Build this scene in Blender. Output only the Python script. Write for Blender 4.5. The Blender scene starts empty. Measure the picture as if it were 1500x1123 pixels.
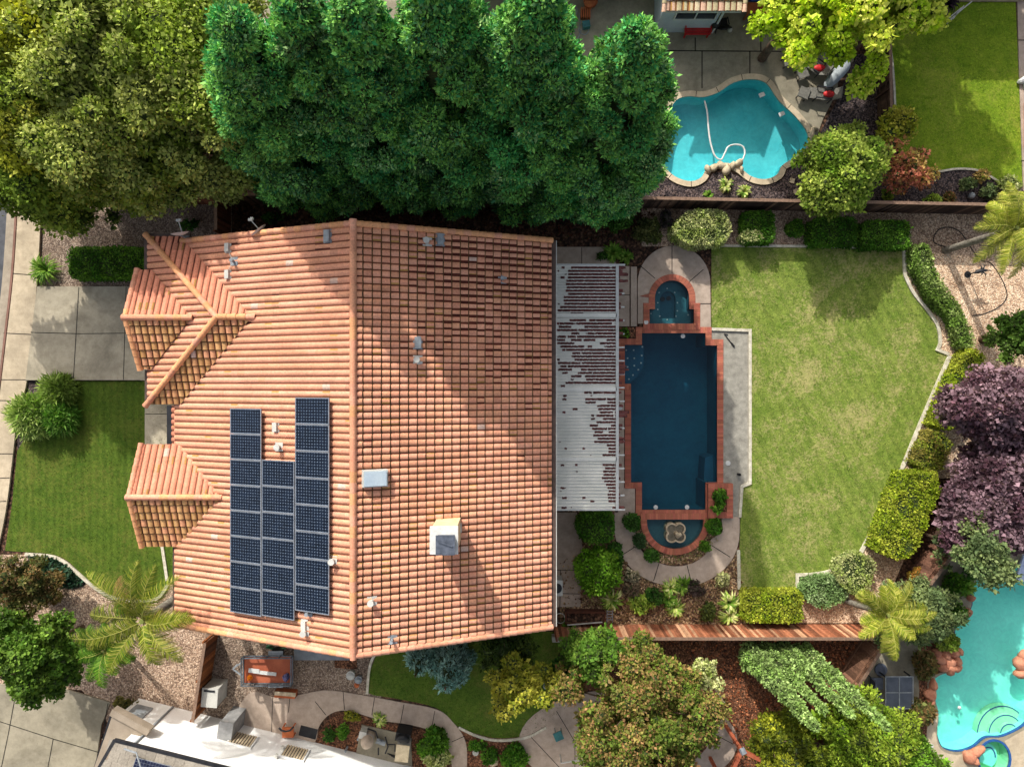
import bpy, bmesh, math, random
import numpy as np
from mathutils import Vector, Matrix
from mathutils.geometry import tessellate_polygon
random.seed(7); rng = np.random.default_rng(7)
C = bpy.context.scene.collection
H = 33.5; CX, CY = 750.0, 561.5; PX = 30.0          # drone height, photo centre, pixels per metre on the ground
def W(px, py, z=0.0):                                # real place of a point measured in the photo, at height z
    s = PX*H/(H-z); return Vector(((px-CX)/s, (CY-py)/s, z))
def G2(pts, z=0.0): return [tuple(W(x, y, z)[:2]) for x, y in pts]
def S(r, g, b, f=1.0):
    def l(c):
        c /= 255.0
        return (c/12.92 if c < .04045 else ((c+.055)/1.055)**2.4)*f
    return (l(r), l(g), l(b), 1.0)
# ---------------------------------------------------------------- materials
MATS = {}
def mat_base(name, rough=.8, spec=.3, metallic=0.0):
    m = bpy.data.materials.new(name); m.use_nodes = True
    nt = m.node_tree; b = nt.nodes['Principled BSDF']
    b.inputs['Roughness'].default_value = rough; b.inputs['Metallic'].default_value = metallic
    b.inputs['Specular IOR Level'].default_value = spec
    return m, nt, b
def N(nt, t, **k):
    n = nt.nodes.new(t)
    for a, v in k.items():
        if a.startswith('i_'): n.inputs[a[2:]].default_value = v
        else: setattr(n, a, v)
    return n
def ramp(nt, fac, stops, interp='LINEAR'):
    r = N(nt, 'ShaderNodeValToRGB'); r.color_ramp.interpolation = interp
    el = r.color_ramp.elements
    while len(el) < len(stops): el.new(.5)
    for e, (p, c) in zip(el, stops): e.position = p; e.color = c if len(c) == 4 else (*c, 1)
    nt.links.new(fac, r.inputs['Fac']); return r.outputs['Color']
def mix(nt, fac, a, b, bt='MIX'):
    n = N(nt, 'ShaderNodeMix', data_type='RGBA', blend_type=bt)
    for s, v in (('Factor', fac), ('A', a), ('B', b)):
        sock = [i for i in n.inputs if i.name == s and (i.type == ('VALUE' if s == 'Factor' else 'RGBA'))][0]
        if hasattr(v, 'is_output'): nt.links.new(v, sock)
        else: sock.default_value = v
    return [o for o in n.outputs if o.type == 'RGBA'][0]
def math_(nt, op, a, b=None, c=None):
    n = N(nt, 'ShaderNodeMath', operation=op)
    for i, v in enumerate((a, b, c)):
        if v is None: continue
        if hasattr(v, 'is_output'): nt.links.new(v, n.inputs[i])
        else: n.inputs[i].default_value = v
    return n.outputs[0]
def pos(nt): return N(nt, 'ShaderNodeNewGeometry').outputs['Position']
def noise(nt, scale, detail=4, rough=.6, vec=None, dist=0.0):
    n = N(nt, 'ShaderNodeTexNoise'); n.inputs['Scale'].default_value = scale
    n.inputs['Detail'].default_value = detail; n.inputs['Roughness'].default_value = rough
    n.inputs['Distortion'].default_value = dist
    nt.links.new(vec if vec is not None else pos(nt), n.inputs['Vector']); return n.outputs['Fac']
def voro(nt, scale, vec=None, out='Color', feature='F1'):
    n = N(nt, 'ShaderNodeTexVoronoi', feature=feature); n.inputs['Scale'].default_value = scale
    nt.links.new(vec if vec is not None else pos(nt), n.inputs['Vector']); return n.outputs[out]
def bump(nt, b, h, strength, dist=.02):
    n = N(nt, 'ShaderNodeBump'); n.inputs['Strength'].default_value = strength; n.inputs['Distance'].default_value = dist
    nt.links.new(h, n.inputs['Height']); nt.links.new(n.outputs['Normal'], b.inputs['Normal'])
def scalevec(nt, v, s):
    n = N(nt, 'ShaderNodeMapping'); nt.links.new(v, n.inputs['Vector']); n.inputs['Scale'].default_value = s[:3]
    if len(s) > 3: n.inputs['Rotation'].default_value = (0, 0, s[3])
    return n.outputs['Vector']
def plain(name, c, c2=None, scale=3.0, rough=.7, bs=.15, spec=.3, metallic=0.0, fine=40.0, lo=.35, hi=.65):
    if name in MATS: return MATS[name]
    m, nt, b = mat_base(name, rough, spec, metallic)
    c2 = c2 or tuple(v*.72 for v in c[:3])+(1,)
    f = noise(nt, scale, 6); g = noise(nt, fine, 3)
    col = ramp(nt, f, [(lo, c2), (hi, c)])
    col = mix(nt, .35, col, ramp(nt, g, [(.3, (.55,)*3), (.7, (1.3,)*3)]), 'MULTIPLY')
    nt.links.new(col, b.inputs['Base Color']); bump(nt, b, g, bs)
    MATS[name] = m; return m
def concrete(name, c, stain=.6, sc=.5):
    m, nt, b = mat_base(name, .85, .25)
    big = noise(nt, sc, 7, .65, dist=.6); mid = noise(nt, 3.5, 6, .7); fine = noise(nt, 60, 2)
    dark = tuple(v*stain for v in c[:3])+(1,)
    col = ramp(nt, big, [(.34, dark), (.6, c)])
    col = mix(nt, .55, col, ramp(nt, mid, [(.3, (.62, .6, .56)), (.62, (1.12,)*3)]), 'MULTIPLY')
    col = mix(nt, .5, col, ramp(nt, fine, [(.3, (.7,)*3), (.7, (1.25,)*3)]), 'MULTIPLY')
    sp = voro(nt, 2.2, out='Distance'); col = mix(nt, .5, col, ramp(nt, sp, [(.03, (.45, .4, .35)), (.07, (1,)*3)]), 'MULTIPLY')
    nt.links.new(col, b.inputs['Base Color']); bump(nt, b, fine, .15, .01); MATS[name] = m; return m
def gravel(name, cols, scale=13, patch=None, strength=.8):
    m, nt, b = mat_base(name, .9, .2)
    v = N(nt, 'ShaderNodeTexVoronoi'); v.inputs['Scale'].default_value = scale; nt.links.new(pos(nt), v.inputs['Vector'])
    sep = N(nt, 'ShaderNodeSeparateColor'); nt.links.new(v.outputs['Color'], sep.inputs[0])
    k = len(cols); col = ramp(nt, sep.outputs[0], [(i/k, c) for i, c in enumerate(cols)], 'CONSTANT')
    col = mix(nt, .8, col, ramp(nt, v.outputs['Distance'], [(.25, (1.1,)*3), (.8, (.5,)*3)]), 'MULTIPLY')
    big = noise(nt, .8, 6, .7, dist=.5)
    col = mix(nt, .8, col, ramp(nt, big, [(.32, (.55, .5, .48)), (.62, (1.15,)*3)]), 'MULTIPLY')
    if patch:
        f = ramp(nt, noise(nt, 1.6, 6, .75), [(.52, (0, 0, 0)), (.62, (1, 1, 1))])
        col = mix(nt, f, col, mix(nt, .6, patch, sep.outputs[1], 'MULTIPLY'))
    nt.links.new(col, b.inputs['Base Color']); inv = math_(nt, 'SUBTRACT', 1, v.outputs['Distance'])
    bump(nt, b, inv, strength, .04); MATS[name] = m; return m
def lawn(name, c1, c2, dry=None, dryamt=.6, stripe=None):
    m, nt, b = mat_base(name, .9, .15)
    f = noise(nt, 1.3, 8, .72); g = noise(nt, 26, 4, .7); h = noise(nt, 7, 5, .7)
    col = ramp(nt, f, [(.35, c1), (.65, c2)])
    col = mix(nt, .8, col, ramp(nt, g, [(.3, (.35, .4, .3)), (.5, (1,)*3), (.72, (1.7, 1.6, 1.35))]), 'MULTIPLY')
    col = mix(nt, .6, col, ramp(nt, h, [(.32, (.5, .58, .5)), (.68, (1.4, 1.32, 1.2))]), 'MULTIPLY')
    if stripe:
        v = scalevec(nt, pos(nt), (1, 1, 1, stripe[0])); w = N(nt, 'ShaderNodeTexWave', wave_type='BANDS', bands_direction='X')
        w.inputs['Scale'].default_value = stripe[1]; w.inputs['Distortion'].default_value = 1.2; w.inputs['Detail'].default_value = 3
        w.inputs['Detail Scale'].default_value = .6
        nt.links.new(v, w.inputs['Vector'])
        col = mix(nt, stripe[2], col, ramp(nt, w.outputs['Fac'], [(.1, (.75, .78, .7)), (.9, (1.2, 1.22, 1.1))]), 'MULTIPLY')
    if dry:
        d1 = noise(nt, .38, 7, .75, dist=.8); d2 = noise(nt, 9, 4, .8)
        s = math_(nt, 'ADD', d1, math_(nt, 'MULTIPLY', math_(nt, 'SUBTRACT', d2, .5), .8))
        fac = ramp(nt, s, [(.5, (0, 0, 0)), (.68, (dryamt,)*3)])
        col = mix(nt, fac, col, dry)
    nt.links.new(col, b.inputs['Base Color']); bump(nt, b, g, .5, .05); MATS[name] = m; return m
def foliage_mat(name, trans=.35, rough=.6, tint=(1.15, 1.2, .7)):
    m, nt, b = mat_base(name, rough, .15)
    a = N(nt, 'ShaderNodeAttribute', attribute_name='Col')
    nt.links.new(a.outputs['Color'], b.inputs['Base Color'])
    t = N(nt, 'ShaderNodeBsdfTranslucent'); tc = mix(nt, 1.0, a.outputs['Color'], (*tint, 1), 'MULTIPLY')
    nt.links.new(tc, t.inputs['Color'])
    ms = N(nt, 'ShaderNodeMixShader'); ms.inputs[0].default_value = trans
    nt.links.new(b.outputs[0], ms.inputs[1]); nt.links.new(t.outputs[0], ms.inputs[2])
    nt.links.new(ms.outputs[0], nt.nodes['Material Output'].inputs['Surface']); MATS[name] = m; return m
def attr_mat(name, rough=.8, spec=.25, ns=25.0, lo=.7, hi=1.25, bs=.2):
    m, nt, b = mat_base(name, rough, spec)
    a = N(nt, 'ShaderNodeAttribute', attribute_name='Col'); g = noise(nt, ns, 5, .7)
    col = mix(nt, 1.0, a.outputs['Color'], ramp(nt, g, [(.3, (lo,)*3), (.7, (hi,)*3)]), 'MULTIPLY')
    if name == 'clay_tile':                             # weathering: broad grime, small lichen spots
        col = mix(nt, .7, col, ramp(nt, noise(nt, .55, 7, .7, dist=.8), [(.3, (.72, .68, .64)), (.6, (1.08, 1.06, 1.04))]), 'MULTIPLY')
        col = mix(nt, ramp(nt, noise(nt, 5.5, 6, .75), [(.64, (0,)*3), (.72, (.5,)*3)]), col, S(120, 104, 70))
    nt.links.new(col, b.inputs['Base Color'])
    bump(nt, b, g, bs); MATS[name] = m; return m
def water(name, tint, ripple=4.0, st=.12, rough=.03):
    m, nt, b = mat_base(name); nt.nodes.remove(b)
    t = N(nt, 'ShaderNodeBsdfTransparent'); t.inputs['Color'].default_value = tint
    g = N(nt, 'ShaderNodeBsdfGlossy'); g.inputs['Roughness'].default_value = rough; g.inputs['Color'].default_value = (.85, .9, .95, 1)
    n1 = noise(nt, ripple, 5, .65, dist=1.2); bp = N(nt, 'ShaderNodeBump'); bp.inputs['Strength'].default_value = st; bp.inputs['Distance'].default_value = .04
    nt.links.new(n1, bp.inputs['Height']); nt.links.new(bp.outputs[0], g.inputs['Normal'])
    fr = N(nt, 'ShaderNodeFresnel'); fr.inputs['IOR'].default_value = 1.33
    bf = N(nt, 'ShaderNodeNewGeometry').outputs['Backfacing']; fac = math_(nt, 'MAXIMUM', math_(nt, 'MULTIPLY', fr.outputs[0], math_(nt, 'SUBTRACT', 1, bf)), .02)
    ms = N(nt, 'ShaderNodeMixShader'); nt.links.new(fac, ms.inputs[0]); nt.links.new(t.outputs[0], ms.inputs[1]); nt.links.new(g.outputs[0], ms.inputs[2])
    nt.links.new(ms.outputs[0], nt.nodes['Material Output'].inputs['Surface']); MATS[name] = m; return m
def plaster(name, c, c2, caus=.5):                      # pool shell; mottling paints the light net of ripples into its colour
    m, nt, b = mat_base(name, .7, .2)
    w = noise(nt, .9, 4); col = ramp(nt, w, [(.3, c2), (.7, c)])
    col = mix(nt, caus, col, ramp(nt, noise(nt, 2.6, 7, .75, dist=1.5), [(.35, (.72, .75, .78)), (.65, (1.25, 1.22, 1.2))]), 'MULTIPLY')
    nt.links.new(col, b.inputs['Base Color']); MATS[name] = m; return m
# ---------------------------------------------------------------- object helpers
ORG = {}
def tag(o, label=None, cat=None, group=None, kind=None):
    if label: o['label'] = label
    if cat: o['category'] = cat
    if group: o['group'] = group
    if kind: o['kind'] = kind
    return o
def empty(name, loc, label, cat, group=None):
    o = bpy.data.objects.new(name, None); o.empty_display_size = .3; o.location = loc; C.objects.link(o)
    ORG[o.name] = Vector(loc); return tag(o, label, cat, group)
def link(name, me, mats, parent=None, **k):
    o = bpy.data.objects.new(name, me); C.objects.link(o)
    for m in (mats if isinstance(mats, (list, tuple)) else [mats]): me.materials.append(m)
    n = len(me.vertices); co = np.empty(n*3, np.float32); me.vertices.foreach_get('co', co); co = co.reshape(-1, 3)
    if parent is not None:
        o.parent = parent; org = ORG[parent.name]
    elif k.get('kind') == 'structure': org = Vector((0, 0, 0))
    else:
        mn, mx = co.min(0), co.max(0); org = Vector(((mn[0]+mx[0])/2, (mn[1]+mx[1])/2, mn[2])); o.location = org
    co -= np.array(org, np.float32); me.vertices.foreach_set('co', co.ravel()); me.update()
    ORG[o.name] = Vector(org); tag(o, k.get('label'), k.get('cat'), k.get('group'), k.get('kind')); return o
class B:
    """collects boxes, prisms and tubes into one mesh, with an optional colour and material index per face"""
    def __init__(s): s.v = []; s.f = []; s.c = []; s.m = []; s.sm = []; s.col = (1, 1, 1, 1); s.mi = 0; s.smooth = False
    def add(s, vs, fs):
        o = len(s.v); s.v += [tuple(v) for v in vs]
        for f in fs: s.f.append(tuple(i+o for i in f)); s.c.append(s.col); s.m.append(s.mi); s.sm.append(s.smooth)
    def box(s, c, d, rz=0.0, M=None):
        hx, hy, hz = d[0]/2, d[1]/2, d[2]/2
        vs = [Vector((x, y, z)) for z in (-hz, hz) for x, y in ((-hx, -hy), (hx, -hy), (hx, hy), (-hx, hy))]
        R = M if M is not None else Matrix.Rotation(rz, 3, 'Z'); c = Vector(c)
        s.add([R @ v + c for v in vs], [(0, 3, 2, 1), (4, 5, 6, 7), (0, 1, 5, 4), (1, 2, 6, 5), (2, 3, 7, 6), (3, 0, 4, 7)])
    def bar(s, p, q, w, h):
        p, q = Vector(p), Vector(q); d = q-p; L = d.length; x = d.normalized(); up = Vector((0, 0, 1))
        if abs(x.z) > .95: up = Vector((0, 1, 0))
        y = up.cross(x).normalized(); z = x.cross(y); s.box((p+q)/2, (L, w, h), M=Matrix((x, y, z)).transposed())
    def tube(s, pts, r, seg=8, cap=True):
        pts = [Vector(p) for p in pts]; n = len(pts); r = r if isinstance(r, (list, tuple)) else [r]*n; vs = []
        for i, p in enumerate(pts):
            d = (pts[min(i+1, n-1)]-pts[max(i-1, 0)]).normalized(); a = Vector((0, 0, 1)) if abs(d.z) < .9 else Vector((1, 0, 0))
            u = d.cross(a).normalized(); w = d.cross(u)
            vs += [p+(u*math.cos(t)+w*math.sin(t))*r[i] for t in [2*math.pi*k/seg for k in range(seg)]]
        fs = [(i*seg+k, i*seg+(k+1) % seg, (i+1)*seg+(k+1) % seg, (i+1)*seg+k) for i in range(n-1) for k in range(seg)]
        sm = s.smooth; s.smooth = True; s.add(vs, fs)
        if cap: s.smooth = False; s.add(vs[:seg], [tuple(range(seg))]); s.add(vs[-seg:], [tuple(range(seg))[::-1]])
        s.smooth = sm
    def cyl(s, c, r, z0, z1, seg=16, r2=None): s.tube([(c[0], c[1], z0), (c[0], c[1], z1)], [r, r if r2 is None else r2], seg)
    def ball(s, c, r, seg=10, rings=6):
        r = r if isinstance(r, (tuple, list)) else (r,)*3; vs = []; fs = []
        for i in range(rings+1):
            a = math.pi*i/rings
            for k in range(seg):
                t = 2*math.pi*k/seg; vs.append((c[0]+r[0]*math.sin(a)*math.cos(t), c[1]+r[1]*math.sin(a)*math.sin(t), c[2]+r[2]*math.cos(a)))
        for i in range(rings):
            for k in range(seg): fs.append((i*seg+k, (i+1)*seg+k, (i+1)*seg+(k+1) % seg, i*seg+(k+1) % seg))
        sm = s.smooth; s.smooth = True; s.add(vs, fs); s.smooth = sm
    def rock(s, c, r, seed):
        R = random.Random(seed); r = r if isinstance(r, (tuple, list)) else (r,)*3; bm = bmesh.new(); bmesh.ops.create_icosphere(bm, subdivisions=2, radius=1)
        rot = Matrix.Rotation(R.random()*6, 3, 'Z'); k = [R.uniform(.75, 1.15) for _ in range(6)]
        vs = []
        for v in bm.verts:
            d = 1+.14*math.sin(v.co.x*3+k[0]*9)+.12*math.sin(v.co.y*4+k[1]*9)+.06*R.uniform(-1, 1)
            p = rot @ Vector((v.co.x*r[0]*d*k[2], v.co.y*r[1]*d*k[3], v.co.z*r[2]*d)); vs.append(p+Vector(c))
        s.add(vs, [tuple(v.index for v in f.verts) for f in bm.faces]); bm.free()
    def prism(s, loops, z0, z1, walls=True):
        loops = [list(l) for l in loops]; flat = [p for l in loops for p in l]
        tris = tessellate_polygon([[Vector((p[0], p[1], 0)) for p in l] for l in loops]); vs = [(p[0], p[1], z1) for p in flat]; fs = []
        for a, b, c in tris:
            A, Bq, Cq = flat[a], flat[b], flat[c]
            cr = (Bq[0]-A[0])*(Cq[1]-A[1])-(Bq[1]-A[1])*(Cq[0]-A[0]); fs.append((a, b, c) if cr > 0 else (a, c, b))
        s.add(vs, fs)
        if walls:
            for l in loops:
                n = len(l); s.add([(p[0], p[1], z0) for p in l]+[(p[0], p[1], z1) for p in l], [(i, (i+1) % n, n+(i+1) % n, n+i) for i in range(n)])
    def strip(s, pts, w, z0, z1, closed=False):
        a, b = offset_line(pts, w/2, closed), offset_line(pts, -w/2, closed); n = len(pts)
        for i in range(n if closed else n-1):
            j = (i+1) % n; q = [a[i], a[j], b[j], b[i]]
            s.add([(x, y, z0) for x, y in q]+[(x, y, z1) for x, y in q], [(7, 6, 5, 4), (4, 5, 6, 7), (0, 1, 5, 4), (2, 3, 7, 6)][1:]+([(1, 2, 6, 5), (3, 0, 4, 7)] if not closed else []))
    def done(s, name, mats, parent=None, **k):
        me = bpy.data.meshes.new(name); me.from_pydata(s.v, [], s.f)
        me.polygons.foreach_set('material_index', s.m); me.polygons.foreach_set('use_smooth', s.sm)
        if any(c != (1, 1, 1, 1) for c in s.c):
            at = me.attributes.new('Col', 'FLOAT_COLOR', 'FACE'); at.data.foreach_set('color', np.array(s.c, np.float32).ravel())
        return link(name, me, mats, parent, **k)
def offset_line(pts, d, closed=False):
    n = len(pts); out = []
    for i in range(n):
        p = Vector(pts[i][:2]); a = Vector(pts[i-1][:2]) if (i > 0 or closed) else None; b = Vector(pts[(i+1) % n][:2]) if (i < n-1 or closed) else None
        d1 = (p-a).normalized() if a is not None else None; d2 = (b-p).normalized() if b is not None else None
        d1 = d1 or d2; d2 = d2 or d1
        n1 = Vector((-d1.y, d1.x)); n2 = Vector((-d2.y, d2.x)); m = (n1+n2)
        if m.length < 1e-4: m = n1
        m.normalize(); k = max(.4, m.dot(n1)); out.append(tuple(p+m*d/k))
    return out
def area(l): return sum(l[i-1][0]*l[i][1]-l[i][0]*l[i-1][1] for i in range(len(l)))/2
def outset(l, d):                                     # closed loop grown outwards by d
    return offset_line(l, -d if area(l) > 0 else d, True)
def smooth(pts, closed=False, k=6):
    n = len(pts); out = []
    for i in range(n if closed else n-1):
        P = [pts[(i+j) % n] if closed else pts[min(max(i+j, 0), n-1)] for j in (-1, 0, 1, 2)]
        for s in range(k):
            t = s/k; out.append(tuple(.5*((2*P[1][a])+(-P[0][a]+P[2][a])*t+(2*P[0][a]-5*P[1][a]+4*P[2][a]-P[3][a])*t*t+(-P[0][a]+3*P[1][a]-3*P[2][a]+P[3][a])*t**3) for a in (0, 1)))
    if not closed: out.append(tuple(pts[-1][:2]))
    return out
def sheet(name, loops, z, m, parent=None, thick=0.0, **k):
    b = B(); b.prism(loops, z-thick, z, thick > 0)
    if parent is None: k.setdefault('kind', 'structure')
    return b.done(name, m, parent, **k)
def inside(P, poly):
    x, y = P[:, 0], P[:, 1]; r = np.zeros(len(P), bool); n = len(poly)
    for i in range(n):
        x1, y1 = poly[i-1]; x2, y2 = poly[i]
        if y1 == y2: continue
        c = ((y1 > y) != (y2 > y)) & (x < (x2-x1)*(y-y1)/(y2-y1)+x1); r ^= c
    return r
def rand_in(poly, n, g=None):
    g = g or rng
    a = np.array(poly); mn, mx = a.min(0), a.max(0); out = np.zeros((0, 2)); 
    while len(out) < n:
        p = g.uniform(mn, mx, (n*2, 2)); out = np.vstack([out, p[inside(p, poly)]])
    return out[:n]
# ---------------------------------------------------------------- foliage
def nrm(a): return a/np.maximum(np.linalg.norm(a, axis=1, keepdims=True), 1e-6)
def leaf_arrays(P, D, L, wid, jit=.7, droop=0.0, upn=.5, g=None):
    g = g or rng; n = len(P)
    a = nrm(D*.6+g.normal(0, jit, (n, 3))+np.array([0, 0, -droop])); Nn = nrm(D+np.array([0, 0, upn])+g.normal(0, .55, (n, 3)))
    b = nrm(np.cross(a, Nn)); Ls = (L*np.clip(np.exp(g.normal(-.05, .35, n)), .4, 2.1))[:, None]; ws = Ls*wid
    v = np.stack([P, P+a*Ls*.45+b*ws, P+a*Ls, P+a*Ls*.45-b*ws], 1)
    return v.reshape(-1, 3)
def quads_obj(name, V, col, extra, mats, parent=None, smooth_extra=True, **k):
    """V: 4n x 3 leaf quads, col: n x 4; extra: a B() with the solid pieces (stems, inner twigs)"""
    n = len(V)//4; ev = np.array(extra.v, np.float32).reshape(-1, 3) if extra and extra.v else np.zeros((0, 3)); ef = extra.f if extra else []
    me = bpy.data.meshes.new(name); nv = len(V)+len(ev); me.vertices.add(nv); me.vertices.foreach_set('co', np.vstack([V, ev]).astype(np.float32).ravel())
    sizes = np.array([4]*n+[len(f) for f in ef], np.int32); idx = np.concatenate([np.arange(4*n)]+[np.array(f)+4*n for f in ef]).astype(np.int32) if len(ef) else np.arange(4*n, dtype=np.int32)
    me.loops.add(len(idx)); me.loops.foreach_set('vertex_index', idx); me.polygons.add(len(sizes))
    me.polygons.foreach_set('loop_start', np.concatenate([[0], np.cumsum(sizes)[:-1]]).astype(np.int32))
    try: me.polygons.foreach_set('loop_total', sizes)
    except Exception: pass
    mi = np.array([0]*n+[m+1 for m in (extra.m if extra else [])], np.int32); me.polygons.foreach_set('material_index', mi)
    at = me.attributes.new('Col', 'FLOAT_COLOR', 'FACE'); cc = np.vstack([col, np.array([[.03, .05, .02, 1]]*len(ef)).reshape(-1, 4)]) if len(ef) else col
    at.data.foreach_set('color', cc.astype(np.float32).ravel()); me.update(calc_edges=True)
    return link(name, me, mats, parent, **k)
def clump_points(cl, dens, shell=.22, up=.0, g=None):
    g = g or rng; out = []; dd = []; ids = []
    c = cl[:, :3]; r = cl[:, 3:6]
    for i in range(len(cl)):
        ar = 4*math.pi*((r[i, 0]*r[i, 1])**1.6/3+(r[i, 0]*r[i, 2])**1.6/3+(r[i, 1]*r[i, 2])**1.6/3)**(1/1.6); n = max(4, int(ar*dens))
        d = nrm(g.normal(0, 1, (n, 3))+np.array([0, 0, up])); t = 1-shell*g.random(n)**1.3
        out.append(c[i]+d*r[i]*t[:, None]*(1+.12*g.normal(0, 1, (n, 1)))); dd.append(d); ids += [i]*n
    P = np.vstack(out); D = np.vstack(dd); ids = np.array(ids); keep = np.ones(len(P), bool)
    for i in range(len(cl)):
        q = (((P-c[i])/r[i])**2).sum(1) < .42; q &= ids != i; keep &= ~q
    return P[keep], D[keep], ids[keep]
def leaf_cols(ids, nclump, cols, g=None, cv=.18, lv=.25, P=None):
    g = g or rng; cols = np.array([c[:3] for c in cols]); k = len(cols)
    t = np.clip(g.random(nclump)[ids]*.6+g.random(len(ids))*.4, 0, .9999)*(k-1); i = t.astype(int); f = (t-i)[:, None]
    base = cols[i]*(1-f)+cols[np.minimum(i+1, k-1)]*f
    base = base*(1+cv*g.normal(0, 1, nclump)[ids])[:, None]*(1+lv*g.normal(0, 1, len(ids)))[:, None]
    return np.hstack([np.clip(base, .004, .8), np.ones((len(ids), 1))])
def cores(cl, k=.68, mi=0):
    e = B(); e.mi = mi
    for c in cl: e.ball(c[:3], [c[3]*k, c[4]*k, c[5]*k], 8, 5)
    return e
SUN, SKY = 4.85, .205
# ================================================================ materials of this place
M_asph = plain('asphalt', S(120, 122, 128, .55), S(95, 98, 105, .5), 2, .9, .3)
M_conc = concrete('driveway_concrete', S(180, 170, 148))
M_walk = concrete('sidewalk_concrete', S(192, 176, 150), .72)
M_curbc = concrete('curb_concrete', S(168, 156, 138, .9), .7); M_curbr = concrete('stained_curb', S(150, 112, 98, .8), .7)
M_patio = concrete('patio_concrete', S(180, 162, 146, 1.0), .76)
M_patio2 = concrete('aged_patio_concrete', S(156, 148, 128, .92), .64)
M_edge = plain('pale_edging', S(215, 208, 190, .95), S(180, 172, 150, .9), 5, .8, .1)
M_joint = plain('joint', S(45, 42, 38, .6), S(30, 28, 24, .6), 8, .9)
M_soil = gravel('soil', [S(92, 66, 50), S(70, 50, 40), S(110, 82, 64), S(50, 38, 30)], 9)
M_pebble = gravel('tan_gravel', [S(196, 170, 146), S(168, 142, 120), S(214, 190, 166), S(134, 112, 96), S(184, 156, 132)], 17)
M_pebble_g = gravel('brown_gravel', [S(160, 142, 124), S(130, 112, 98), S(178, 160, 142), S(112, 96, 84), S(146, 126, 108)], 19)
M_warm = gravel('apricot_gravel', [S(236, 204, 170), S(214, 180, 148), S(244, 220, 190), S(180, 148, 122)], 18)
M_bark = gravel('red_bark', [S(146, 98, 72, .75), S(114, 76, 56, .75), S(176, 124, 92, .75), S(80, 56, 42, .75), S(132, 92, 66, .75)], 15)
M_darkbark = gravel('dark_bark', [S(84, 74, 74), S(60, 52, 54), S(112, 98, 96), S(44, 40, 42), S(96, 82, 76)], 15)
M_greygr = plain('grey_gravel', S(158, 154, 142), S(128, 124, 114), 3, .95, .4, fine=30)
M_leafmulch = gravel('leaf_mulch', [S(150, 120, 90), S(110, 80, 62), S(190, 160, 125), S(84, 66, 56), S(128, 108, 74)], 14)
M_lawnF = lawn('front_lawn_grass', S(70, 98, 30, .8), S(94, 114, 42, .8), S(130, 120, 60), .3, (0, .9, .45))
M_lawnB = lawn('back_lawn_grass', S(98, 122, 46, .9), S(130, 144, 70, .9), S(180, 164, 116), .6, (math.radians(-28), .6, .4))
M_lawnN = lawn('neighbour_lawn_grass', S(100, 132, 26, .85), S(132, 154, 42, .85), S(160, 158, 70), .4)
M_lawnS = lawn('side_lawn_grass', S(66, 92, 28, 1.0), S(86, 108, 38, 1.0), S(120, 104, 60), .4)
M_tile = attr_mat('clay_tile', .8, .25, 14, .72, 1.2, .25)
M_tile2 = attr_mat('brick_paint', .85, .2, 30, .7, 1.2, .3)
M_stucco = plain('stucco', S(205, 190, 165, .9), S(190, 172, 148, .9), 1, .9)
M_white = plain('white_metal', S(226, 226, 222, .85), S(205, 206, 200, .85), 4, .45, .05)
M_roofw = plain('white_roof_coating', S(226, 222, 210, .85), S(206, 202, 188, .85), .7, .7, .1)
M_beige = plain('beige_roof', S(170, 156, 138, .8), S(150, 136, 118, .8), 1.5, .9, .2)
M_dark = plain('dark_metal', S(45, 46, 50), S(30, 31, 34), 4, .5)
M_black = plain('black_plastic', S(28, 28, 30), S(18, 18, 20), 4, .5)
M_grey = plain('grey_metal', S(150, 156, 160), S(120, 126, 130), 4, .5)
M_lgrey = plain('light_grey_plastic', S(205, 204, 196, .9), S(185, 184, 176, .9), 3, .6)
M_glass = plain('window_glass', S(50, 56, 66), S(36, 40, 50), 1, .08, 0, .6)
M_red = plain('red_paint', S(200, 40, 42), S(165, 30, 32), 3, .5)
M_orange = plain('orange_rubber', S(235, 140, 30), S(215, 110, 20), 5, .6)
M_terra = plain('terracotta', S(190, 105, 62), S(160, 84, 50), 4, .8)
M_teal = plain('teal_paint', S(60, 120, 120), S(44, 96, 98), 4, .5)
M_green_p = plain('green_plastic', S(60, 120, 80), S(44, 96, 60), 4, .5)
M_blue = plain('blue_plastic', S(70, 110, 190), S(50, 84, 160), 4, .5)
M_woodr = plain('red_brown_plywood', S(176, 98, 68), S(150, 78, 54), 1.2, .8)
M_fab = plain('grey_sling_fabric', S(120, 118, 110), S(98, 96, 90), 8, .85)
M_stone = plain('pale_stone', S(205, 188, 158, .9), S(160, 142, 116, .9), 4, .85, .4)
M_rockr = plain('pink_sandstone', S(214, 150, 118, .9), S(168, 108, 84, .9), 2.5, .85, .5)
M_bark_t = plain('tree_bark', S(112, 92, 74), S(72, 56, 44), 3, .95, .8)
M_palmt = plain('palm_bark', S(140, 134, 122), S(96, 90, 80), 6, .9, .6)
M_leaf = foliage_mat('leaf', .35)
M_conif = foliage_mat('conifer_leaf', .25, .7, (1.05, 1.1, .8))
M_blade = foliage_mat('blade', .4, .6, (1.1, 1.15, .6))
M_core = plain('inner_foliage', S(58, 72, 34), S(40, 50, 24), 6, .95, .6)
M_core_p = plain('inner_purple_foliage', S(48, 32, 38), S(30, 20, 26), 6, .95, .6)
M_fence = attr_mat('fence_board', .9, .15, 9, .6, 1.25, .3)
M_pooldark = plaster('dark_pool_plaster', S(24, 88, 106), S(16, 72, 92), .5)
M_poolteal = plaster('teal_pool_plaster', S(100, 196, 198), S(78, 178, 184), .5)
M_poolaqua = plaster('aqua_pool_plaster', S(130, 226, 208), S(114, 216, 198), .4)
M_wdark = water('dark_pool_water', (.72, .88, .92, 1), 2.6, .35)
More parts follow.
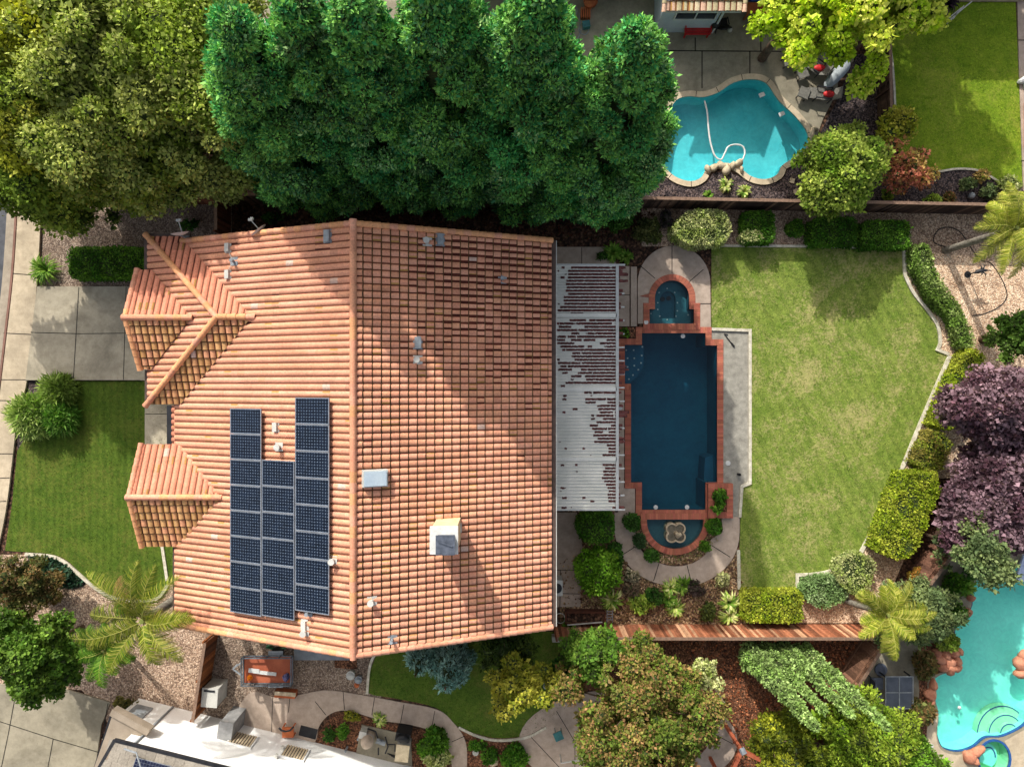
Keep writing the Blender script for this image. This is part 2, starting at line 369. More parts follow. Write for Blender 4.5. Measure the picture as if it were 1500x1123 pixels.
M_wteal = water('teal_pool_water', (.78, .97, .99, 1), 3.0, .3)
M_waqua = water('aqua_pool_water', (.88, .99, .98, 1), 2.6, .3)

# ================================================================ outlines measured on the ground (px of the photo)
POOL = [(940, 488), (1033, 488), (1033, 506), (1050, 506), (1050, 706), (1033, 706), (1033, 746), (940, 746), (940, 706), (924, 706), (924, 562), (915, 562), (915, 505), (940, 505)]
def arc(cx, cy, rx, ry, a0, a1, n=18): return [(cx+rx*math.cos(math.radians(a0+(a1-a0)*i/n)), cy-ry*math.sin(math.radians(a0+(a1-a0)*i/n))) for i in range(n+1)]
SPA = [(951, 474), (951, 453), (959, 453), (959, 436)]+arc(984, 436, 25, 25, 180, 0)+[(1009, 453), (1016, 453), (1016, 474)]
BASIN = [(1030, 760)]+arc(988.5, 762, 41.5, 41, 0, -180)+[(947, 760)]
NP = smooth([(962, 235), (972, 205), (978, 170), (990, 148), (1008, 142), (1030, 143), (1052, 136), (1074, 122), (1100, 117), (1122, 123), (1140, 148), (1165, 172), (1182, 196), (1180, 217), (1160, 233), (1145, 243), (1138, 256), (1120, 263), (1100, 259), (1084, 247), (1068, 240), (1048, 240), (1035, 247), (1027, 260), (1012, 266), (992, 261), (976, 249)], True, 4)
SP = smooth([(1560, 842), (1455, 836), (1428, 852), (1421, 866), (1424, 885), (1412, 906), (1399, 920), (1401, 940), (1406, 960), (1398, 980), (1376, 988), (1364, 1000), (1368, 1020), (1374, 1045), (1372, 1075), (1380, 1094), (1402, 1100), (1425, 1094), (1444, 1080), (1468, 1078), (1500, 1062), (1512, 1040), (1560, 1020)], True, 4)
SPSPA = arc(1455, 1110, 22, 26, 0, 360, 24)[:-1]
HOLES = [G2(POOL), G2(SPA), G2(BASIN), G2(NP), G2(SP), G2(SPSPA)]
R_ = 400
sheet('ground', [[(-R_, -R_), (R_, -R_), (R_, R_), (-R_, R_)]]+HOLES, 0, M_soil)
def lines(name, segs, w, z, m, parent=None, **k):
    b = B()
    for s in segs:
        p = G2(s); b.strip(p, w, z-.003, z)
    if parent is None: k.setdefault('kind', 'structure')
    return b.done(name, m, parent, **k)
# ---------------------------------------------------------------- street side
cl = smooth([(34, 150), (27, 290), (20, 400), (10, 490), (0, 575), (-14, 690), (-34, 800), (-70, 930), (-120, 1080), (-200, 1260)])
cw = G2(cl); far = [(x-9, y) for x, y in cw]
sheet('street', [[(x-.5, y) for x, y in cw]+[(x-12, y) for x, y in cw][::-1]], .004, M_asph)
b = B(); b.prism([[(x-.52, y) for x, y in cw]+[(x-.1, y) for x, y in cw][::-1]], 0, .02); b.done('gutter_pan', M_curbc, kind='structure'); b = B(); b.strip(cw, .1, 0, .13); b.done('curb', M_curbr, kind='structure')
sw = smooth([(62, 150), (62, 300), (56, 420), (42, 556), (28, 600), (23, 650), (12, 740), (0, 800), (-20, 880), (-60, 1000), (-110, 1123), (-180, 1260)])
swk = sheet('sidewalk', [[(x+.09, y) for x, y in cw]+G2(sw)[::-1]], .12, M_walk, thick=.1)
lines('sidewalk_joint', [[(25, 316), (60, 317)], [(20, 401), (58, 404)], [(8, 488), (48, 490)], [(-4, 556), (40, 556)], [(-6, 586), (30, 587)], [(-10, 664), (22, 664)], [(-14, 700), (17, 699)], [(-20, 735), (12, 733)]], .035, .127, M_joint)
sheet('driveway', [G2([(57, 420), (200, 420), (300, 420), (300, 557), (40, 557)])], .13, M_conc, thick=.1)
lines('driveway_joint', [[(118, 421), (114, 489), (110, 556)], [(187, 421), (183, 556)], [(48, 487), (120, 489), (200, 488)], [(40, 557), (208, 557)]], .03, .137, M_joint)
sheet('side_gravel', [G2([(62, 308), (340, 285), (340, 420), (57, 420)])], .008, M_pebble_g)
b = B(); b.strip(G2([(62, 308), (59, 380)]), .08, 0, .08); tag(b.done('bed_edging', M_bark_t), 'thin dark timber edging between sidewalk and brown gravel', 'edging')
FL = [(108, 558), (300, 558), (300, 830), (254, 842)]+smooth([(246, 852), (232, 872), (205, 877), (180, 875), (160, 869), (140, 857), (118, 838), (98, 820), (75, 811), (40, 808), (8, 806)])+[(18, 740), (26, 660), (60, 600)]
sheet('front_lawn', [G2(FL)], .03, M_lawnF, thick=.02)
b = B(); b.strip(G2(smooth([(246, 856), (232, 875), (205, 880), (180, 878), (160, 872), (140, 860), (116, 840), (96, 823), (75, 814), (38, 811)])), .14, 0, .09)
tag(b.done('lawn_edging', M_edge), 'curved pale concrete edging around the bottom of the front lawn', 'edging')
b = B(); b.strip(G2([(109, 558), (106, 598)]), .14, 0, .09); tag(b.done('lawn_edging', M_edge), 'short straight concrete edging beside the strappy bushes', 'edging')
b = B(); b.strip(G2([(238, 796), (246, 850)]), .14, 0, .09); tag(b.done('lawn_edging', M_edge), 'short pale edging running out from under the small gable', 'edging')
sheet('entry_path', [G2([(213, 592), (310, 592), (310, 652), (213, 652)])], .06, M_conc, thick=.04)
lines('entry_path_joint', [[(214, 606), (262, 606)]], .03, .067, M_joint)
sheet('front_bed', [G2([(38, 558), (107, 558), (107, 600), (60, 640), (26, 660), (24, 600)])], .012, M_darkbark)
sheet('front_gravel', [G2([(0, 812), (40, 812), (96, 824), (140, 860), (180, 878), (232, 874), (250, 856), (330, 850), (330, 1100), (160, 1060), (120, 1010), (-40, 1000), (-40, 880)])], .008, M_pebble)
sheet('ground_cover_bed', [G2(smooth([(40, 812), (75, 814), (98, 824), (118, 842), (125, 856), (100, 862), (60, 850)], True, 3))], .016, M_darkbark)
sheet('neighbour_driveway', [G2([(-80, 990), (0, 1000), (85, 1004), (163, 1027), (150, 1060), (130, 1200), (-160, 1260)])], .1, M_patio2, thick=.08)
lines('neighbour_driveway_joint', [[(26, 1010), (15, 1070), (4, 1123)], [(0, 1054), (80, 1080), (148, 1100)], [(80, 1080), (72, 1123)], [(160, 1028), (152, 1075)], [(-60, 1040), (0, 1054)]], .035, .107, M_joint)
# ---------------------------------------------------------------- side yard below the house
sheet('side_yard_gravel', [G2([(305, 900), (560, 900), (560, 1020), (430, 1060), (285, 1075)])], .009, M_pebble_g)
PATH = smooth([(352, 1030), (372, 1012), (410, 1022), (450, 1014), (480, 1010), (520, 1015), (580, 1026), (640, 1038), (665, 1058), (682, 1085), (684, 1123), (680, 1180)])+smooth([(660, 1180), (662, 1123), (656, 1095), (638, 1072), (600, 1060), (560, 1054), (510, 1040), (485, 1044), (468, 1062), (462, 1085), (440, 1100), (350, 1080)])
sheet('side_path', [G2(PATH)], .05, M_patio, thick=.05)
lines('side_path_joint', [[(425, 1022), (423, 1042)], [(462, 1026), (478, 1046)], [(503, 1012), (505, 1038)], [(549, 1020), (545, 1046)], [(592, 1030), (587, 1057)], [(637, 1040), (632, 1068)], [(662, 1085), (682, 1076)], [(400, 1020), (398, 1080)]], .03, .056, M_joint)
sheet('side_bed', [G2(smooth([(472, 1066), (492, 1046), (515, 1042), (560, 1058), (600, 1064), (636, 1076), (652, 1100), (655, 1180), (560, 1150), (464, 1090)], True, 4))], .014, M_bark)
SL = smooth([(545, 975), (560, 952), (620, 930), (820, 925), (850, 960), (838, 1020), (820, 1042), (800, 1060), (770, 1076), (730, 1080), (700, 1074), (672, 1064), (640, 1036), (580, 1022), (540, 1014), (539, 990)], True, 4)
sheet('side_lawn', [G2(SL)], .03, M_lawnS, thick=.02)
b = B(); b.strip(G2(smooth([(600, 925), (572, 940), (552, 955), (542, 975), (538, 1015)])), .12, 0, .08); tag(b.done('lawn_edging', M_edge), 'pale edging curving from the gable down the left of the shaded lawn', 'edging')
b = B(); b.strip(G2(smooth([(672, 1064), (700, 1077), (730, 1083), (770, 1079), (800, 1064)])), .12, 0, .08); tag(b.done('lawn_edging', M_edge), 'pale edging curved along the foot of the shaded lawn by the round patio', 'edging')
sheet('red_bark_bed', [G2([(672, 1062), (700, 1078), (770, 1080), (810, 1050), (850, 950), (860, 925), (1300, 925), (1270, 960), (1180, 1080), (1140, 1250), (680, 1250)])], .009, M_bark)
RP = arc(925, 1082, 155, 62, 0, 360, 48)[:-1]
sheet('round_patio', [G2([(x, y+10) for x, y in arc(920, 1075, 160, 78, 0, 360, 48)[:-1]])], .05, M_patio, thick=.05)
sheet('inner_bark_circle', [G2(arc(950, 1070, 92, 60, 0, 360, 30)[:-1])], .056, M_bark)
lines('round_patio_joint', [[(775, 1075), (820, 1123)], [(815, 1040), (845, 1090)], [(1048, 1075), (1073, 1088)], [(842, 1090), (842, 1150)]], .03, .057, M_joint)
sheet('brick_step', [G2([(490, 950), (523, 950), (523, 979), (491, 977)])], .06, M_bark, thick=.05)
# ---------------------------------------------------------------- back garden
sheet('gravel_border', [G2([(940, 300), (1600, 305), (1600, 470), (1440, 470), (1330, 364), (1042, 361), (940, 361)])], .007, M_pebble)
sheet('warm_gravel_border', [G2([(1322, 366), (1420, 375), (1600, 420), (1600, 700), (1375, 700), (1290, 900), (1262, 912), (1166, 912), (1084, 912), (1060, 866), (1084, 862), (1166, 862), (1190, 838), (1235, 820), (1260, 806), (1320, 680), (1370, 562), (1388, 520), (1371, 513), (1373, 500), (1355, 455), (1335, 430), (1324, 400)])], .011, M_warm)
sheet('planting_bed', [G2([(820, 885), (830, 740), (900, 740), (905, 800), (925, 840), (990, 858), (1040, 845), (1084, 800), (1086, 862), (1090, 916), (820, 916)])], .012, M_leafmulch)
BL = [(1042, 362), (1180, 363), (1322, 366), (1323, 400)]+smooth([(1324, 405), (1335, 430), (1355, 455), (1370, 478), (1374, 500), (1370, 513)])+[(1388, 520)]+[(1370, 562), (1345, 620), (1320, 680), (1290, 745), (1260, 806), (1246, 808)]+smooth([(1242, 812), (1232, 824), (1214, 834), (1190, 838), (1167, 840)])+[(1166, 862), (1084, 862), (1083, 805), (1086, 712), (1098, 706), (1098, 483), (1042, 480)]
sheet('back_lawn', [G2(BL)], .03, M_lawnB, thick=.02)
def edging(pts, label, w=.15, h=.1):
    b = B(); b.strip(G2(pts), w, 0, h); tag(b.done('lawn_edging', M_edge), label, 'edging', 'pale edging curbs around the back lawn')
edging([(1042, 360), (1180, 361), (1322, 364)], 'straight edging between the clipped hedges and the top of the back lawn', .12, .08)
edging([(1323, 366), (1324, 400)]+smooth([(1325, 405), (1337, 429), (1357, 454), (1372, 477), (1376, 500), (1372, 512)])+[(1389, 519)], 'S-shaped pale curb at the upper right corner of the back lawn')
edging([(1390, 521), (1371, 564), (1346, 622), (1322, 681), (1292, 746), (1260, 808)], 'long slanting white curb along the right side of the back lawn', .18)
edging(smooth([(1244, 806), (1236, 822), (1216, 835), (1190, 840), (1167, 841)])+[(1167, 863), (1084, 863)], 'stepped white curb at the bottom of the back lawn')
edging([(1082, 862), (1081, 805)], 'short upright white curb at the lower left of the back lawn')
edging([(1083, 757), (1086, 712), (1098, 707), (1098, 484), (1042, 482)], 'white curb around the grey gravel strip beside the dark pool', .14)
sheet('grey_gravel_strip', [G2([(1042, 484), (1097, 484), (1097, 706), (1085, 711), (1082, 757), (1036, 757), (1036, 706), (1053, 706), (1053, 500), (1042, 500)])], .014, M_greygr)
# concrete around the pool
FAN = [(934, 480), (934, 410)]+arc(987, 414, 53, 54, 180, 0, 20)+[(1041, 480)]
def deck(name, pts, m, z=.05, hole=None, **k):
    return sheet(name, [G2(pts)]+([G2(hole)] if hole else []), z, m, thick=z, **k)
deck('spa_terrace', [(934, 474), (934, 410)]+arc(987, 414, 53, 54, 180, 0, 20)+[(1041, 480), (1025, 480), (1025, 474), (1016.2, 474), (1016.2, 452.8), (1009.2, 452.8), (1009.2, 436)]+arc(984, 436, 25.2, 25.2, 0, 180)+[(958.8, 452.8), (950.8, 452.8), (950.8, 474)], M_patio)
lines('spa_terrace_joint', [[(984, 360), (984, 401)], [(936, 388), (959, 408)], [(1030, 395), (1009, 413)], [(1017, 445), (1041, 445)]], .035, .057, M_joint)
deck('step', [(905, 390), (922, 390), (922, 478), (905, 478)], M_patio, .04)
deck('step', [(923.5, 391), (932.5, 391), (932.5, 478), (923.5, 478)], M_patio, .09)
deck('covered_patio', [(800, 362), (890, 362), (905, 392), (905, 746), (800, 746)], M_patio, .045)
lines('covered_patio_joint', [[(852, 363), (852, 387)], [(905, 432), (922, 432)]], .03, .052, M_joint)
deck('pool_side_paving', [(905, 562), (914, 562), (914, 714), (930, 714), (930, 750), (905, 750)], M_patio, .046)
deck('patio', [(800, 750), (845, 750), (853, 800), (850, 888), (800, 888)], M_patio, .045)
lines('patio_joint', [[(806, 834), (851, 834)], [(806, 868), (850, 869)], [(821, 834), (820, 888)]], .03, .052, M_joint)
ANN = [(900, 750), (930, 750), (932, 790), (945, 812), (965, 824), (990, 829), (1015, 824), (1034, 810), (1040, 792), (1048, 785), (1058, 778), (1056, 757), (1083, 757), (1082, 790), (1074, 815), (1058, 835), (1035, 850), (1010, 857), (980, 857), (950, 849), (925, 832), (908, 808), (900, 780)]
sheet('curved_path', [G2([ANN[0], ANN[1]]+smooth(ANN[1:12], False, 4)+smooth(ANN[12:], False, 4))], .05, M_patio, thick=.05)
lines('curved_path_joint', [[(908, 814), (930, 800)], [(957, 850), (965, 824)], [(1013, 855), (1006, 827)], [(1069, 815), (1042, 798)]], .035, .057, M_joint)
sheet('fountain_bed', [G2([(930, 758), (1058, 758), (1050, 790), (1034, 812), (1010, 826), (980, 828), (955, 820), (934, 795)]), outset(G2(BASIN), .02)], .011, M_leafmulch)
# ---------------------------------------------------------------- top neighbour
sheet('neighbour_side_yard', [G2([(350, -80), (840, -80), (840, 150), (600, 120), (430, 70), (385, 20)])], .03, M_patio2, thick=.02)
sheet('neighbour_front_lawn', [G2([(180, -120), (348, -80), (383, 20), (420, 70), (300, 90), (180, 20)])], .02, M_lawnS, thick=.01)
sheet('neighbour_path', [G2([(352, 4), (372, 4), (400, 44), (392, 60), (366, 30)])], .04, M_edge, thick=.01)
deck('neighbour_patio', [(840, -60), (1250, -60), (1250, 90), (1228, 110), (1226, 135), (1205, 175), (1196, 200), (1184, 222), (1150, 248)]+[(1143, 262), (1122, 270), (1098, 266), (1080, 254), (1066, 247), (1050, 247), (1040, 253), (1032, 266), (1012, 274), (988, 269), (970, 256), (950, 240), (920, 150), (840, 140)], M_patio2, .04, NP)
lines('neighbour_patio_joint', [[(960, 75), (1250, 77)], [(1018, 56), (1018, 75)], [(1028, 76), (1028, 130)], [(1098, 76), (1098, 112)], [(1114, 20), (1114, 76)], [(1180, 30), (1180, 76)]], .05, .047, M_joint)
sheet('bark_bed', [G2([(930, 262), (970, 258), (990, 270), (1015, 276), (1035, 268), (1044, 254), (1066, 250), (1082, 258), (1100, 268), (1122, 272), (1145, 264), (1152, 250), (1186, 226), (1200, 198), (1230, 140), (1250, 80), (1285, 80), (1285, 215), (1300, 250), (1440, 250), (1600, 280), (1600, 302), (930, 300)])], .010, M_darkbark)
NL = [(1310, 34), (1376, 34), (1390, 4), (1487, 4), (1492, 120), (1497, 268)]+smooth([(1470, 272), (1450, 258), (1430, 249), (1400, 247), (1365, 253), (1340, 262), (1318, 250)])+[(1312, 160), (1306, 90), (1300, 50)]
sheet('neighbour_lawn', [G2(NL)], .03, M_lawnN, thick=.02)
b = B(); b.strip(G2(smooth([(1472, 274), (1451, 260), (1430, 250), (1400, 248), (1365, 254), (1345, 258)])), .1, 0, .08); tag(b.done('lawn_edging', M_edge), 'thin pale edging arching round the dark bark bed at upper right', 'edging')
deck('neighbour_walk', [(1488, -40), (1600, -40), (1600, 280), (1498, 280), (1492, 120)], M_patio, .06)
lines('neighbour_walk_joint', [[(1489, 60), (1560, 60)], [(1494, 236), (1560, 236)]], .04, .067, M_joint)
sheet('side_strip', [G2([(1284, 60), (1300, 50), (1306, 90), (1312, 160), (1316, 240), (1288, 220)])], .012, M_soil)
b = B(); b.strip(G2([(1300, 52), (1306, 90), (1309, 130), (1311, 180)]), .1, 0, .08); tag(b.done('lawn_edging', M_edge), 'thin edging down the left side of the upper right lawn', 'edging')
# ---------------------------------------------------------------- bottom right neighbour
b = B(); b.prism([G2([(1275, 945), (1370, 800), (1400, 770), (1640, 740), (1640, 1250), (1356, 1250), (1352, 1110), (1335, 1070), (1285, 1060), (1262, 985)]), G2(SP), G2(SPSPA)], 0, .04); b.done('pool_terrace', M_patio2, kind='structure')
sheet('red_bark_bed', [G2(smooth([(1340, 960), (1352, 945), (1374, 938), (1390, 935), (1396, 975), (1362, 990), (1358, 1010), (1364, 1045), (1358, 1075), (1366, 1123), (1400, 1180), (1330, 1180), (1318, 1080), (1338, 1060), (1346, 1010)], True, 3))], .05, M_bark)
sheet('pool_deck', [G2(smooth([(1362, 1045), (1372, 1045), (1370, 1075), (1378, 1097), (1402, 1104), (1428, 1097), (1434, 1123), (1434, 1180), (1380, 1150), (1362, 1110), (1356, 1080)], True, 4))], .055, M_walk)
sheet('pool_deck', [G2([(1479, 1100), (1470, 1084), (1500, 1067), (1516, 1042), (1640, 1020), (1640, 1250), (1478, 1250), (1478, 1120)])], .055, M_walk)

# ================================================================ pools
def shell(b, loop, depth, z=0.0, slope=None):
    n = len(loop); b.add([(x, y, z) for x, y in loop]+[(x, y, -depth) for x, y in loop], [(i, n+i, n+(i+1) % n, (i+1) % n) for i in range(n)]); b.prism([loop], -depth, -depth, False)
def bricks(b, loop, w=.3, bl=.105, z0=-.05, z1=.07, skip=None, seed=1):
    R = random.Random(seed); n = len(loop); ccw = area(loop) > 0; out = outset(loop, w)
    b.col = S(150, 92, 76); b.mi = 0; b.prism([out, loop], z0, z1-.012)
    for i in range(n):
        a, c = Vector(loop[i]), Vector(loop[(i+1) % n]); d = c-a; L = d.length
        if L < 1e-3: continue
        d /= L; nn = Vector((d.y, -d.x)) if ccw else Vector((-d.y, d.x))
        oa, oc = Vector(out[i]), Vector(out[(i+1) % n]); t0 = min(0, (oa-a).dot(d)); t1 = max(L, (oc-a).dot(d))
        if L < .25: t0, t1 = 0, L
        m = max(1, round((t1-t0)/bl)); s = (t1-t0)/m
        for k in range(m):
            t = t0+(k+.5)*s; ca = a+d*t+nn*(w*.5)
            f = R.uniform(.72, 1.18); b.col = (.42*f, .135*f*R.uniform(.9, 1.12), .085*f, 1)
            b.box((ca.x, ca.y, (z0+z1)/2+R.uniform(-.003, .003)), (s*.88, w*.98, z1-z0), M=Matrix((Vector((d.x, d.y, 0)), Vector((-d.y, d.x, 0)), Vector((0, 0, 1)))).transposed())
pl = empty('swimming_pool', W(987, 620), 'long dark blue pool with stepped corners and red brick coping', 'swimming pool')
b = B(); shell(b, G2(POOL), 1.7, .02); b.done('basin', M_pooldark, pl)
b = B()                                                # entry steps and corner benches under water
b.prism([G2([(915, 505), (946, 505), (946, 535), (936, 552), (924, 562), (915, 562)])], -1.7, -.55)
b.prism([G2([(924, 670), (932, 674), (934, 706), (924, 706)])], -1.7, -.6); b.prism([G2([(1036, 706), (1038, 672), (1050, 668), (1050, 706)])], -1.7, -.6)
b.done('underwater_step', plaster('step_plaster', S(30, 84, 104), S(22, 70, 92)), pl)
b = B()
for x, y in [(920, 512), (931, 512), (944, 507), (922, 524), (932, 524), (943, 520), (922, 537), (932, 535), (942, 531), (938, 541), (930, 549), (924, 555)]: w = W(x, y); b.box((w.x, w.y, -.535), (.07, .07, .02))
b.done('marker_tile', M_lgrey, pl)
sheet('water', [G2(POOL)], -.10, M_wdark, pl)
b = B(); bricks(b, G2(POOL)); b.done('brick_coping', M_tile2, pl)
for x, y in [(946, 472), (1001, 492), (1007, 743), (961, 743)]:
    w = W(x, y); b = B(); b.cyl((w.x, w.y), .11, -.09 if y > 480 else .075, -.07 if y > 480 else .09, 14); b.done('skimmer_lid', M_white, pl)
sp = empty('spa', W(984, 450), 'arched brick edged spa with inner seat at the head of the dark pool', 'spa')
b = B(); shell(b, G2(SPA), .55, .02); b.done('basin', plaster('spa_plaster', S(40, 88, 100), S(28, 70, 84)), sp)
b = B(); b.prism([outset(G2(SPA), -.02), G2([(969, 465), (969, 437)]+arc(981, 437, 11.5, 12, 180, 0, 12)+[(992, 465)])], -.56, -.4); b.done('seat', plaster('spa_seat_plaster', S(58, 104, 110), S(42, 84, 92)), sp)
b = B()
for x, y in [(974, 436), (983, 435)]: w = W(x, y); b.cyl((w.x, w.y), .11, -.545, -.5, 14)
b.done('drain', M_black, sp)
b = B()
for x, y in [(968, 427), (980, 421), (991, 427), (966, 442), (966, 452), (995, 442), (995, 454), (969, 462), (980, 467), (993, 462), (956, 458), (1011, 460)]: w = W(x, y); b.box((w.x, w.y, -.39), (.06, .06, .02))
b.done('marker_tile', M_lgrey, sp)
sheet('water', [G2(SPA)], -.06, M_wdark, sp)
b = B(); bricks(b, G2(SPA), .3, seed=3, z1=.09); b.done('brick_coping', M_tile2, sp)
fo = empty('fountain_basin', W(988, 780), 'half round brick edged fountain basin at the foot of the dark pool', 'fountain basin')
b = B(); shell(b, G2(BASIN), .35, .02); b.done('basin', plaster('basin_plaster', S(74, 104, 106), S(56, 84, 90)), fo)
sheet('water', [G2(BASIN)], -.06, M_wdark, fo)
b = B(); bricks(b, G2(BASIN), .3, seed=5, z1=.10); b.done('brick_coping', M_tile2, fo)
q = empty('quatrefoil_fountain', W(988.5, 779), 'pale four-lobed stone fountain bowl standing in the half round basin', 'fountain')
b = B(); cx, cy = W(988.5, 779)[:2]
lobes = [(cx+.2*sx, cy+.2*sy) for sx, sy in ((1, 1), (-1, 1), (-1, -1), (1, -1))]
outl = []
for (lx, ly), a0 in zip(lobes, (-45, 45, 135, 225)):
    outl += [(lx+.28*math.cos(math.radians(a0+t)), ly+.28*math.sin(math.radians(a0+t))) for t in range(0, 181, 15)]
inn = outset(outl, -.07); b.prism([outl, inn], -.34, .22); b.done('rim', M_stone, q)
b = B(); b.prism([inn], .1, .14); b.done('bowl', plain('bowl_stone', S(120, 112, 96), S(90, 84, 70), 6), q)
b = B(); b.smooth = True; b.cyl((cx, cy), .1, .1, .4, 12, .06); b.ball((cx, cy, .42), .1); b.box((cx+.12, cy-.1, .3), (.3, .16, .1), .7); b.done('spout', M_stone, q)
pb = empty('brick_planter', W(1053, 731), 'square brick planter built into the lower right corner of the dark pool', 'planter')
b = B(); bricks(b, G2([(1044, 716), (1062, 716), (1062, 748), (1044, 748)]), .3, z0=0, z1=.3, seed=8); b.done('brick_wall', M_tile2, pb)
b = B(); b.prism([G2([(1044, 716), (1062, 716), (1062, 748), (1044, 748)])], 0, .24); b.done('soil', M_bark, pb)
pb2 = empty('planting_box', W(918, 485), 'small brick edged planting pocket between patio cover and spa', 'planter')
b = B(); b.prism([G2([(905, 479), (930, 479), (930, 494), (905, 494)])], 0, .04); b.done('soil', M_bark, pb2)
# neighbour pools
np_ = empty('swimming_pool', W(1080, 190), 'turquoise free form pool with pale coping and a white hose in it', 'swimming pool')
b = B(); shell(b, G2(NP), .95, .02); b.done('basin', M_poolteal, np_)
sheet('water', [G2(NP)], -.12, M_wteal, np_)
M_cop = concrete('coping_stone', S(205, 188, 160, .95), .8)
b = B(); b.prism([outset(G2(NP), .27), G2(NP)], 0, .075); b.done('coping', M_cop, np_)
b = B()
L = G2(NP); O = outset(L, .27)
for i in range(0, len(L), 6): b.bar((*L[i], .075), (*O[i], .075), .03, .008)
b.done('coping_joint', M_joint, np_)
for x, y in [(1116, 139), (1145, 167)]: w = W(x, y, -.1); b = B(); b.box((w.x, w.y, -.1), (.28, .2, .03), .4); b.done('float', M_white, np_)
hs = B(); hp = smooth([(1032, 148), (1036, 165), (1038, 190), (1041, 210), (1047, 228), (1056, 234), (1062, 224), (1067, 215), (1078, 212), (1088, 215), (1091, 225), (1086, 238)], False, 8)
hs.smooth = True; hs.tube([W(x, y, -.08) for x, y in hp], .045, 8); tag(hs.done('pool_hose', M_white), 'white cleaning hose looping across the turquoise pool', 'hose')
for i, (x, y, r) in enumerate([(1036, 249, .3), (1046, 246, .32), (1056, 244, .35), (1063, 249, .4), (1072, 244, .34), (1080, 241, .3), (1085, 250, .24), (1170, 231, .2), (1188, 198, .36), (1192, 190, .24)]):
    w = W(x, y); b = B(); b.smooth = True; b.rock((w.x, w.y, .1), (r*.8, r*.55, .18), i); tag(b.done('boulder', plain('pale_rock', S(215, 200, 170, .9), S(170, 150, 120, .9), 3, .9, .5)), 'pale boulder on the lower rim of the turquoise pool' if i < 7 else 'pale boulder on the right rim of the turquoise pool', 'rock', 'pale boulders on the turquoise pool rim, lower side' if i < 7 else 'pale boulders on the turquoise pool rim, right side')
sq = empty('swimming_pool', W(1440, 980), 'aqua free form pool with green steps and rock edge at lower right', 'swimming pool')
b = B(); shell(b, G2(SP), .9, .02); b.done('basin', M_poolaqua, sq)
sheet('water', [G2(SP)], -.12, M_waqua, sq)
M_step = plaster('green_step_plaster', S(150, 226, 176), S(130, 210, 160), .3); M_line = plain('blue_step_tile', S(40, 90, 150), S(30, 70, 120), 8)
for k, (cx_, cy_, r1, z) in enumerate([(1480, 1082, 38, -.55), (1482, 1080, 26, -.4), (1484, 1078, 14, -.25)]):
    poly = arc(cx_, cy_, r1, r1*1.1, 10, 185, 16)
    b = B(); b.prism([G2(poly)], -.88, z); b.done('entry_step', M_step, sq); b = B(); b.strip(G2(arc(cx_, cy_, r1-1, r1*1.1-1, 10, 185, 16)), .05, z, z+.01); b.done('step_line', M_line, sq)
b = B(); b.strip(G2(smooth([(1372, 1075), (1380, 1093), (1402, 1099), (1424, 1093), (1443, 1079), (1468, 1077), (1499, 1061), (1511, 1040)])), .022, -.1, .05); b.strip(G2(smooth([(1420, 866), (1423, 885), (1411, 906), (1398, 920), (1400, 940)])), .022, -.1, .05); b.done('tile_line', M_line, sq)
ss = empty('spa', W(1455, 1110), 'small round aqua spa with curved blue step lines at the bottom edge', 'spa')
b = B(); shell(b, G2(SPSPA), .6, .02); b.done('basin', M_step, ss)
b = B(); b.prism([G2(arc(1452, 1112, 16, 19, -60, 200, 20))], -.62, -.35); b.done('seat', M_poolaqua, ss)
b = B(); b.prism([outset(G2(SPSPA), .1), G2(SPSPA)], 0, .09); b.strip(G2(arc(1455, 1114, 10, 15, 0, 150, 14)), .05, -.34, -.32); b.done('tile_rim', M_line, ss)
sheet('water', [G2(SPSPA)], -.08, M_waqua, ss)
ROCKS = [(1374, 963, .34), (1383, 957, .3), (1390, 950, .26), (1397, 955, .3), (1388, 968, .42), (1400, 966, .34), (1403, 952, .24), (1378, 975, .3), (1390, 978, .36), (1399, 976, .3), (1370, 954, .3), (1365, 1000, .3), (1360, 1015, .36), (1358, 1028, .3), (1418, 1105, .42), (1430, 1098, .34), (1426, 1112, .26), (1497, 970, .5), (1495, 984, .4), (1500, 958, .4), (1458, 835, .3), (1419, 874, .24), (1415, 895, .26)]
for i, (x, y, r) in enumerate(ROCKS):
    w = W(x, y); b = B(); b.smooth = True; b.rock((w.x, w.y, .1), (r, r*.75, .26), i+40)
    tag(b.done('boulder', M_rockr), 'pink sandstone boulder in the rock heap left of the aqua pool' if i < 11 else 'pink sandstone boulder set along the aqua pool edge', 'rock', 'rock heap by the aqua pool' if i < 11 else 'boulders along the aqua pool edge')
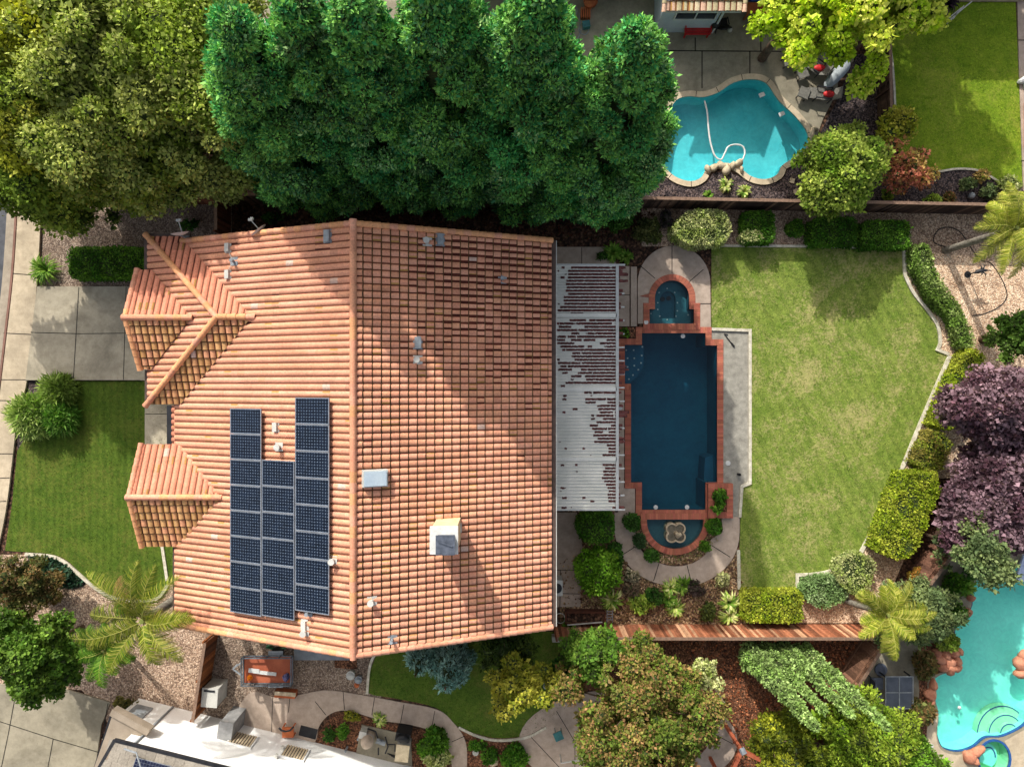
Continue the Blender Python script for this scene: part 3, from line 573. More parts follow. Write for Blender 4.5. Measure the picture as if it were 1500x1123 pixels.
# ================================================================ the house
PITCH = .404; RX, RZ = -5.8, 8.4; YN, YS = 5.85, -9.95; XE, XW = 1.62, -13.95; RYM = (YN+YS)/2
def roof_z(x): return RZ-PITCH*abs(x-RX)
def on_roof(px, py, up=0.0):
    z = 7.0
    for _ in range(12): w = W(px, py, z); z = roof_z(w.x)+up
    return W(px, py, z)
TC = [S(214, 153, 125), S(210, 147, 119), S(218, 158, 130), S(208, 148, 117), S(214, 155, 122)]
def litter_p(x, y):                                   # share of tile valleys holding fallen leaves
    if x > RX: return max(0, min(.95, .04+.95*max(0, min(1, (y+1.5)/5.5))*max(0, min(1, (x+5.0)/4.0))+.12*max(0, min(1, (y+2)/6))))
    return max(.05, min(.3, .05+.25*(y-2)/4))
def tile_plane(b, poly, origin, down, z0, pitch=PITCH, W_=.262, Lc=.315, seed=0, tint=1.0, moss=.1, h=.07, cols=TC, lit=True):
    """barrel tiles on one roof plane: courses of rounded tiles, cut to the plane's outline"""
    R = random.Random(seed); o = Vector(origin[:2]); d = Vector(down).normalized(); s = Vector((-d.y, d.x))
    us = [(Vector(p)-o).dot(d) for p in poly]; vs = [(Vector(p)-o).dot(s) for p in poly]
    bm = bmesh.new(); cl = bm.faces.layers.float_color.new('Col'); n = 9
    k0, k1 = math.floor(min(us)/Lc), math.ceil(max(us)/Lc); j0, j1 = math.floor(min(vs)/W_), math.ceil(max(vs)/W_)
    prof = [0]+[h*(math.sin(math.pi*min(1, max(0, (i/n-.06)/.88)))**.62) if 0 < i < n else 0 for i in range(1, n)]+[0]
    smp = d.x < -.5 or d.y > .5; last = None
    for k in range(k0, k1):
        rows = []; jit = {}
        gap = not smp
        spec_ = ((k*Lc, 0.0), (k*Lc+.038, .006), ((k+1)*Lc, .046), ((k+1)*Lc, -.002)) if gap else ((k*Lc, 0.0), ((k+1)*Lc, 0.0), ((k+1)*Lc, 0.0))
        for e, (u, up) in enumerate(spec_):
            r = []
            for j in range(j0, j1):
                if j not in jit: jit[j] = (R.uniform(-.008, .008), R.uniform(-.003, .004)) if d.x > .5 or d.y < -.5 else (0, 0)
                for i in range(n):
                    uu = u+jit[j][0]*(e > (1 if gap else 0)); q = o+d*uu+s*((j+i/n)*W_); pf = prof[i]
                    r.append(bm.verts.new((q.x, q.y, z0-pitch*uu+(pf*(.93 if gap and e < 2 else 1))+up*(1 if pf > 0 else .4)+jit[j][1]*(e == 2))))
            if smp and e == 0 and last is not None:
                for v_ in r: bm.verts.remove(v_)
                r = last
            rows.append(r)
        if smp: last = rows[1]
        for j in range(j0, j1):
            sm = d.x < -.5 or d.y > .5; f0 = R.uniform(.985, 1.015) if sm else R.uniform(.92, 1.06); c0 = cols[(j*7+j//3) % len(cols)] if sm and R.random() < .93 else R.choice(cols); q = o+d*((k+.5)*Lc)+s*((j+.5)*W_)
            if R.random() < .012: f0 *= .82
            elif R.random() < .004: c0 = S(206, 176, 160)
            lp = litter_p(q.x, q.y) if lit else .05; lit_ = R.random() < lp; wide = R.random() < lp*.8
            mo = R.random() < moss
            for i in range(n):
                a = (j-j0)*n+i
                if a+1 >= len(rows[0]): continue
                for e in ((0, 1, 2) if gap else (0,)):
                    qv = (rows[e][a], rows[e][a+1], rows[e+1][a+1], rows[e+1][a]) if e < 2 else tuple(bm.verts.new(v_.co) for v_ in (rows[2][a], rows[2][a+1], rows[3][a+1], rows[3][a]))
                    fc = bm.faces.new(qv) ; c = c0; f = f0*tint
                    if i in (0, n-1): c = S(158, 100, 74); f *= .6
                    if lit_ and (i in (0, n-1) or (wide and i in (1, n-2))): c = S(96, 46, 34); f = R.uniform(.5, 1.3)
                    elif mo and i in (1, n-2, 2) and e < 2: c = S(190, 146, 84); f *= .85
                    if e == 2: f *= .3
                    if gap and e == 0: c = S(128, 96, 58); f = .58*R.uniform(.7, 1.3)  # dark band, with the darkened riser, paints the shadow line under each tile lip
                    fc[cl] = (c[0]*f, c[1]*f, c[2]*f, 1); fc.smooth = (e < 2)
    cx_, cy_ = sum(p[0] for p in poly)/len(poly), sum(p[1] for p in poly)/len(poly)
    for i in range(len(poly)):
        p, q2 = Vector(poly[i]), Vector(poly[(i+1) % len(poly)]); t = q2-p; nn = Vector((t.y, -t.x, 0))
        if (Vector((cx_, cy_))-p).dot(nn.xy) > 0: nn = -nn
        bmesh.ops.bisect_plane(bm, geom=bm.verts[:]+bm.edges[:]+bm.faces[:], plane_co=(p.x, p.y, 0), plane_no=nn, clear_outer=True)
    bm.verts.index_update()
    o_ = len(b.v); b.v += [tuple(v.co) for v in bm.verts]
    for f in bm.faces:
        f.normal_update(); ids = [v.index+o_ for v in f.verts]
        if f.normal.z < -.001: ids = ids[::-1]
        b.f.append(tuple(ids)); b.c.append(tuple(f[cl])); b.m.append(0); b.sm.append(f.smooth)
    bm.free()
def cap_row(b, p, q, r=.135, L=.36, lift=.05, seed=0, tint=1.0, cols=TC, tan=0.4):
    R = random.Random(seed); p, q = Vector(p), Vector(q); n = max(1, round((q-p).length/L)); s = (q-p)/n; ax = s.normalized()
    side = ax.cross(Vector((0, 0, 1))).normalized(); up = side.cross(ax)
    for k in range(n):
        a = p+s*k-s*.06; e = p+s*(k+1)+s*.1; vs = []; seg = 8; f = R.uniform(.92, 1.08)*tint
        c = R.choice(cols) if R.random() > tan else S(220, 160, 114); b.col = (c[0]*f, c[1]*f, c[2]*f, 1)
        for P, rr in ((a, r*.86), (e, r*1.05)):
            for i in range(seg+1):
                t = math.pi*i/seg; vs.append(P+Vector((0, 0, lift))+side*(rr*math.cos(t))+up*(rr*math.sin(t)))
        b.smooth = True; b.add(vs, [(i, i+1, seg+2+i, seg+1+i) for i in range(seg)]); b.smooth = False
        b.col = (c[0]*f*.5, c[1]*f*.5, c[2]*f*.5, 1); b.add(vs[:seg+1], [tuple(range(seg+1))]); b.add(vs[seg+1:], [tuple(range(seg+1))[::-1]])
    b.col = (1, 1, 1, 1)
house = empty('house', (-6, -2, 0), 'two storey stucco house under a large orange barrel tile gable roof', 'house')
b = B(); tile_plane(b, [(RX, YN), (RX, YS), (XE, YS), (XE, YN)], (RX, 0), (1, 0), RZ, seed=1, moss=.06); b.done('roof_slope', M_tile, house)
b = B(); tile_plane(b, [(RX, YN), (RX, YS), (XW, YS), (XW, YN)], (RX, 0), (-1, 0), RZ, seed=2, moss=.03); b.done('roof_slope', M_tile, house)
TW = [S(220, 146, 118), S(217, 142, 114), S(215, 140, 112)]; TT = [S(206, 160, 108), S(202, 148, 104), S(188, 140, 92), S(214, 154, 116)]
HZ = 6.64; HT = (-11.55, 2.6); HV = (-10.155, 2.6)     # hip: front plane, north plane, south plane
b = B(); tile_plane(b, [HT, (-15.0, 6.05), (-15.0, -.85)], HT, (-1, 0), HZ, seed=3); b.done('hip_slope', M_tile, house)
b = B(); tile_plane(b, [HV, HT, (-15.0, 6.05), (-13.6, 6.05)], HT, (0, 1), HZ, seed=4, cols=TW); b.done('hip_slope', M_tile, house)
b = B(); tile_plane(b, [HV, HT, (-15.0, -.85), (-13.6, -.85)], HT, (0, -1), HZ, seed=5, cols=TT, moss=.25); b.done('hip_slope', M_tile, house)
GZ = 6.2; GY = 2.62
b = B(); tile_plane(b, [(-12.72, GY), (-15.42, GY), (-15.36, 4.65), (-14.75, 4.65)], (-13, GY), (0, 1), GZ, seed=6, cols=TW)
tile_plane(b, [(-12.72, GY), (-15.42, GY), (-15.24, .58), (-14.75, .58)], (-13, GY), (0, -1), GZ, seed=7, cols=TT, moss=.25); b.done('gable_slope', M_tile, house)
EZ = 6.02; EY = -4.55
b = B(); tile_plane(b, [(-11.6, EY), (-15.35, EY), (-15.3, -2.5), (-13.65, -2.5)], (-13, EY), (0, 1), EZ, seed=8, cols=TW)
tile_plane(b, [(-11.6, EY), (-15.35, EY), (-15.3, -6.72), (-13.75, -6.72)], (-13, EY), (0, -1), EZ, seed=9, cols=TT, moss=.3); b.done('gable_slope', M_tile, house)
b = B(); cap_row(b, (RX, YS-.1, RZ), (RX, YN+.1, RZ), .135, .4, seed=1, tan=.35); b.done('ridge_cap', M_tile, house)
for p, q, sd, tn in [((HT[0], HT[1], HZ), (-15.05, 6.1, HZ-PITCH*3.45), 2, .7), ((HT[0], HT[1], HZ), (-15.05, -.9, HZ-PITCH*3.45), 3, .8), ((HT[0], HT[1], HZ), (HV[0]+.1, HV[1], HZ), 4, .6), ((-12.7, GY, GZ), (-15.45, GY, GZ), 5, .5), ((-11.6, EY, EZ), (-15.4, EY, EZ), 6, .2)]:
    b = B(); cap_row(b, p, q, .125, .36, seed=sd, tan=tn); b.done('ridge_cap', M_tile, house)
for p, q, sd, tn in [((RX, YN, RZ), (XE, YN, roof_z(XE)), 11, .75), ((RX, YN, RZ), (-13.55, YN, roof_z(-13.55)), 12, .6), ((RX, YS, RZ), (XE, YS, roof_z(XE)), 13, .1), ((RX, YS, RZ), (XW, YS, roof_z(XW)), 14, .15), ((-15.38, GY, GZ), (-15.34, 4.65, GZ-PITCH*2.03), 15, .1), ((-15.38, GY, GZ), (-15.22, .58, GZ-PITCH*2.04), 16, .9), ((-15.33, EY, EZ), (-15.28, -2.5, EZ-PITCH*2.05), 17, .05), ((-15.33, EY, EZ), (-15.28, -6.72, EZ-PITCH*2.17), 18, .8)]:
    b = B(); cap_row(b, p, q, .12, .32, lift=.03, seed=sd, tan=tn); b.done('rake_tile', M_tile, house)
M_gut = plain('dark_gutter', S(96, 78, 68), S(70, 56, 50), 4, .6)
b = B(); b.box((XE+.1, RYM, roof_z(XE)-.1), (.16, YN-YS, .14)); b.done('gutter', M_gut, house)
b = B(); b.bar((XE+.2, YS, roof_z(XE)-.04), (XE+.2, YN, roof_z(XE)-.04), .03, .04); b.done('gutter_lip', M_lgrey, house)
for (x0, y0, x1, y1, z) in [(XW-.06, -6.72, XW-.06, YS, 4.98), (-15.08, 6.05, -15.08, 4.7, 5.2), (-15.08, .56, -15.08, -.9, 5.15), (-13.9, -.9, -13.9, -2.45, 5.0), (-15.0, 6.12, -13.3, 6.12, 5.15)]:
    b = B(); b.bar((x0, y0, z), (x1, y1, z), .13, .12); b.done('gutter', M_gut, house)
b = B()                                                # walls up to the underside of the roof
def gable_wall(b, x0, x1, y0, y1, rx, rz, p=PITCH, off=.12):
    zl, zr = rz-p*(rx-x0)-off, rz-p*(x1-rx)-off; vs = [(x0, y, 0) for y in (y0, y1)]+[(x1, y, 0) for y in (y0, y1)]+[(x0, y, zl) for y in (y0, y1)]+[(x1, y, zr) for y in (y0, y1)]+[(rx, y, rz-off) for y in (y0, y1)]
    b.add(vs, [(0, 1, 5, 4), (3, 2, 6, 7), (0, 4, 8, 6, 2), (1, 3, 7, 9, 5), (4, 5, 9, 8), (8, 9, 7, 6)])
gable_wall(b, XW+.5, XE-.5, YS+.45, YN-.45, RX, RZ)
b.done('wall', M_stucco, house)
def gable_wall_y(b, y0, y1, x0, x1, ry, rz, off=.13):
    zl, zr = rz-PITCH*(ry-y0)-off, rz-PITCH*(y1-ry)-off; vs = [(x, y0, 0) for x in (x0, x1)]+[(x, y1, 0) for x in (x0, x1)]+[(x, y0, zl) for x in (x0, x1)]+[(x, y1, zr) for x in (x0, x1)]+[(x, ry, rz-off) for x in (x0, x1)]
    b.add(vs, [(1, 0, 4, 5), (2, 3, 7, 6), (2, 6, 8, 4, 0), (3, 1, 5, 9, 7), (5, 4, 8, 9), (9, 8, 6, 7)])
b = B(); gable_wall_y(b, -6.4, -2.8, -15.0, -13.2, EY, EZ); gable_wall_y(b, .85, 4.4, -15.1, -13.2, GY, GZ); b.box((-14.1, 2.6, 2.45), (1.3, 5.9, 4.9)); b.done('wing_wall', M_stucco, house)
def window(parent, c, axis, w, h):                     # framed window standing proud of a wall
    c = Vector(c); d = (.06, w, h) if axis == 'x' else (w, .06, h); e = Vector((.035, 0, 0)) if axis == 'x' else Vector((0, .035, 0))
    b = B(); t = .07; W2, H2 = w/2, h/2
    for s in (-1, 1):
        b.box(c+Vector((0, s*W2, 0) if axis == 'x' else (s*W2, 0, 0)), (.1, t, h+t) if axis == 'x' else (t, .1, h+t)); b.box(c+Vector((0, 0, s*H2)), (.1, w-t, t) if axis == 'x' else (w-t, .1, t))
    b.box(c, (.09, .05, h-t) if axis == 'x' else (.05, .09, h-t)); f = b.done('window', M_white, parent)
    b = B(); b.box(c, (.07, w-t, h-t-.005) if axis == 'x' else (w-t, .07, h-t-.005)); b.done('pane', M_glass, f)
for y in (-7.5, -4.6, -1.5, 1.6, 4.0): window(house, (XE-.48, y, 4.1 if abs(y) > 1.55 else 4.1), 'x', 1.4, 1.1)
for y in (-7.8,): window(house, (XW+.48, y, 4), 'x', 1.4, 1.1)
window(house, (-15.02, EY, 4.0), 'x', 1.6, 1.2); window(house, (-15.12, GY, 4.0), 'x', 1.6, 1.2)
for x in (-10.5, -6.5, -2.5): window(house, (x, YN-.43, 4.2), 'y', 1.3, 1.0); window(house, (x, YS+.43, 4.2), 'y', 1.3, 1.0)
b = B(); b.box((-15.13, 2.7, 1.15), (.06, 2.9, 2.3)); b.done('garage_door', M_lgrey, house)
# entry porch in the notch between the wings
b = B(); b.box((-14.6, -1.65, .1), (2.4, 1.55, .2)); b.done('porch', M_conc, house)
b = B(); tile_plane(b, [(-13.45, -.98), (-13.45, -2.7), (-15.1, -2.7), (-15.1, -.98)], (-13.45, 0), (-1, 0), 3.7, seed=21, tint=.7, cols=TW); b.done('porch_roof', M_tile, house)
b = B(); b.box((-15.2, -1.84, 3.0), (.22, 1.72, .14)); b.done('gutter', M_dark, house)
b = B(); b.box((-13.5, -1.65, 1.05), (.08, 1.0, 2.1)); b.done('front_door', plain('door_wood', S(110, 62, 40), S(84, 46, 30)), house)
# chimney
ch = B(); x0, x1, y0, y1 = -2.95, -1.93, -6.12, -5.12
ch.box(((x0+x1)/2, (y0+y1)/2, 7.55), (x1-x0-.12, y1-y0-.12, 2.5)); co = ch.done('chimney', plain('cream_stucco', S(236, 216, 176, .9), S(220, 198, 152, .9), 2), house)
ch = B(); ch.prism([[(x0, y0), (x1, y0), (x1, y1), (x0, y1)]], 8.8, 8.92); ch.done('crown', M_white, co)
ch = B(); ch.box((-2.36, -5.72, 9.06), (.6, .62, .28)); ch.box((-2.36, -5.72, 9.22), (.68, .7, .05)); ch.bar((-2.6, -5.6, 9.25), (-2.1, -5.75, 9.27), .05, .03); ch.done('cap', plain('galvanised_metal', S(90, 96, 108), S(60, 66, 76), 5, .4, .1, .5), co)
b = B(); w = on_roof(667, 772); b.box((w.x, w.y, w.z+.1), (.5, .35, .1)); b.done('flashing', M_lgrey, house)
# skylight
w = on_roof(549, 700, .2); sk = B(); a = math.atan(PITCH); Mx = Matrix.Rotation(a, 3, 'Y')
sk.box(w, (.92, .62, .26), M=Mx); so = sk.done('skylight', M_lgrey, house)
sk = B(); sk.box(w+Vector((.05, 0, .14)), (.82, .54, .06), M=Mx); sk.done('pane', plain('skylight_acrylic', S(190, 204, 212, .9), S(176, 192, 204, .9), 2, .25, 0), so)
# vents and pipes
def vent(px, py, kind):
    w = on_roof(px, py, .05); b = B(); s = 1 if w.x > RX else -1; Mx = Matrix.Rotation(s*a, 3, 'Y')
    if kind == 'box': b.box(w+Vector((0, 0, .04)), (.2, .34, .16), M=Mx); b.box(w-Vector((0, 0, .02)), (.32, .42, .03), M=Mx); return b.done('vent_box', M_lgrey, house)
    if kind == 'slab': b.box(w+Vector((0, 0, .05)), (.24, .44, .16), M=Mx); b.box(w, (.36, .5, .03), M=Mx); return b.done('vent_box', M_grey, house)
    b.box(w-Vector((0, 0, .0)), (.36, .34, .03), M=Mx); b.cyl((w.x, w.y), .05 if kind == 'pipe' else .08, w.z-.1, w.z+.3, 12); b.cyl((w.x, w.y), .07 if kind == 'pipe' else .12, w.z+.27, w.z+.33, 12)
    return b.done('vent_pipe', M_grey if kind == 'pipe' else M_lgrey, house)
for px, py, k in [(334, 363, 'box'), (343, 383, 'pipe'), (334, 402, 'box'), (480, 346, 'slab'), (626, 354, 'cap'), (645, 351, 'slab'), (736, 409, 'pipe'), (612, 502, 'slab'), (612, 527, 'cap'), (404, 625, 'box'), (409, 654, 'cap'), (488, 820, 'cap'), (545, 880, 'cap'), (575, 936, 'pipe'), (447, 924, 'cap'), (452, 896, 'pipe'), (446, 915, 'box')]: vent(px, py, k)
b = B(); b.smooth = True; p = [on_roof(x, y, .12) for x, y in [(334, 365), (337, 374), (343, 383), (336, 392), (334, 402)]]; b.tube(p, .012, 5); b.done('cable', M_lgrey, house)
b = B(); w1, w2 = W(432, 946), W(512, 964); b.box(((w1.x+w2.x)/2, (w1.y+w2.y)/2+.4, .04), (2.7, 1.5, .08)); b.done('step_slab', plain('grey_slab', S(150, 158, 164, .8), S(130, 138, 144, .8)), house)
# replaced tiles, paler than the rest
# ---------------------------------------------------------------- solar panels
def solar(cx_, cy_, col, idx, tot):
    zc = roof_z(cx_)+.24; r = empty('solar_panel', (cx_, cy_, zc), f'blue-black solar panel, {["first","second","third","fourth","fifth","sixth","seventh","eighth"][idx]} from the top of the {col} column on the tile roof', 'solar panel', 'solar panels on the left roof slope')
    Mx = Matrix.Rotation(-math.atan(PITCH), 3, 'Y'); c = Vector((cx_, cy_, zc)); w, h = 1.545, .988; b = B(); t = .03
    for s in (-1, 1): b.box(c+Mx @ Vector((0, s*(h/2-t/2), 0)), (w, t, .05), M=Mx); b.box(c+Mx @ Vector((s*(w/2-t/2), 0, 0)), (t, h-2*t, .05), M=Mx)
    b.done('frame', M_panelframe, r); b = B(); b.box(c, (w-2*t, h-2*t, .03), M=Mx); b.done('backsheet', M_backsheet, r); b = B(); cw, chh = (w-2*t-.02)/12, (h-2*t-.02)/8
    for i in range(12):
        for j in range(8):
            q = c+Mx @ Vector((-(w/2-t-.01)+(i+.5)*cw, -(h/2-t-.01)+(j+.5)*chh, .018)); k = .02; hx, hy = cw/2-.0022, chh/2-.0022
            pts = [(-hx+k, -hy), (hx-k, -hy), (hx, -hy+k), (hx, hy-k), (hx-k, hy), (-hx+k, hy), (-hx, hy-k), (-hx, -hy+k)]
            f = random.uniform(.7, 1.3); b.col = (.004*f, .008*f, .018*f, 1); b.add([q+Mx @ Vector((u, v, 0)) for u, v in pts], [tuple(range(8))])
    b.done('cells', M_cell, r)
    for s in (-.45, .45): b = B(); b.box(c+Mx @ Vector((s, 0, -.09)), (.05, h, .06), M=Mx); b.done('rail', M_grey, r)
M_panelframe = plain('panel_frame', S(140, 144, 150), S(120, 124, 130), 3, .4, 0, .5, .3); M_backsheet = plain('panel_backsheet', S(120, 138, 160, .8), S(110, 128, 150, .8), 3, .2, 0, .5)
M_cell = attr_mat('solar_cell', .3, .25, 3, .85, 1.15, 0)
for idx in range(8): solar(RX-1.63, -.52-.5-idx*1.0, 'right', idx, 8)
for idx in range(6): solar(RX-3.10, -2.92-.5-idx*1.0, 'middle', idx, 6)
for idx in range(8): solar(RX-4.56, -.97-.5-idx*1.0, 'left', idx, 8)
# ---------------------------------------------------------------- satellite dishes
def dish(base, aim, label, arm=.75):
    base = Vector(base); r = empty('satellite_dish', base, label, 'satellite dish', 'satellite dishes on the upper eave'); aim = Vector(aim).normalized(); c = base+Vector((0, 0, .55))
    b = B(); b.smooth = True; b.tube([base, base+Vector((0, 0, .3)), c], .03, 8); b.box(base, (.2, .2, .04)); b.done('mast', M_grey, r)
    u = aim.cross(Vector((0, 0, 1))).normalized(); v = u.cross(aim); b = B(); b.smooth = True; vs = []; fs = []; nr, ns = 6, 24
    for i in range(nr+1):
        for k in range(ns):
            t = 2*math.pi*k/ns; rr = i/nr; vs.append(c+u*(.36*rr*math.cos(t))+v*(.30*rr*math.sin(t))+aim*(.10*rr*rr))
    for i in range(nr):
        for k in range(ns): fs.append((i*ns+k, i*ns+(k+1) % ns, (i+1)*ns+(k+1) % ns, (i+1)*ns+k))
    b.add(vs, fs); b.done('reflector', M_lgrey, r)
    e = c+aim*arm*.8-v*.15; b = B(); b.tube([c-v*.25, e], .022, 6); b.box(e, (.16, .1, .1)); b.box(e+u*.08, (.1, .08, .14)); b.done('feed_arm', M_lgrey, r)
w = W(271, 352, 5.5); dish((w.x, 5.95, 5.35), (-.15, .95, .18), 'grey satellite dish on the eave above the hipped corner, left of the other')
w = W(386, 346, 6.4); dish((w.x, 5.9, 6.2), (-.6, .75, .2), 'white satellite dish tilted on the upper eave near the white vent boxes')
# ---------------------------------------------------------------- patio cover
pc = empty('patio_cover', (3.3, .1, 0), 'white ribbed metal patio cover littered with dark leaves beside the tiled roof', 'patio cover')
Z = 2.95; a0 = W(811, 389, Z); a1 = W(904, 745, Z); x0, x1, y1, y0 = a0.x, a1.x, a0.y, a1.y
M_pan = plain('patio_pan', S(240, 238, 228), S(222, 222, 212), 1.2, .5, .05)
b = B(); nr = 74; st = (y1-y0)/nr; vs = []
prof = [(0, 0), (.72, 0), (.76, .055), (.95, .055)]
for j in range(nr):
    for f, h in prof:
        for x in (x0, x1-.06): vs.append((x, y0+(j+f)*st, Z+h-.03*(x-x0)/(x1-x0)))
b.add(vs, [(2*i, 2*i+1, 2*i+3, 2*i+2) for i in range(len(vs)//2-1)]); pan = b.done('roof_pan', M_pan, pc)
b = B(); R = random.Random(5)
edge = [(395, 832), (420, 828), (445, 820), (470, 812), (520, 813), (560, 820), (575, 845), (600, 858), (640, 868), (680, 880), (720, 888), (746, 890)]
def ex(py):
    for (a_, xa), (b_, xb) in zip(edge, edge[1:]):
        if a_ <= py <= b_: return xa+(xb-xa)*(py-a_)/(b_-a_)
    return 832
for j in range(nr):
    yc = y0+(j+.36)*st; py = CY-yc*32.9; xs = (ex(py)-CX)/32.9+x0-(811-CX)/32.9; x = x0+R.uniform(0, .2); hit = False
    ph = R.uniform(0, 50)
    while x < x1-.08:
        L = R.uniform(.06, .7); t = (x-xs)/(x1-xs+.01); top = max(0, min(1, (py-395)/130)); p = (.995 if top < .45 else .95)-.3*top*(1-max(0, min(1, t)))
        if x < xs: p = .10 if py < 600 else .03; L *= .35
        if abs(py-462) < 4 or abs(py-569) < 4 or abs(py-672) < 4: p = .05
        if R.random() < p:
            wv = st*(R.uniform(.42, .5) if top < .8 else R.uniform(.36, .44)) if L > .1 else st*R.uniform(.1, .25); f = R.uniform(.5, 1.5); b.col = (.14*f, .05*f, .045*f, 1); n = max(2, int(L/.05)); zz = Z+.012
            for k in range(n):
                xa, xb = x+L*k/n, x+L*(k+1)/n; w1 = wv*R.uniform(.6, 1.15); o = R.uniform(-.1, .1)*st; f = R.uniform(.6, 1.4); b.col = (.14*f, .05*f, .045*f, 1)
                z_ = zz-.03*(xa-x0)/(x1-x0); b.add([(xa, yc-w1+o, z_), (min(xb, x1-.07), yc-w1*.9+o, z_), (min(xb, x1-.07), yc+w1+o, z_), (xa, yc+w1*.9+o, z_), (xa+.01, yc+o, z_+.02)], [(0, 1, 4), (1, 2, 4), (2, 3, 4), (3, 0, 4)])
        x += L*(R.uniform(.8, 1.02) if p > .8 else R.uniform(.8, 1.25))
lt = b.done('leaf_litter', M_tile2, label='dark red fallen leaves lying in the channels of the white patio cover', cat='leaf litter', kind='stuff')
for py in (462, 569.5, 672):
    b = B(); yy = (CY-py)/32.9; b.box(((x0+x1)/2, yy, Z+.035), (x1-x0-.06, .16, .05)); b.done('panel_strip', M_pan, pc)
b = B(); b.box((x1, (y0+y1)/2, Z-.02), (.13, y1-y0, .16)); b.done('front_gutter', M_white, pc)
b = B(); b.box((x0-.02, (y0+y1)/2, Z+.04), (.06, y1-y0, .1)); b.done('ledger_board', M_white, pc)
for yy in (y0-.03, y1+.03): b = B(); b.bar((x0, yy, Z+.02), (x1+.35, yy, Z-.02), .07, .14); b.done('end_beam', M_white, pc)
for k in range(1, 18):
    py = 389+19.75*k+1; yy = (CY-py)/32.9; b = B(); b.bar((x0+.1, yy, Z-.11), (x1+.34, yy, Z-.13), .06, .14); b.done('rafter', M_white, pc)
for yy in (y0+.3, (y0+y1)/2, y1-.3): b = B(); b.box((x1-.1, yy, (Z-.2)/2), (.1, .1, Z-.2)); b.done('post', M_white, pc)
b = B(); b.box((x1-.1, (y0+y1)/2, Z-.26), (.1, y1-y0, .12)); b.done('beam', M_white, pc)
# ---------------------------------------------------------------- fences
def fence(p, q, label, h=1.85, z=0.0, cols=None, seed=0, post_side=1, bw=.14, group=None, gap=.008):
    cols = cols or [S(120, 76, 52), S(150, 96, 64), S(96, 60, 44), S(170, 120, 84)]; R = random.Random(seed); p = Vector(p[:2]); q = Vector(q[:2]); d = q-p; L = d.length; d /= L; nn = Vector((-d.y, d.x))
    r = empty('wooden_fence', (*((p+q)/2), 0), label, 'fence', group); ang = math.atan2(d.y, d.x); b = B(); n = int(L/bw); bw = L/n
    for k in range(n):
        c = p+d*((k+.5)*bw); f = R.uniform(.6, 1.25); cc = R.choice(cols); b.col = (cc[0]*f, cc[1]*f, cc[2]*f, 1); hh = h-.03+R.uniform(-.02, .02)
        b.box((c.x, c.y, z+hh/2), (bw-gap, .022, hh), ang+R.uniform(-.02, .02))
    b.done('board_panel', M_fence, r); b = B(); b.col = (*[c*.8 for c in cols[0][:3]], 1)
    for zz in (.3, h-.35): b = B(); b.col = (*[c*.8 for c in cols[0][:3]], 1); b.bar((*(p-nn*.045*post_side), z+zz), (*(q-nn*.045*post_side), z+zz), .04, .09); b.done('rail', M_fence, r)
    b = B(); b.col = S(128, 104, 88); b.bar((*p, z+h), (*q, z+h), .14, .035); b.done('top_cap', M_fence, r)
    m = max(1, round(L/2.4))
    for k in range(m+1):
        c = p+d*(L*k/m)-nn*.11*post_side; b = B(); b.col = (*[c_*.7 for c_ in cols[0][:3]], 1); b.box((c.x, c.y, z+h/2-.03), (.09, .09, h-.06), ang); b.done('post', M_fence, r)
    return r
DK = [S(92, 72, 60), S(70, 54, 46), S(110, 86, 70), S(56, 44, 38)]
fence(W(1640, 316), W(1436, 314), 'dark board fence continuing right of the palm behind the fronds', 1.8, cols=DK, seed=1)
fence(W(1436, 314), W(962, 305), 'long dark board fence between the clipped hedges and the turquoise pool yard', 1.8, cols=DK, seed=2)
fence(W(962, 305), W(330, 299), 'weathered board fence in the shade under the row of tall evergreens', 1.8, cols=DK, seed=3)
fence(W(330, 299), W(160, 301), 'low brown board fence showing at the foot of the big olive green trees', 1.6, cols=[S(130, 82, 60), S(104, 64, 48)], seed=4)
fence(W(338, 300), W(338, 348), 'short brown fence return running down towards the roof corner', 1.7, cols=[S(130, 82, 60), S(104, 64, 48)], seed=5)
fence(W(812, 914), W(1266, 914), 'sunlit red brown board fence below the planting bed and box hedge', 1.9, cols=[S(168, 108, 78), S(146, 90, 64), S(196, 150, 116), S(126, 80, 58)], seed=6)
fence(W(1366, 792), W(1276, 912), 'grey brown fence slanting between the square hedge and the lower right patio', 1.8, cols=[S(120, 86, 70), S(96, 68, 56)], seed=7)
fence(W(1266, 925), W(1180, 1062), 'weathered fence slanting down behind the tall narrow cypresses', 1.8, cols=[S(130, 96, 76), S(104, 76, 60)], seed=8)
fence(W(1400, 700), W(1366, 792), 'fence section hidden under the lower purple tree', 1.8, cols=DK, seed=9)
fence(W(320, 925), W(303, 1035), 'brown board fence standing between gravel yard and white roofed house', 1.5, cols=[S(150, 92, 54), S(120, 70, 40), S(84, 54, 38)], seed=10, bw=.16)
fence(W(1284, 60), W(1287, 230), 'low fence between dark planting bed and the upper right lawn', 1.2, cols=DK, seed=11)
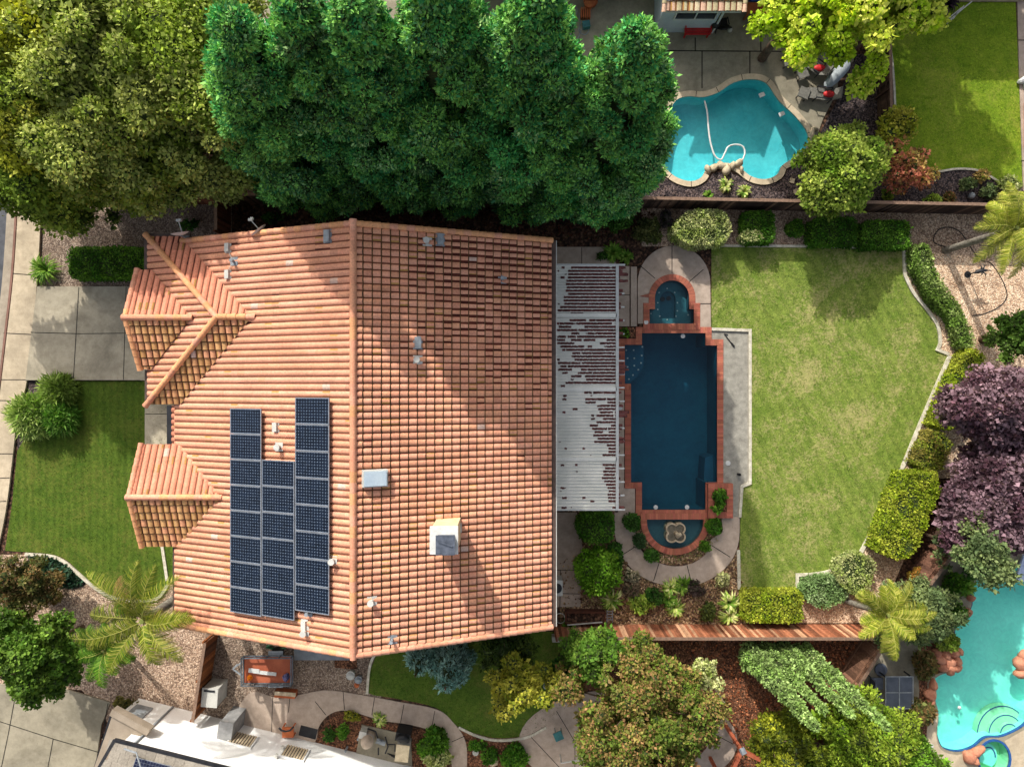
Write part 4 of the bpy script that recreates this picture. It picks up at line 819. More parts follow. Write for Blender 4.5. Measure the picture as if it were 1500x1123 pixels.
# ================================================================ vegetation
def F(*cs, k=1.0): return [S(*c, k) for c in cs]
OLIVE = F((118, 130, 46), (92, 110, 34), (150, 154, 84), (66, 88, 28), k=1.55); OLIVE2 = F((150, 150, 40), (112, 120, 30), (172, 168, 72), (80, 100, 26), k=1.5)
RED = F((66, 122, 58), (40, 102, 60), (108, 150, 68), (22, 78, 52), (142, 170, 108), k=2.0); YG = F((168, 186, 40), (128, 156, 28), (196, 200, 84), (84, 124, 24), k=1.5); LIME = F((128, 152, 52), (98, 128, 38), (160, 172, 78), (72, 98, 32), k=1.3)
GREEN = F((74, 122, 30), (52, 96, 24), (102, 144, 44), (36, 70, 20), k=1.05); DGREEN = F((50, 92, 28), (36, 70, 22), (70, 108, 40), (24, 52, 18), k=1.35); PURP = F((94, 66, 74), (70, 48, 58), (132, 108, 116), (48, 30, 38), k=1.35)
GOLD = F((150, 150, 44), (120, 130, 36), (176, 168, 66), (88, 100, 30), k=1.15); MYRT = F((104, 124, 46), (86, 110, 38), (118, 134, 54), (160, 118, 82), (112, 128, 50), (92, 116, 40), (168, 124, 96), k=1.05); SPRU = F((104, 142, 132), (80, 118, 108), (140, 170, 160), (56, 88, 80), k=1.3)
CYP = F((132, 156, 84), (110, 138, 70), (152, 174, 108), (80, 106, 54), k=1.35); PALE = F((164, 172, 96), (130, 148, 74), (196, 196, 140), (96, 120, 56), k=1.1); BRZ = F((96, 96, 52), (110, 84, 54), (78, 92, 44), (130, 112, 74), k=1.2); PINK = F((206, 130, 104), (178, 104, 84), (160, 150, 74), (222, 160, 132), k=1.1)
YH = F((140, 156, 34), (112, 134, 28), (166, 172, 60), (96, 96, 34), k=1.15); GREY = F((120, 138, 92), (94, 116, 72), (142, 156, 100), (72, 92, 56), k=.95)
def limbs(b, base, top, r, cl, n=7, seed=0, g=None):
    R = random.Random(seed); base, top = Vector(base), Vector(top); mid = base.lerp(top, .5)+Vector((R.uniform(-.15, .15), R.uniform(-.15, .15), 0))
    b.smooth = True; b.tube([base, base.lerp(mid, .5), mid, mid.lerp(top, .6), top], [r*1.25, r, r*.8, r*.5, r*.18], 9)
    idx = list(range(len(cl))); R.shuffle(idx)
    for i in idx[:n]:
        e = Vector(cl[i][:3]); t = R.uniform(.3, .75); s = base.lerp(top, t)
        if e.z < s.z: s = base.lerp(top, .3)
        m = s.lerp(e, .5)+Vector((0, 0, R.uniform(.05, .3))); b.tube([s, m, e], [r*.42, r*.28, r*.1], 6)
def tree(px, py, zc, rx, rz, label, cols, name='tree', h0=0.0, n=46, cr=(.5, .9), L=.17, wid=.34, dens=110, mat=None, seed=0, base=None, ry=None, drop=.35, tr=.18, group=None, cat='tree', coremat=None, cv=.2, at=None, droop=.15, irr=.18, corek=.66):
    """broad crown: leaf clumps on the shell and inside of an uneven ellipsoid, limbs reaching them"""
    g = np.random.default_rng(seed+100); ry = ry or rx; c = Vector((*at, zc)) if at else W(px, py, zc); base = Vector((*base, 0)) if base else Vector((c.x, c.y, 0)); t = empty(name, base, label, cat, group)
    d = nrm(g.normal(0, 1, (n*3, 3))+np.array([0, 0, .35])); d = d[d[:, 2] > -.45]
    sel = [d[0]]
    for v in d[1:]:                                     # spread the clumps over the crown
        if len(sel) >= n: break
        if min(np.linalg.norm(v-s) for s in sel) > 1.9/math.sqrt(n): sel.append(v)
    sel = np.array(sel); k = len(sel); ph = g.uniform(0, 6, 3); az = np.arctan2(sel[:, 1], sel[:, 0])
    rr = 1+irr*np.sin(2*az+ph[0])*.6+irr*np.sin(3*az+ph[1])*.7+irr*.8*np.sin(5*az+ph[2])+g.normal(0, irr*.6, k); R_c = cr[0]*.6+(cr[1]*1.1-cr[0]*.6)*g.random(k)**1.4
    P = np.stack([c.x+sel[:, 0]*(rx-R_c*.6)*rr, c.y+sel[:, 1]*(ry-R_c*.6)*rr, c.z+sel[:, 2]*(rz-R_c*.5)*(rr*.5+.5)], 1)
    inn = nrm(g.normal(0, 1, (k//3, 3))); m = len(inn); Pi = np.stack([c.x+inn[:, 0]*rx*.45, c.y+inn[:, 1]*ry*.45, c.z+inn[:, 2]*rz*.45], 1)
    P = np.vstack([P, Pi]); Rc = np.concatenate([R_c, g.uniform(cr[0], cr[1], m)*1.15]); cl = np.column_stack([P, Rc, Rc, Rc*g.uniform(.6, .85, len(Rc))]); cl[:, 2] = np.maximum(cl[:, 2], cl[:, 5]*.7+.1)
    b = B(); limbs(b, base, (c.x, c.y, c.z+rz*.4), tr, cl, 9, seed); b.done('trunk', M_bark_t, t)
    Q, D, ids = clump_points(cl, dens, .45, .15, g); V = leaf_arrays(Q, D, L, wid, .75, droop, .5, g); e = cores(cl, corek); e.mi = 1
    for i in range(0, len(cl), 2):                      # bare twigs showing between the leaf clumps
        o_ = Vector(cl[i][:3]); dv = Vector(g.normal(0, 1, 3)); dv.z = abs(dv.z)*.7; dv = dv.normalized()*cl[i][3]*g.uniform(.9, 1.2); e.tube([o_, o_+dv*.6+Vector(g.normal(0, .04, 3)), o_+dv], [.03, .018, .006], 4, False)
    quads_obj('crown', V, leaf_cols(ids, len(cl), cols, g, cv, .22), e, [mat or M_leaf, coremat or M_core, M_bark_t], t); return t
def shrub(px, py, r, h, label, cols, name='shrub', L=.11, wid=.4, dens=260, seed=0, ry=None, group=None, coremat=None, n=14, ccr=.42, cat='shrub', cv=.15, rot=0.0, mat=None, box=False, lv=.25, corek=.78, z0=0.0):
    g = np.random.default_rng(seed+900); rx = r/PX; ry = (ry or r)/PX; c = W(px, py, z0+h*.5); cl = []
    for i in range(n):
        a = g.uniform(0, 6.283); k = math.sqrt(g.random()); q = (rx*(1-ccr*.8)*k*math.cos(a), ry*(1-ccr*.8)*k*math.sin(a))
        if box: q = (g.uniform(-1, 1)*rx*(1-ccr*.7), g.uniform(-1, 1)*ry*(1-ccr*.7))
        s = min(rx, ry)*g.uniform(ccr*.8, ccr*1.15); zz = h-s*.9 if box else (h-s*.8)*(1-.45*k*k)
        cl.append([c.x+q[0]*math.cos(rot)-q[1]*math.sin(rot), c.y+q[0]*math.sin(rot)+q[1]*math.cos(rot), z0+max(zz, s*.5), s, s, min(s, h*.6)])
    cl = np.array(cl); Q, D, ids = clump_points(cl, dens, .3, .3, g); k = Q[:, 2] > .02; Q, D, ids = Q[k], D[k], ids[k]
    e = cores(cl, corek)
    for i in range(min(5, n)): e.tube([(c.x, c.y, z0), tuple(cl[i][:3])], [.03, .012], 5)
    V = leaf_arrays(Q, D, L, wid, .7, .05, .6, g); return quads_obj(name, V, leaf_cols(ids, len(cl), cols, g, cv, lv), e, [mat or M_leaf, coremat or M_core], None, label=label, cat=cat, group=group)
def hedge(pts, h, label, cols, seed=0, L=.07, dens=780, name='hedge', group=None, cat='hedge', rough=.06, top2=None):
    """clipped hedge: outline measured at the height of its top"""
    g = np.random.default_rng(seed+300); poly = G2(pts, h); A_ = abs(area(poly)); n = int(A_*dens); P = rand_in(poly, n, g)
    nz = .5*np.sin(P[:, 0]*3.1+seed)+.5*np.sin(P[:, 1]*2.7+seed*2)+.6*np.sin(P[:, 0]*7+P[:, 1]*5); top = np.column_stack([P, h+rough*nz+g.normal(0, rough*.5, n)-L*.3]); Dt = np.tile([0, 0, 1.0], (n, 1))
    S_ = []; Ds = []; m = len(poly); ccw = area(poly) > 0
    for i in range(m):
        a, c = np.array(poly[i]), np.array(poly[(i+1) % m]); d = c-a; Ln = np.linalg.norm(d)
        if Ln < .01: continue
        k = int(Ln*h*dens*.8)+2; t = g.random(k)[:, None]; nn = np.array([d[1], -d[0]])/Ln*(1 if ccw else -1); z = g.random(k)*h; off = -.05+.05*np.sin(a[0]*5+z*4)+g.normal(0, .03, k)-.25*np.clip((z/h-.75), 0, 1)
        q = a+d*t+nn*off[:, None]; S_.append(np.column_stack([q, z])); Ds.append(np.tile([nn[0], nn[1], .2], (k, 1)))
    Q = np.vstack([top]+S_); D = np.vstack([Dt]+Ds); e = B(); e.prism([outset(poly, -.1)], 0, h-.1); ids = ((np.floor(Q[:, 0]*2.2).astype(int)*31+np.floor(Q[:, 1]*2.2).astype(int)*17) % 97)
    V = leaf_arrays(Q, D, L, .42, .8, 0, .5, g); return quads_obj(name, V, leaf_cols(ids, 97, cols, g, .12, .25), e, [M_leaf, M_core], None, label=label, cat=cat, group=group)
def ellip(cx_, cy_, rx, ry, n=20, irr=.06, seed=0):
    R = random.Random(seed); p = R.uniform(0, 6); return [(cx_+rx*(1+irr*math.sin(3*a+p))*math.cos(a), cy_+ry*(1+irr*math.sin(4*a+p))*math.sin(a)) for a in [2*math.pi*i/n for i in range(n)]]
def rrect(x0, y0, x1, y1, r=6):
    o = []
    for cx_, cy_, a0 in ((x1-r, y0+r, 0), (x0+r, y0+r, 90), (x0+r, y1-r, 180), (x1-r, y1-r, 270)): o += arc(cx_, cy_, r, r, a0, a0+90, 4)
    return o
def blades(px, py, r, label, cols, n=90, h=.5, w=.045, seed=0, name='strappy_plant', cat='plant', group=None, z0=0.0, arch=.7, mat=None):
    """a rosette of long arching blades"""
    g = np.random.default_rng(seed+50); c = W(px, py, z0); R_ = r/PX; V = []; cc = []
    for i in range(n):
        a = g.uniform(0, 6.283); L = R_*g.uniform(.55, 1.1); hh = h*g.uniform(.6, 1.15); st = g.uniform(.0, .12)*R_; u = np.array([math.cos(a), math.sin(a), 0]); s = np.array([-u[1], u[0], 0]); p0 = np.array([c.x, c.y, z0])+u*st; ww = w*g.uniform(.7, 1.2)
        pts = [p0+u*L*t+np.array([0, 0, hh*(math.sin(min(1, t*1.25)*math.pi*.5)-arch*t*t)]) for t in (0, .35, .7, 1.0)]; ws = [ww*.8, ww, ww*.7, ww*.08]; col = np.array(cols[g.integers(len(cols))][:3])*g.uniform(.7, 1.3)
        for k in range(3): V += [pts[k]-s*ws[k], pts[k+1]-s*ws[k+1], pts[k+1]+s*ws[k+1], pts[k]+s*ws[k]]; cc.append([*col, 1])
    return quads_obj(name, np.array(V), np.array(cc), None, [M_blade], None, label=label, cat=cat, group=group)
def conifer(base_px, h, r0, label, cols, seed=0, n=70, top_off=(0, 0), name='conifer', L=.16, wid=.3, dens=130, group=None, prof=None, base=None, cr=.32, droop=.5, mat=None, clf=1.0, vis=None, tr=.2, corek=.7, z_lo=.08, cat='tree'):
    g = np.random.default_rng(seed+700); b0 = Vector((*base, 0)) if base else W(*base_px); top = b0+Vector((*top_off, h)); t = empty(name, b0, label, cat, group)
    prof = prof or (lambda s: (1-s)**.8); cl = []
    for i in range(n):
        s = z_lo+(1-z_lo)*(1-math.sqrt(1-g.random()*.985)) if prof(.5) < .75 and name != 'cypress_tree' else z_lo+(1-z_lo)*g.random(); a = i*2.399+g.uniform(-.4, .4); R_ = r0*prof(s)*g.uniform(.8, 1.12); s_ = max(.11, cr*r0*(prof(s)*.5+.5)*clf*g.uniform(.8, 1.2)); ax = b0.lerp(top, s); k = max(0, R_-s_*.6)*(1 if g.random() < .8 else .5)
        cl.append([ax.x+k*math.cos(a), ax.y+k*math.sin(a), ax.z-s_*.2, s_, s_, s_*.95])
    cl = np.array(cl); ex_ = []
    for s in np.linspace(z_lo+.05, .86, 12): ax = b0.lerp(top, s); q = max(.12, r0*prof(s)*.6); ex_.append([ax.x, ax.y, ax.z, q, q, q])
    e = cores(cl, corek)
    for c in ex_: e.ball(c[:3], [c[3]*.7, c[4]*.7, h/24*1.1], 8, 5)
    b = B(); b.smooth = True; b.tube([b0, b0.lerp(top, .4), b0.lerp(top, .98)], [tr*1.2, tr*.8, .03], 9)
    for i in range(8): ax = b0.lerp(top, (cl[i][2]-b0.z)/h*.85); b.tube([ax, tuple(cl[i][:3])], [.06, .02], 5)
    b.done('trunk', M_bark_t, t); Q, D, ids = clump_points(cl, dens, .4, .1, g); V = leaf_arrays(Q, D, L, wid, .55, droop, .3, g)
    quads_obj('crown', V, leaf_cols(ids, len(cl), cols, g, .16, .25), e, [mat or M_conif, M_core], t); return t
def palm(base, top, label, cols, n=16, L=2.6, seed=0, drooping=.9, dead=2, tr=.16, wl=.46, wt=.024, up=.5, start=0.0):
    g = np.random.default_rng(seed); base, top = Vector(base), Vector(top); t = empty('palm_tree', base, label, 'palm'); b = B(); b.smooth = True; m = base.lerp(top, .5)
    pts = [base.lerp(top, i/14) for i in range(15)]; b.tube(pts, [tr*(1.15-.25*i/14)*(1+.05*(i % 2)) for i in range(15)], 12); b.done('trunk', M_palmt, t)
    b = B(); b.smooth = True; b.tube([top-Vector((0, 0, .1)), top+Vector((0, 0, .35))], [tr*.95, tr*.5], 10); b.done('crownshaft', plain('palm_shaft', S(130, 140, 70), S(100, 110, 50), 5), t)
    for i in range(n):
        a = start+i*2.39996+g.uniform(-.2, .2); el = up*g.uniform(.3, 1.5) if i >= dead else -.3; Lf = L*g.uniform(.7, 1.12); u = np.array([math.cos(a), math.sin(a), 0]); side = np.array([-u[1], u[0], 0]); NP_ = 30; P = []; p = np.array([*top])+np.array([0, 0, .15]); ang = el+.35; bend = drooping*g.uniform(.65, 1.4)*1.7/NP_; sw = g.uniform(-.022, .022)
        for k in range(NP_+1):
            P.append(p.copy()); uu = u+side*sw*k; p = p+(uu*math.cos(ang)+np.array([0, 0, math.sin(ang)]))*Lf/NP_; ang -= bend*(.5+k/NP_)
        V = []; cc = []; base_c = cols if i >= dead else F((150, 120, 76), (130, 104, 66)); fc = g.uniform(.55, 1.2)
        for k in range(3, NP_):
            tt = k/NP_; ll = wl*(math.sin(math.pi*min(1, tt*.9+.12))**.6)*g.uniform(.85, 1.1); d = nrm((P[k+1]-P[k])[None])[0]
            for sub in (0, .33, .66):
                q0 = P[k]*(1-sub)+P[k+1]*sub
                for sd in (-1, 1):
                    o = nrm((side*sd*1.0+d*(.55+.3*tt)+np.array([0, 0, g.uniform(-.45, .15)]))[None])[0]; q1 = q0+o*ll*.55; q2 = q0+o*ll+np.array([0, 0, -ll*.35]); wv = d*wt*.5; col = np.array(base_c[g.integers(len(base_c))][:3])*fc*g.uniform(.75, 1.25)
                    V += [q0-wv, q1-wv, q1+wv, q0+wv, q1-wv, q2-wv*.2, q2+wv*.2, q1+wv]; cc += [[*col, 1]]*2
        e = B(); e.tube([tuple(x) for x in P[::3]], [.02*(1-.75*j/len(P[::3])) for j in range(len(P[::3]))], 5)
        quads_obj('frond', np.array(V), np.array(cc), e, [M_blade, plain('rachis', S(150, 150, 70), S(130, 130, 60), 5)], t)
    return t
# ---------------------------------------------------------------- big trees
PROF = lambda s: min(1, (.6+1.5*s))*(1-max(0, (s-.3)/.7)**1.7*.84)
RW = [((-9.5, 9.9), (1.6, .2), 14.6, 2.6), ((-7.2, 10.1), (1.2, .3), 15.2, 2.4), ((-4.9, 9.8), (.7, .2), 15.8, 2.35), ((-2.4, 10.0), (.4, .2), 16.6, 2.65), ((.6, 9.6), (.0, .2), 16.5, 2.6), ((3.9, 9.3), (-.4, .3), 14.9, 2.45)]
RL = ['leftmost tall blue-green evergreen of the row, standing by the olive green trees', 'second tall evergreen from the left in the row above the tiled roof', 'third tall evergreen from the left in the row, behind the roof ridge', 'fourth tall evergreen from the left, one of the two tallest in the row', 'fifth tall evergreen from the left, above the right roof slope', 'rightmost tall evergreen of the row, beside the turquoise pool']
for i, (bs, tp, h, r) in enumerate(RW): conifer(None, h, r, RL[i], RED, seed=i, n=300, top_off=tp, base=bs, prof=PROF, name='evergreen_tree', dens=430, L=.115, wid=.24, cr=.19, group='row of tall evergreens behind the house', tr=.32, droop=-.25, z_lo=.06, corek=.72)
tree(185, 95, 7.2, 4.3, 3.0, 'big olive green broadleaf tree nearest to the tall evergreens at upper left', OLIVE, seed=1, n=150, cr=(.55, 1.1), L=.135, dens=210, tr=.3)
tree(60, 60, 7.0, 4.2, 2.8, 'yellow-green broad tree in the upper left corner', OLIVE2, seed=2, n=130, cr=(.55, 1.1), L=.135, dens=210, tr=.3)
tree(232, 180, 6.0, 3.2, 2.5, 'olive green tree spreading above the front gravel and satellite dish', OLIVE, seed=3, n=110, cr=(.5, .95), L=.135, dens=210, tr=.25)
tree(70, 195, 5.6, 3.4, 2.6, 'darker olive tree overhanging the sidewalk at left', F((96, 112, 34), (74, 96, 28), (120, 132, 50), (56, 76, 24), k=1.6), seed=4, n=110, cr=(.5, .95), L=.135, dens=210, tr=.25)
tree(150, 240, 4.6, 2.6, 1.9, 'low dark green tree at the foot of the olive trees by the brown gravel', F((84, 100, 36), (60, 80, 28), (110, 118, 50)), seed=5, n=50, cr=(.5, .9), L=.15, dens=130)
tree(270, 40, 6.5, 3.2, 2.6, 'pale olive tree at the top edge beside the leftmost evergreen', F((128, 136, 70), (100, 114, 48), (156, 158, 100), k=1.5), seed=6, n=70, cr=(.6, 1.0), L=.16, dens=120)
tree(-60, 190, 6.0, 3.4, 2.6, 'green tree by the street at the left edge', OLIVE, seed=7, n=60, cr=(.6, 1.0), L=.18, dens=90)
tree(1225, 12, 4.6, 2.3, 1.9, 'bright yellow-green tree leaning over the lounge chairs', YG, seed=10, n=56, cr=(.42, .75), L=.15, wid=.45, dens=170, base=(14.6, 17.5), irr=.3)
tree(0, 0, 7.0, 3.5, 2.4, 'tall broad tree standing beyond the top edge whose shade falls on the upper right lawn', GREEN, seed=90, n=90, cr=(.5, .9), L=.2, dens=90, base=(15.6, 21.2), at=(15.6, 21.2))
tree(1315, 5, 4.2, 1.7, 1.4, 'smaller bright yellow-green tree at the top edge beside the dark purple spiky plant', YG, seed=11, n=28, cr=(.4, .65), L=.15, wid=.45, dens=170, irr=.25)
tree(1165, 22, 4.0, 1.4, 1.1, 'left bough tree, bright yellow-green, above the patio edge', YG, seed=12, n=22, cr=(.35, .6), L=.15, wid=.45, dens=170, irr=.3)
tree(1232, 248, 2.6, 1.75, 1.5, 'round light green tree between turquoise pool and pink shrub', LIME, seed=13, n=50, cr=(.38, .65), L=.13, dens=190, tr=.12)
tree(1312, 188, 1.7, .8, 1.0, 'slender yellow-green shrub tree beside the upper right lawn', GOLD, seed=14, n=20, cr=(.25, .42), L=.13, dens=170, tr=.07)
tree(1326, 250, 1.6, 1.15, 1.1, 'pink and orange leaved shrub tree beside the round light green one', PINK, seed=15, n=26, cr=(.22, .42), L=.13, dens=120, tr=.07, irr=.3, corek=.45)
tree(1462, 600, 3.6, 1.8, 1.5, 'upper dark purple leaved tree at the right edge', PURP, seed=16, n=80, cr=(.4, .7), L=.13, wid=.5, dens=170, coremat=M_core_p, irr=.2)
tree(1515, 585, 3.4, 1.4, 1.3, 'purple leaved tree cut by the right edge of the view', PURP, seed=36, n=50, cr=(.4, .7), L=.13, wid=.5, dens=170, coremat=M_core_p)
tree(1442, 738, 3.4, 1.85, 1.5, 'lower dark purple leaved tree above the aqua pool', PURP, seed=17, n=70, cr=(.38, .65), L=.13, wid=.5, dens=170, coremat=M_core_p, irr=.22)
tree(1510, 690, 3.2, 1.8, 1.5, 'purple leaved tree at the right edge between the two larger ones', PURP, seed=37, n=50, cr=(.4, .65), L=.13, wid=.5, dens=150, coremat=M_core_p)
tree(1492, 492, 2.4, 1.0, 1.0, 'glossy green shrub tree above the purple trees at right edge', F((96, 130, 50), (70, 104, 36), (130, 158, 76)), seed=18, n=30, cr=(.22, .42), L=.11, wid=.45, dens=230, irr=.3)
tree(1442, 815, 4.6, 1.05, .8, 'grey green airy tree between the purple tree and the aqua pool', GREY, seed=19, n=30, cr=(.28, .45), L=.12, dens=170, tr=.08, irr=.35)
tree(1390, 800, 2.0, .8, .6, 'small sparse green tree overhanging the shaded patio under the purple tree', GREY, seed=29, n=16, cr=(.2, .36), L=.11, dens=150, tr=.05, irr=.35)
tree(1345, 895, 2.2, 1.5, 1.3, 'grey green shrub tree beside the palm at lower right', GREY, seed=20, n=40, cr=(.3, .5), L=.11, dens=210, tr=.08, irr=.25)
tree(55, 955, 3.2, 1.75, 1.5, 'round glossy green tree shading the neighbouring driveway', F((88, 122, 40), (64, 96, 30), (116, 146, 56), (44, 70, 24)), seed=21, n=60, cr=(.3, .55), L=.125, wid=.45, dens=230, tr=.1, irr=.22)
tree(40, 855, 2.0, 1.35, 1.3, 'bronze green bushy shrub tree beside the front lawn corner', BRZ, seed=22, n=36, cr=(.3, .5), L=.1, wid=.3, dens=260, tr=.08)
tree(935, 1045, 3.3, 3.0, 2.1, 'large round tree tipped with rusty pink flower heads over the round patio', MYRT, seed=23, n=150, cr=(.3, .65), L=.12, dens=230, tr=.16, irr=.14)
tree(866, 955, 3.0, 1.05, 1.3, 'bright green tree just right of the lower roof corner', F((104, 140, 48), (80, 116, 38), (134, 160, 64)), seed=24, n=36, cr=(.28, .46), L=.13, dens=200, tr=.08, irr=.3)
tree(762, 1000, 3.4, 1.15, 1.2, 'golden green tree standing in the shaded side lawn', GOLD, seed=25, n=34, cr=(.25, .45), L=.13, dens=190, tr=.08, irr=.42)
tree(740, 945, 2.2, 1.3, .9, 'dark green tree in the shade below the roof edge', F((66, 88, 34), (48, 68, 26), (88, 104, 40)), seed=26, n=26, cr=(.3, .5), L=.12, dens=190)
tree(828, 985, 1.9, .75, .8, 'small dark green tree between the golden tree and the bright green one', DGREEN, seed=27, n=18, cr=(.25, .4), L=.12, dens=190)
tree(1033, 985, 2.2, .62, .8, 'small lime tree with open crown right of the large flowering tree', PALE, seed=28, n=16, cr=(.18, .32), L=.13, dens=140, tr=.05, irr=.4, corek=.4)
tree(1265, 1085, 2.8, 1.9, 1.5, 'wide yellow-green feathery tree below the cypress tips', F((130, 156, 40), (100, 132, 32), (158, 176, 60), (70, 104, 28)), seed=30, n=64, cr=(.35, .6), L=.12, wid=.28, dens=230, tr=.1)
tree(1330, 1125, 2.4, 1.5, 1.2, 'bright green feathery tree at the bottom edge by the aqua pool deck', F((110, 150, 40), (84, 124, 32), (136, 168, 60)), seed=31, n=40, cr=(.35, .55), L=.12, wid=.28, dens=230, tr=.1)
tree(1150, 1090, 2.6, 1.3, 1.4, 'olive and yellow shaggy conifer at bottom right of the red bark', F((116, 126, 30), (86, 100, 26), (160, 160, 44)), seed=32, n=44, cr=(.28, .5), L=.13, wid=.25, dens=220, tr=.1, irr=.3)
tree(1190, 1140, 2.4, 1.2, 1.2, 'green shaggy conifer at the bottom edge', F((100, 130, 40), (74, 104, 30), (130, 150, 50)), seed=33, n=30, cr=(.28, .5), L=.13, wid=.25, dens=220)
conifer((664, 955), 4.2, 1.25, 'larger silvery blue spruce below the tiled roof', SPRU, seed=41, n=60, L=.14, wid=.16, dens=300, droop=.9, cr=.3, name='spruce_tree', tr=.09)
conifer((622, 948), 3.4, .85, 'smaller blue spruce left of the larger one', SPRU, seed=42, n=46, L=.13, wid=.16, dens=320, droop=.9, cr=.32, name='spruce_tree', tr=.07)
CP = lambda s: (min(1, .75+s*1.4))*max(0, 1-s)**.72*1.12+.02
for i, (px, py, h, r, lb) in enumerate([(1091, 948, 7.8, .56, 'leftmost tall narrow cypress beside the lower fence'), (1114, 943, 6.8, .34, 'short narrow cypress tucked behind the leftmost one'), (1140, 942, 7.2, .36, 'third tall narrow cypress from the left'), (1167, 943, 8.1, .38, 'rightmost tall narrow cypress reaching toward the patio table')]):
    conifer((px, py), h, r, lb, CYP, seed=50+i, n=170, L=.11, wid=.3, dens=360, droop=-.9, cr=.42, prof=CP, name='cypress_tree', tr=.09, group='narrow cypresses by the lower fence', z_lo=.03, corek=.85)
PAL = F((150, 160, 52), (120, 140, 40), (178, 176, 84), (92, 116, 34)); PAL2 = F((172, 176, 64), (146, 158, 48), (196, 192, 96), (116, 136, 40))
palm((-14.3, -9.1, 0), W(214, 906, 6.2), 'tall palm leaning out from the lower left roof corner', PAL, n=15, L=2.8, seed=3, tr=.19, drooping=.95, dead=3, wl=.55)
palm(W(176, 944), W(158, 950, 3.0), 'shorter bright green palm between the tall palm and round glossy tree', F((92, 140, 40), (70, 116, 30), (120, 156, 54)), n=15, L=1.9, seed=5, tr=.1, dead=0, wt=.022)
palm(W(1238, 880), W(1296, 898, 3.4), 'slanting palm over the lower fence end', PAL2, n=17, L=1.9, seed=8, tr=.13, dead=0, drooping=.8)
palm(W(1384, 367), W(1482, 336, 4.3), 'slanting palm leaning to the upper right edge above the tan gravel', PAL2, n=18, L=2.2, seed=11, tr=.15, dead=1, drooping=.85)
# ---------------------------------------------------------------- hedges
hedge(rrect(1089, 309, 1135, 355, 8), .9, 'small square clipped hedge with a paler lower half', GREEN, 1)
hedge(rrect(1190, 318, 1256, 360, 9), .9, 'left of the two wide clipped hedges by the dark fence', GREEN, 2)
hedge(rrect(1263, 323, 1335, 364, 9), .9, 'right of the two wide clipped hedges by the dark fence', GREEN, 3)
hedge(ellip(1167, 333, 13, 12), .55, 'little round clipped ball between square and wide hedges', GREEN, 4)
hedge(ellip(1103, 345, 16, 9), .95, 'pale variegated tuft growing at the foot of the square hedge', PALE, 5)
hedge(ellip(1032, 333, 42, 28, 24, .08), 1.3, 'large pale variegated rounded shrub beside the square hedge', PALE, 6, rough=.14)
hedge(smooth([(1340, 360), (1350, 356), (1360, 360), (1367, 378), (1372, 395), (1386, 420), (1402, 440), (1415, 462), (1424, 485), (1428, 505), (1419, 511), (1408, 506), (1402, 488), (1392, 468), (1375, 448), (1359, 428), (1347, 406), (1339, 385)], True, 3), .75, 'sinuous pale green hedge running beside the S-shaped curb', F((130, 156, 72), (100, 132, 50), (164, 180, 108), (76, 108, 40)), 7, rough=.08)
hedge([(1412, 522), (1425, 509), (1444, 520), (1444, 560), (1428, 592), (1404, 628), (1380, 628), (1368, 620), (1386, 572), (1402, 540)], 1.0, 'yellow-green clipped hedge between slanting curb and upper purple tree', YH, 8, rough=.1)
hedge([(1352, 652), (1362, 630), (1384, 634), (1398, 650), (1378, 688), (1350, 688), (1340, 678)], .9, 'loose yellow and brown shrub between two yellow-green hedges', F((160, 150, 70), (130, 120, 60), (120, 140, 40), (150, 116, 70)), 9, rough=.14)
hedge([(1330, 692), (1372, 690), (1378, 720), (1360, 760), (1340, 812), (1320, 822), (1284, 806), (1291, 784), (1310, 734)], 1.3, 'big square cut yellow-green hedge above the lower right fence corner', YH, 10, rough=.1)
hedge(smooth([(1232, 822), (1250, 812), (1268, 812), (1282, 826), (1276, 852), (1256, 872), (1240, 862), (1226, 850)], True, 3), .8, 'pale green shrub mass at the lower right lawn corner', PALE, 11, rough=.14)
hedge(smooth([(1180, 854), (1200, 844), (1226, 846), (1244, 862), (1236, 880), (1206, 890), (1186, 884), (1176, 870)], True, 3), .7, 'low silvery green shrub beside the box hedge', F((140, 164, 110), (110, 140, 80), (170, 184, 140)), 12, rough=.12)
hedge(rrect(1091, 867, 1176, 912, 7), 1.0, 'long box hedge clipped square between back lawn curb and sunlit fence', YH, 13, rough=.05)
hedge(rrect(98, 362, 214, 408, 10), .9, 'long dark green clipped hedge between driveway and brown gravel', GREEN, 14, rough=.08)
hedge(ellip(875, 772, 28, 26, 20, .08), 1.3, 'upper dense green shrub at the lower patio cover corner', GREEN, 15, rough=.12, name='shrub', cat='shrub')
hedge(ellip(902, 818, 12, 20, 16, .08), .9, 'small green shrub between the two dense shrubs and curved path', DGREEN, 16, rough=.1, name='shrub', cat='shrub')
tree(876, 836, 1.0, 1.05, .95, 'large bright green rounded shrub beside the lower patio paving', F((110, 156, 34), (84, 130, 26), (136, 172, 54)), name='shrub', seed=60, n=30, cr=(.3, .45), L=.11, dens=260, tr=.06, cat='shrub', irr=.08)
hedge(ellip(927, 766, 11, 13), .7, 'small clipped green shrub left of the fountain basin', DGREEN, 17, name='shrub', cat='shrub')
hedge(ellip(937, 793, 9, 10), .5, 'grey green little shrub below the clipped one left of the fountain', F((74, 104, 60), (56, 84, 48)), 18, name='shrub', cat='shrub')
hedge(ellip(957, 815, 10, 9), .45, 'little dark shrub at the lower left of the fountain basin', DGREEN, 19, name='shrub', cat='shrub')
hedge(ellip(1047, 772, 11, 12), .6, 'round green shrub right of the fountain basin below the planter', GREEN, 20, name='shrub', cat='shrub')
hedge(ellip(1035, 801, 7, 8), .4, 'tiny leafy shrub at the lower right of the fountain basin', GREEN, 21, name='shrub', cat='shrub')
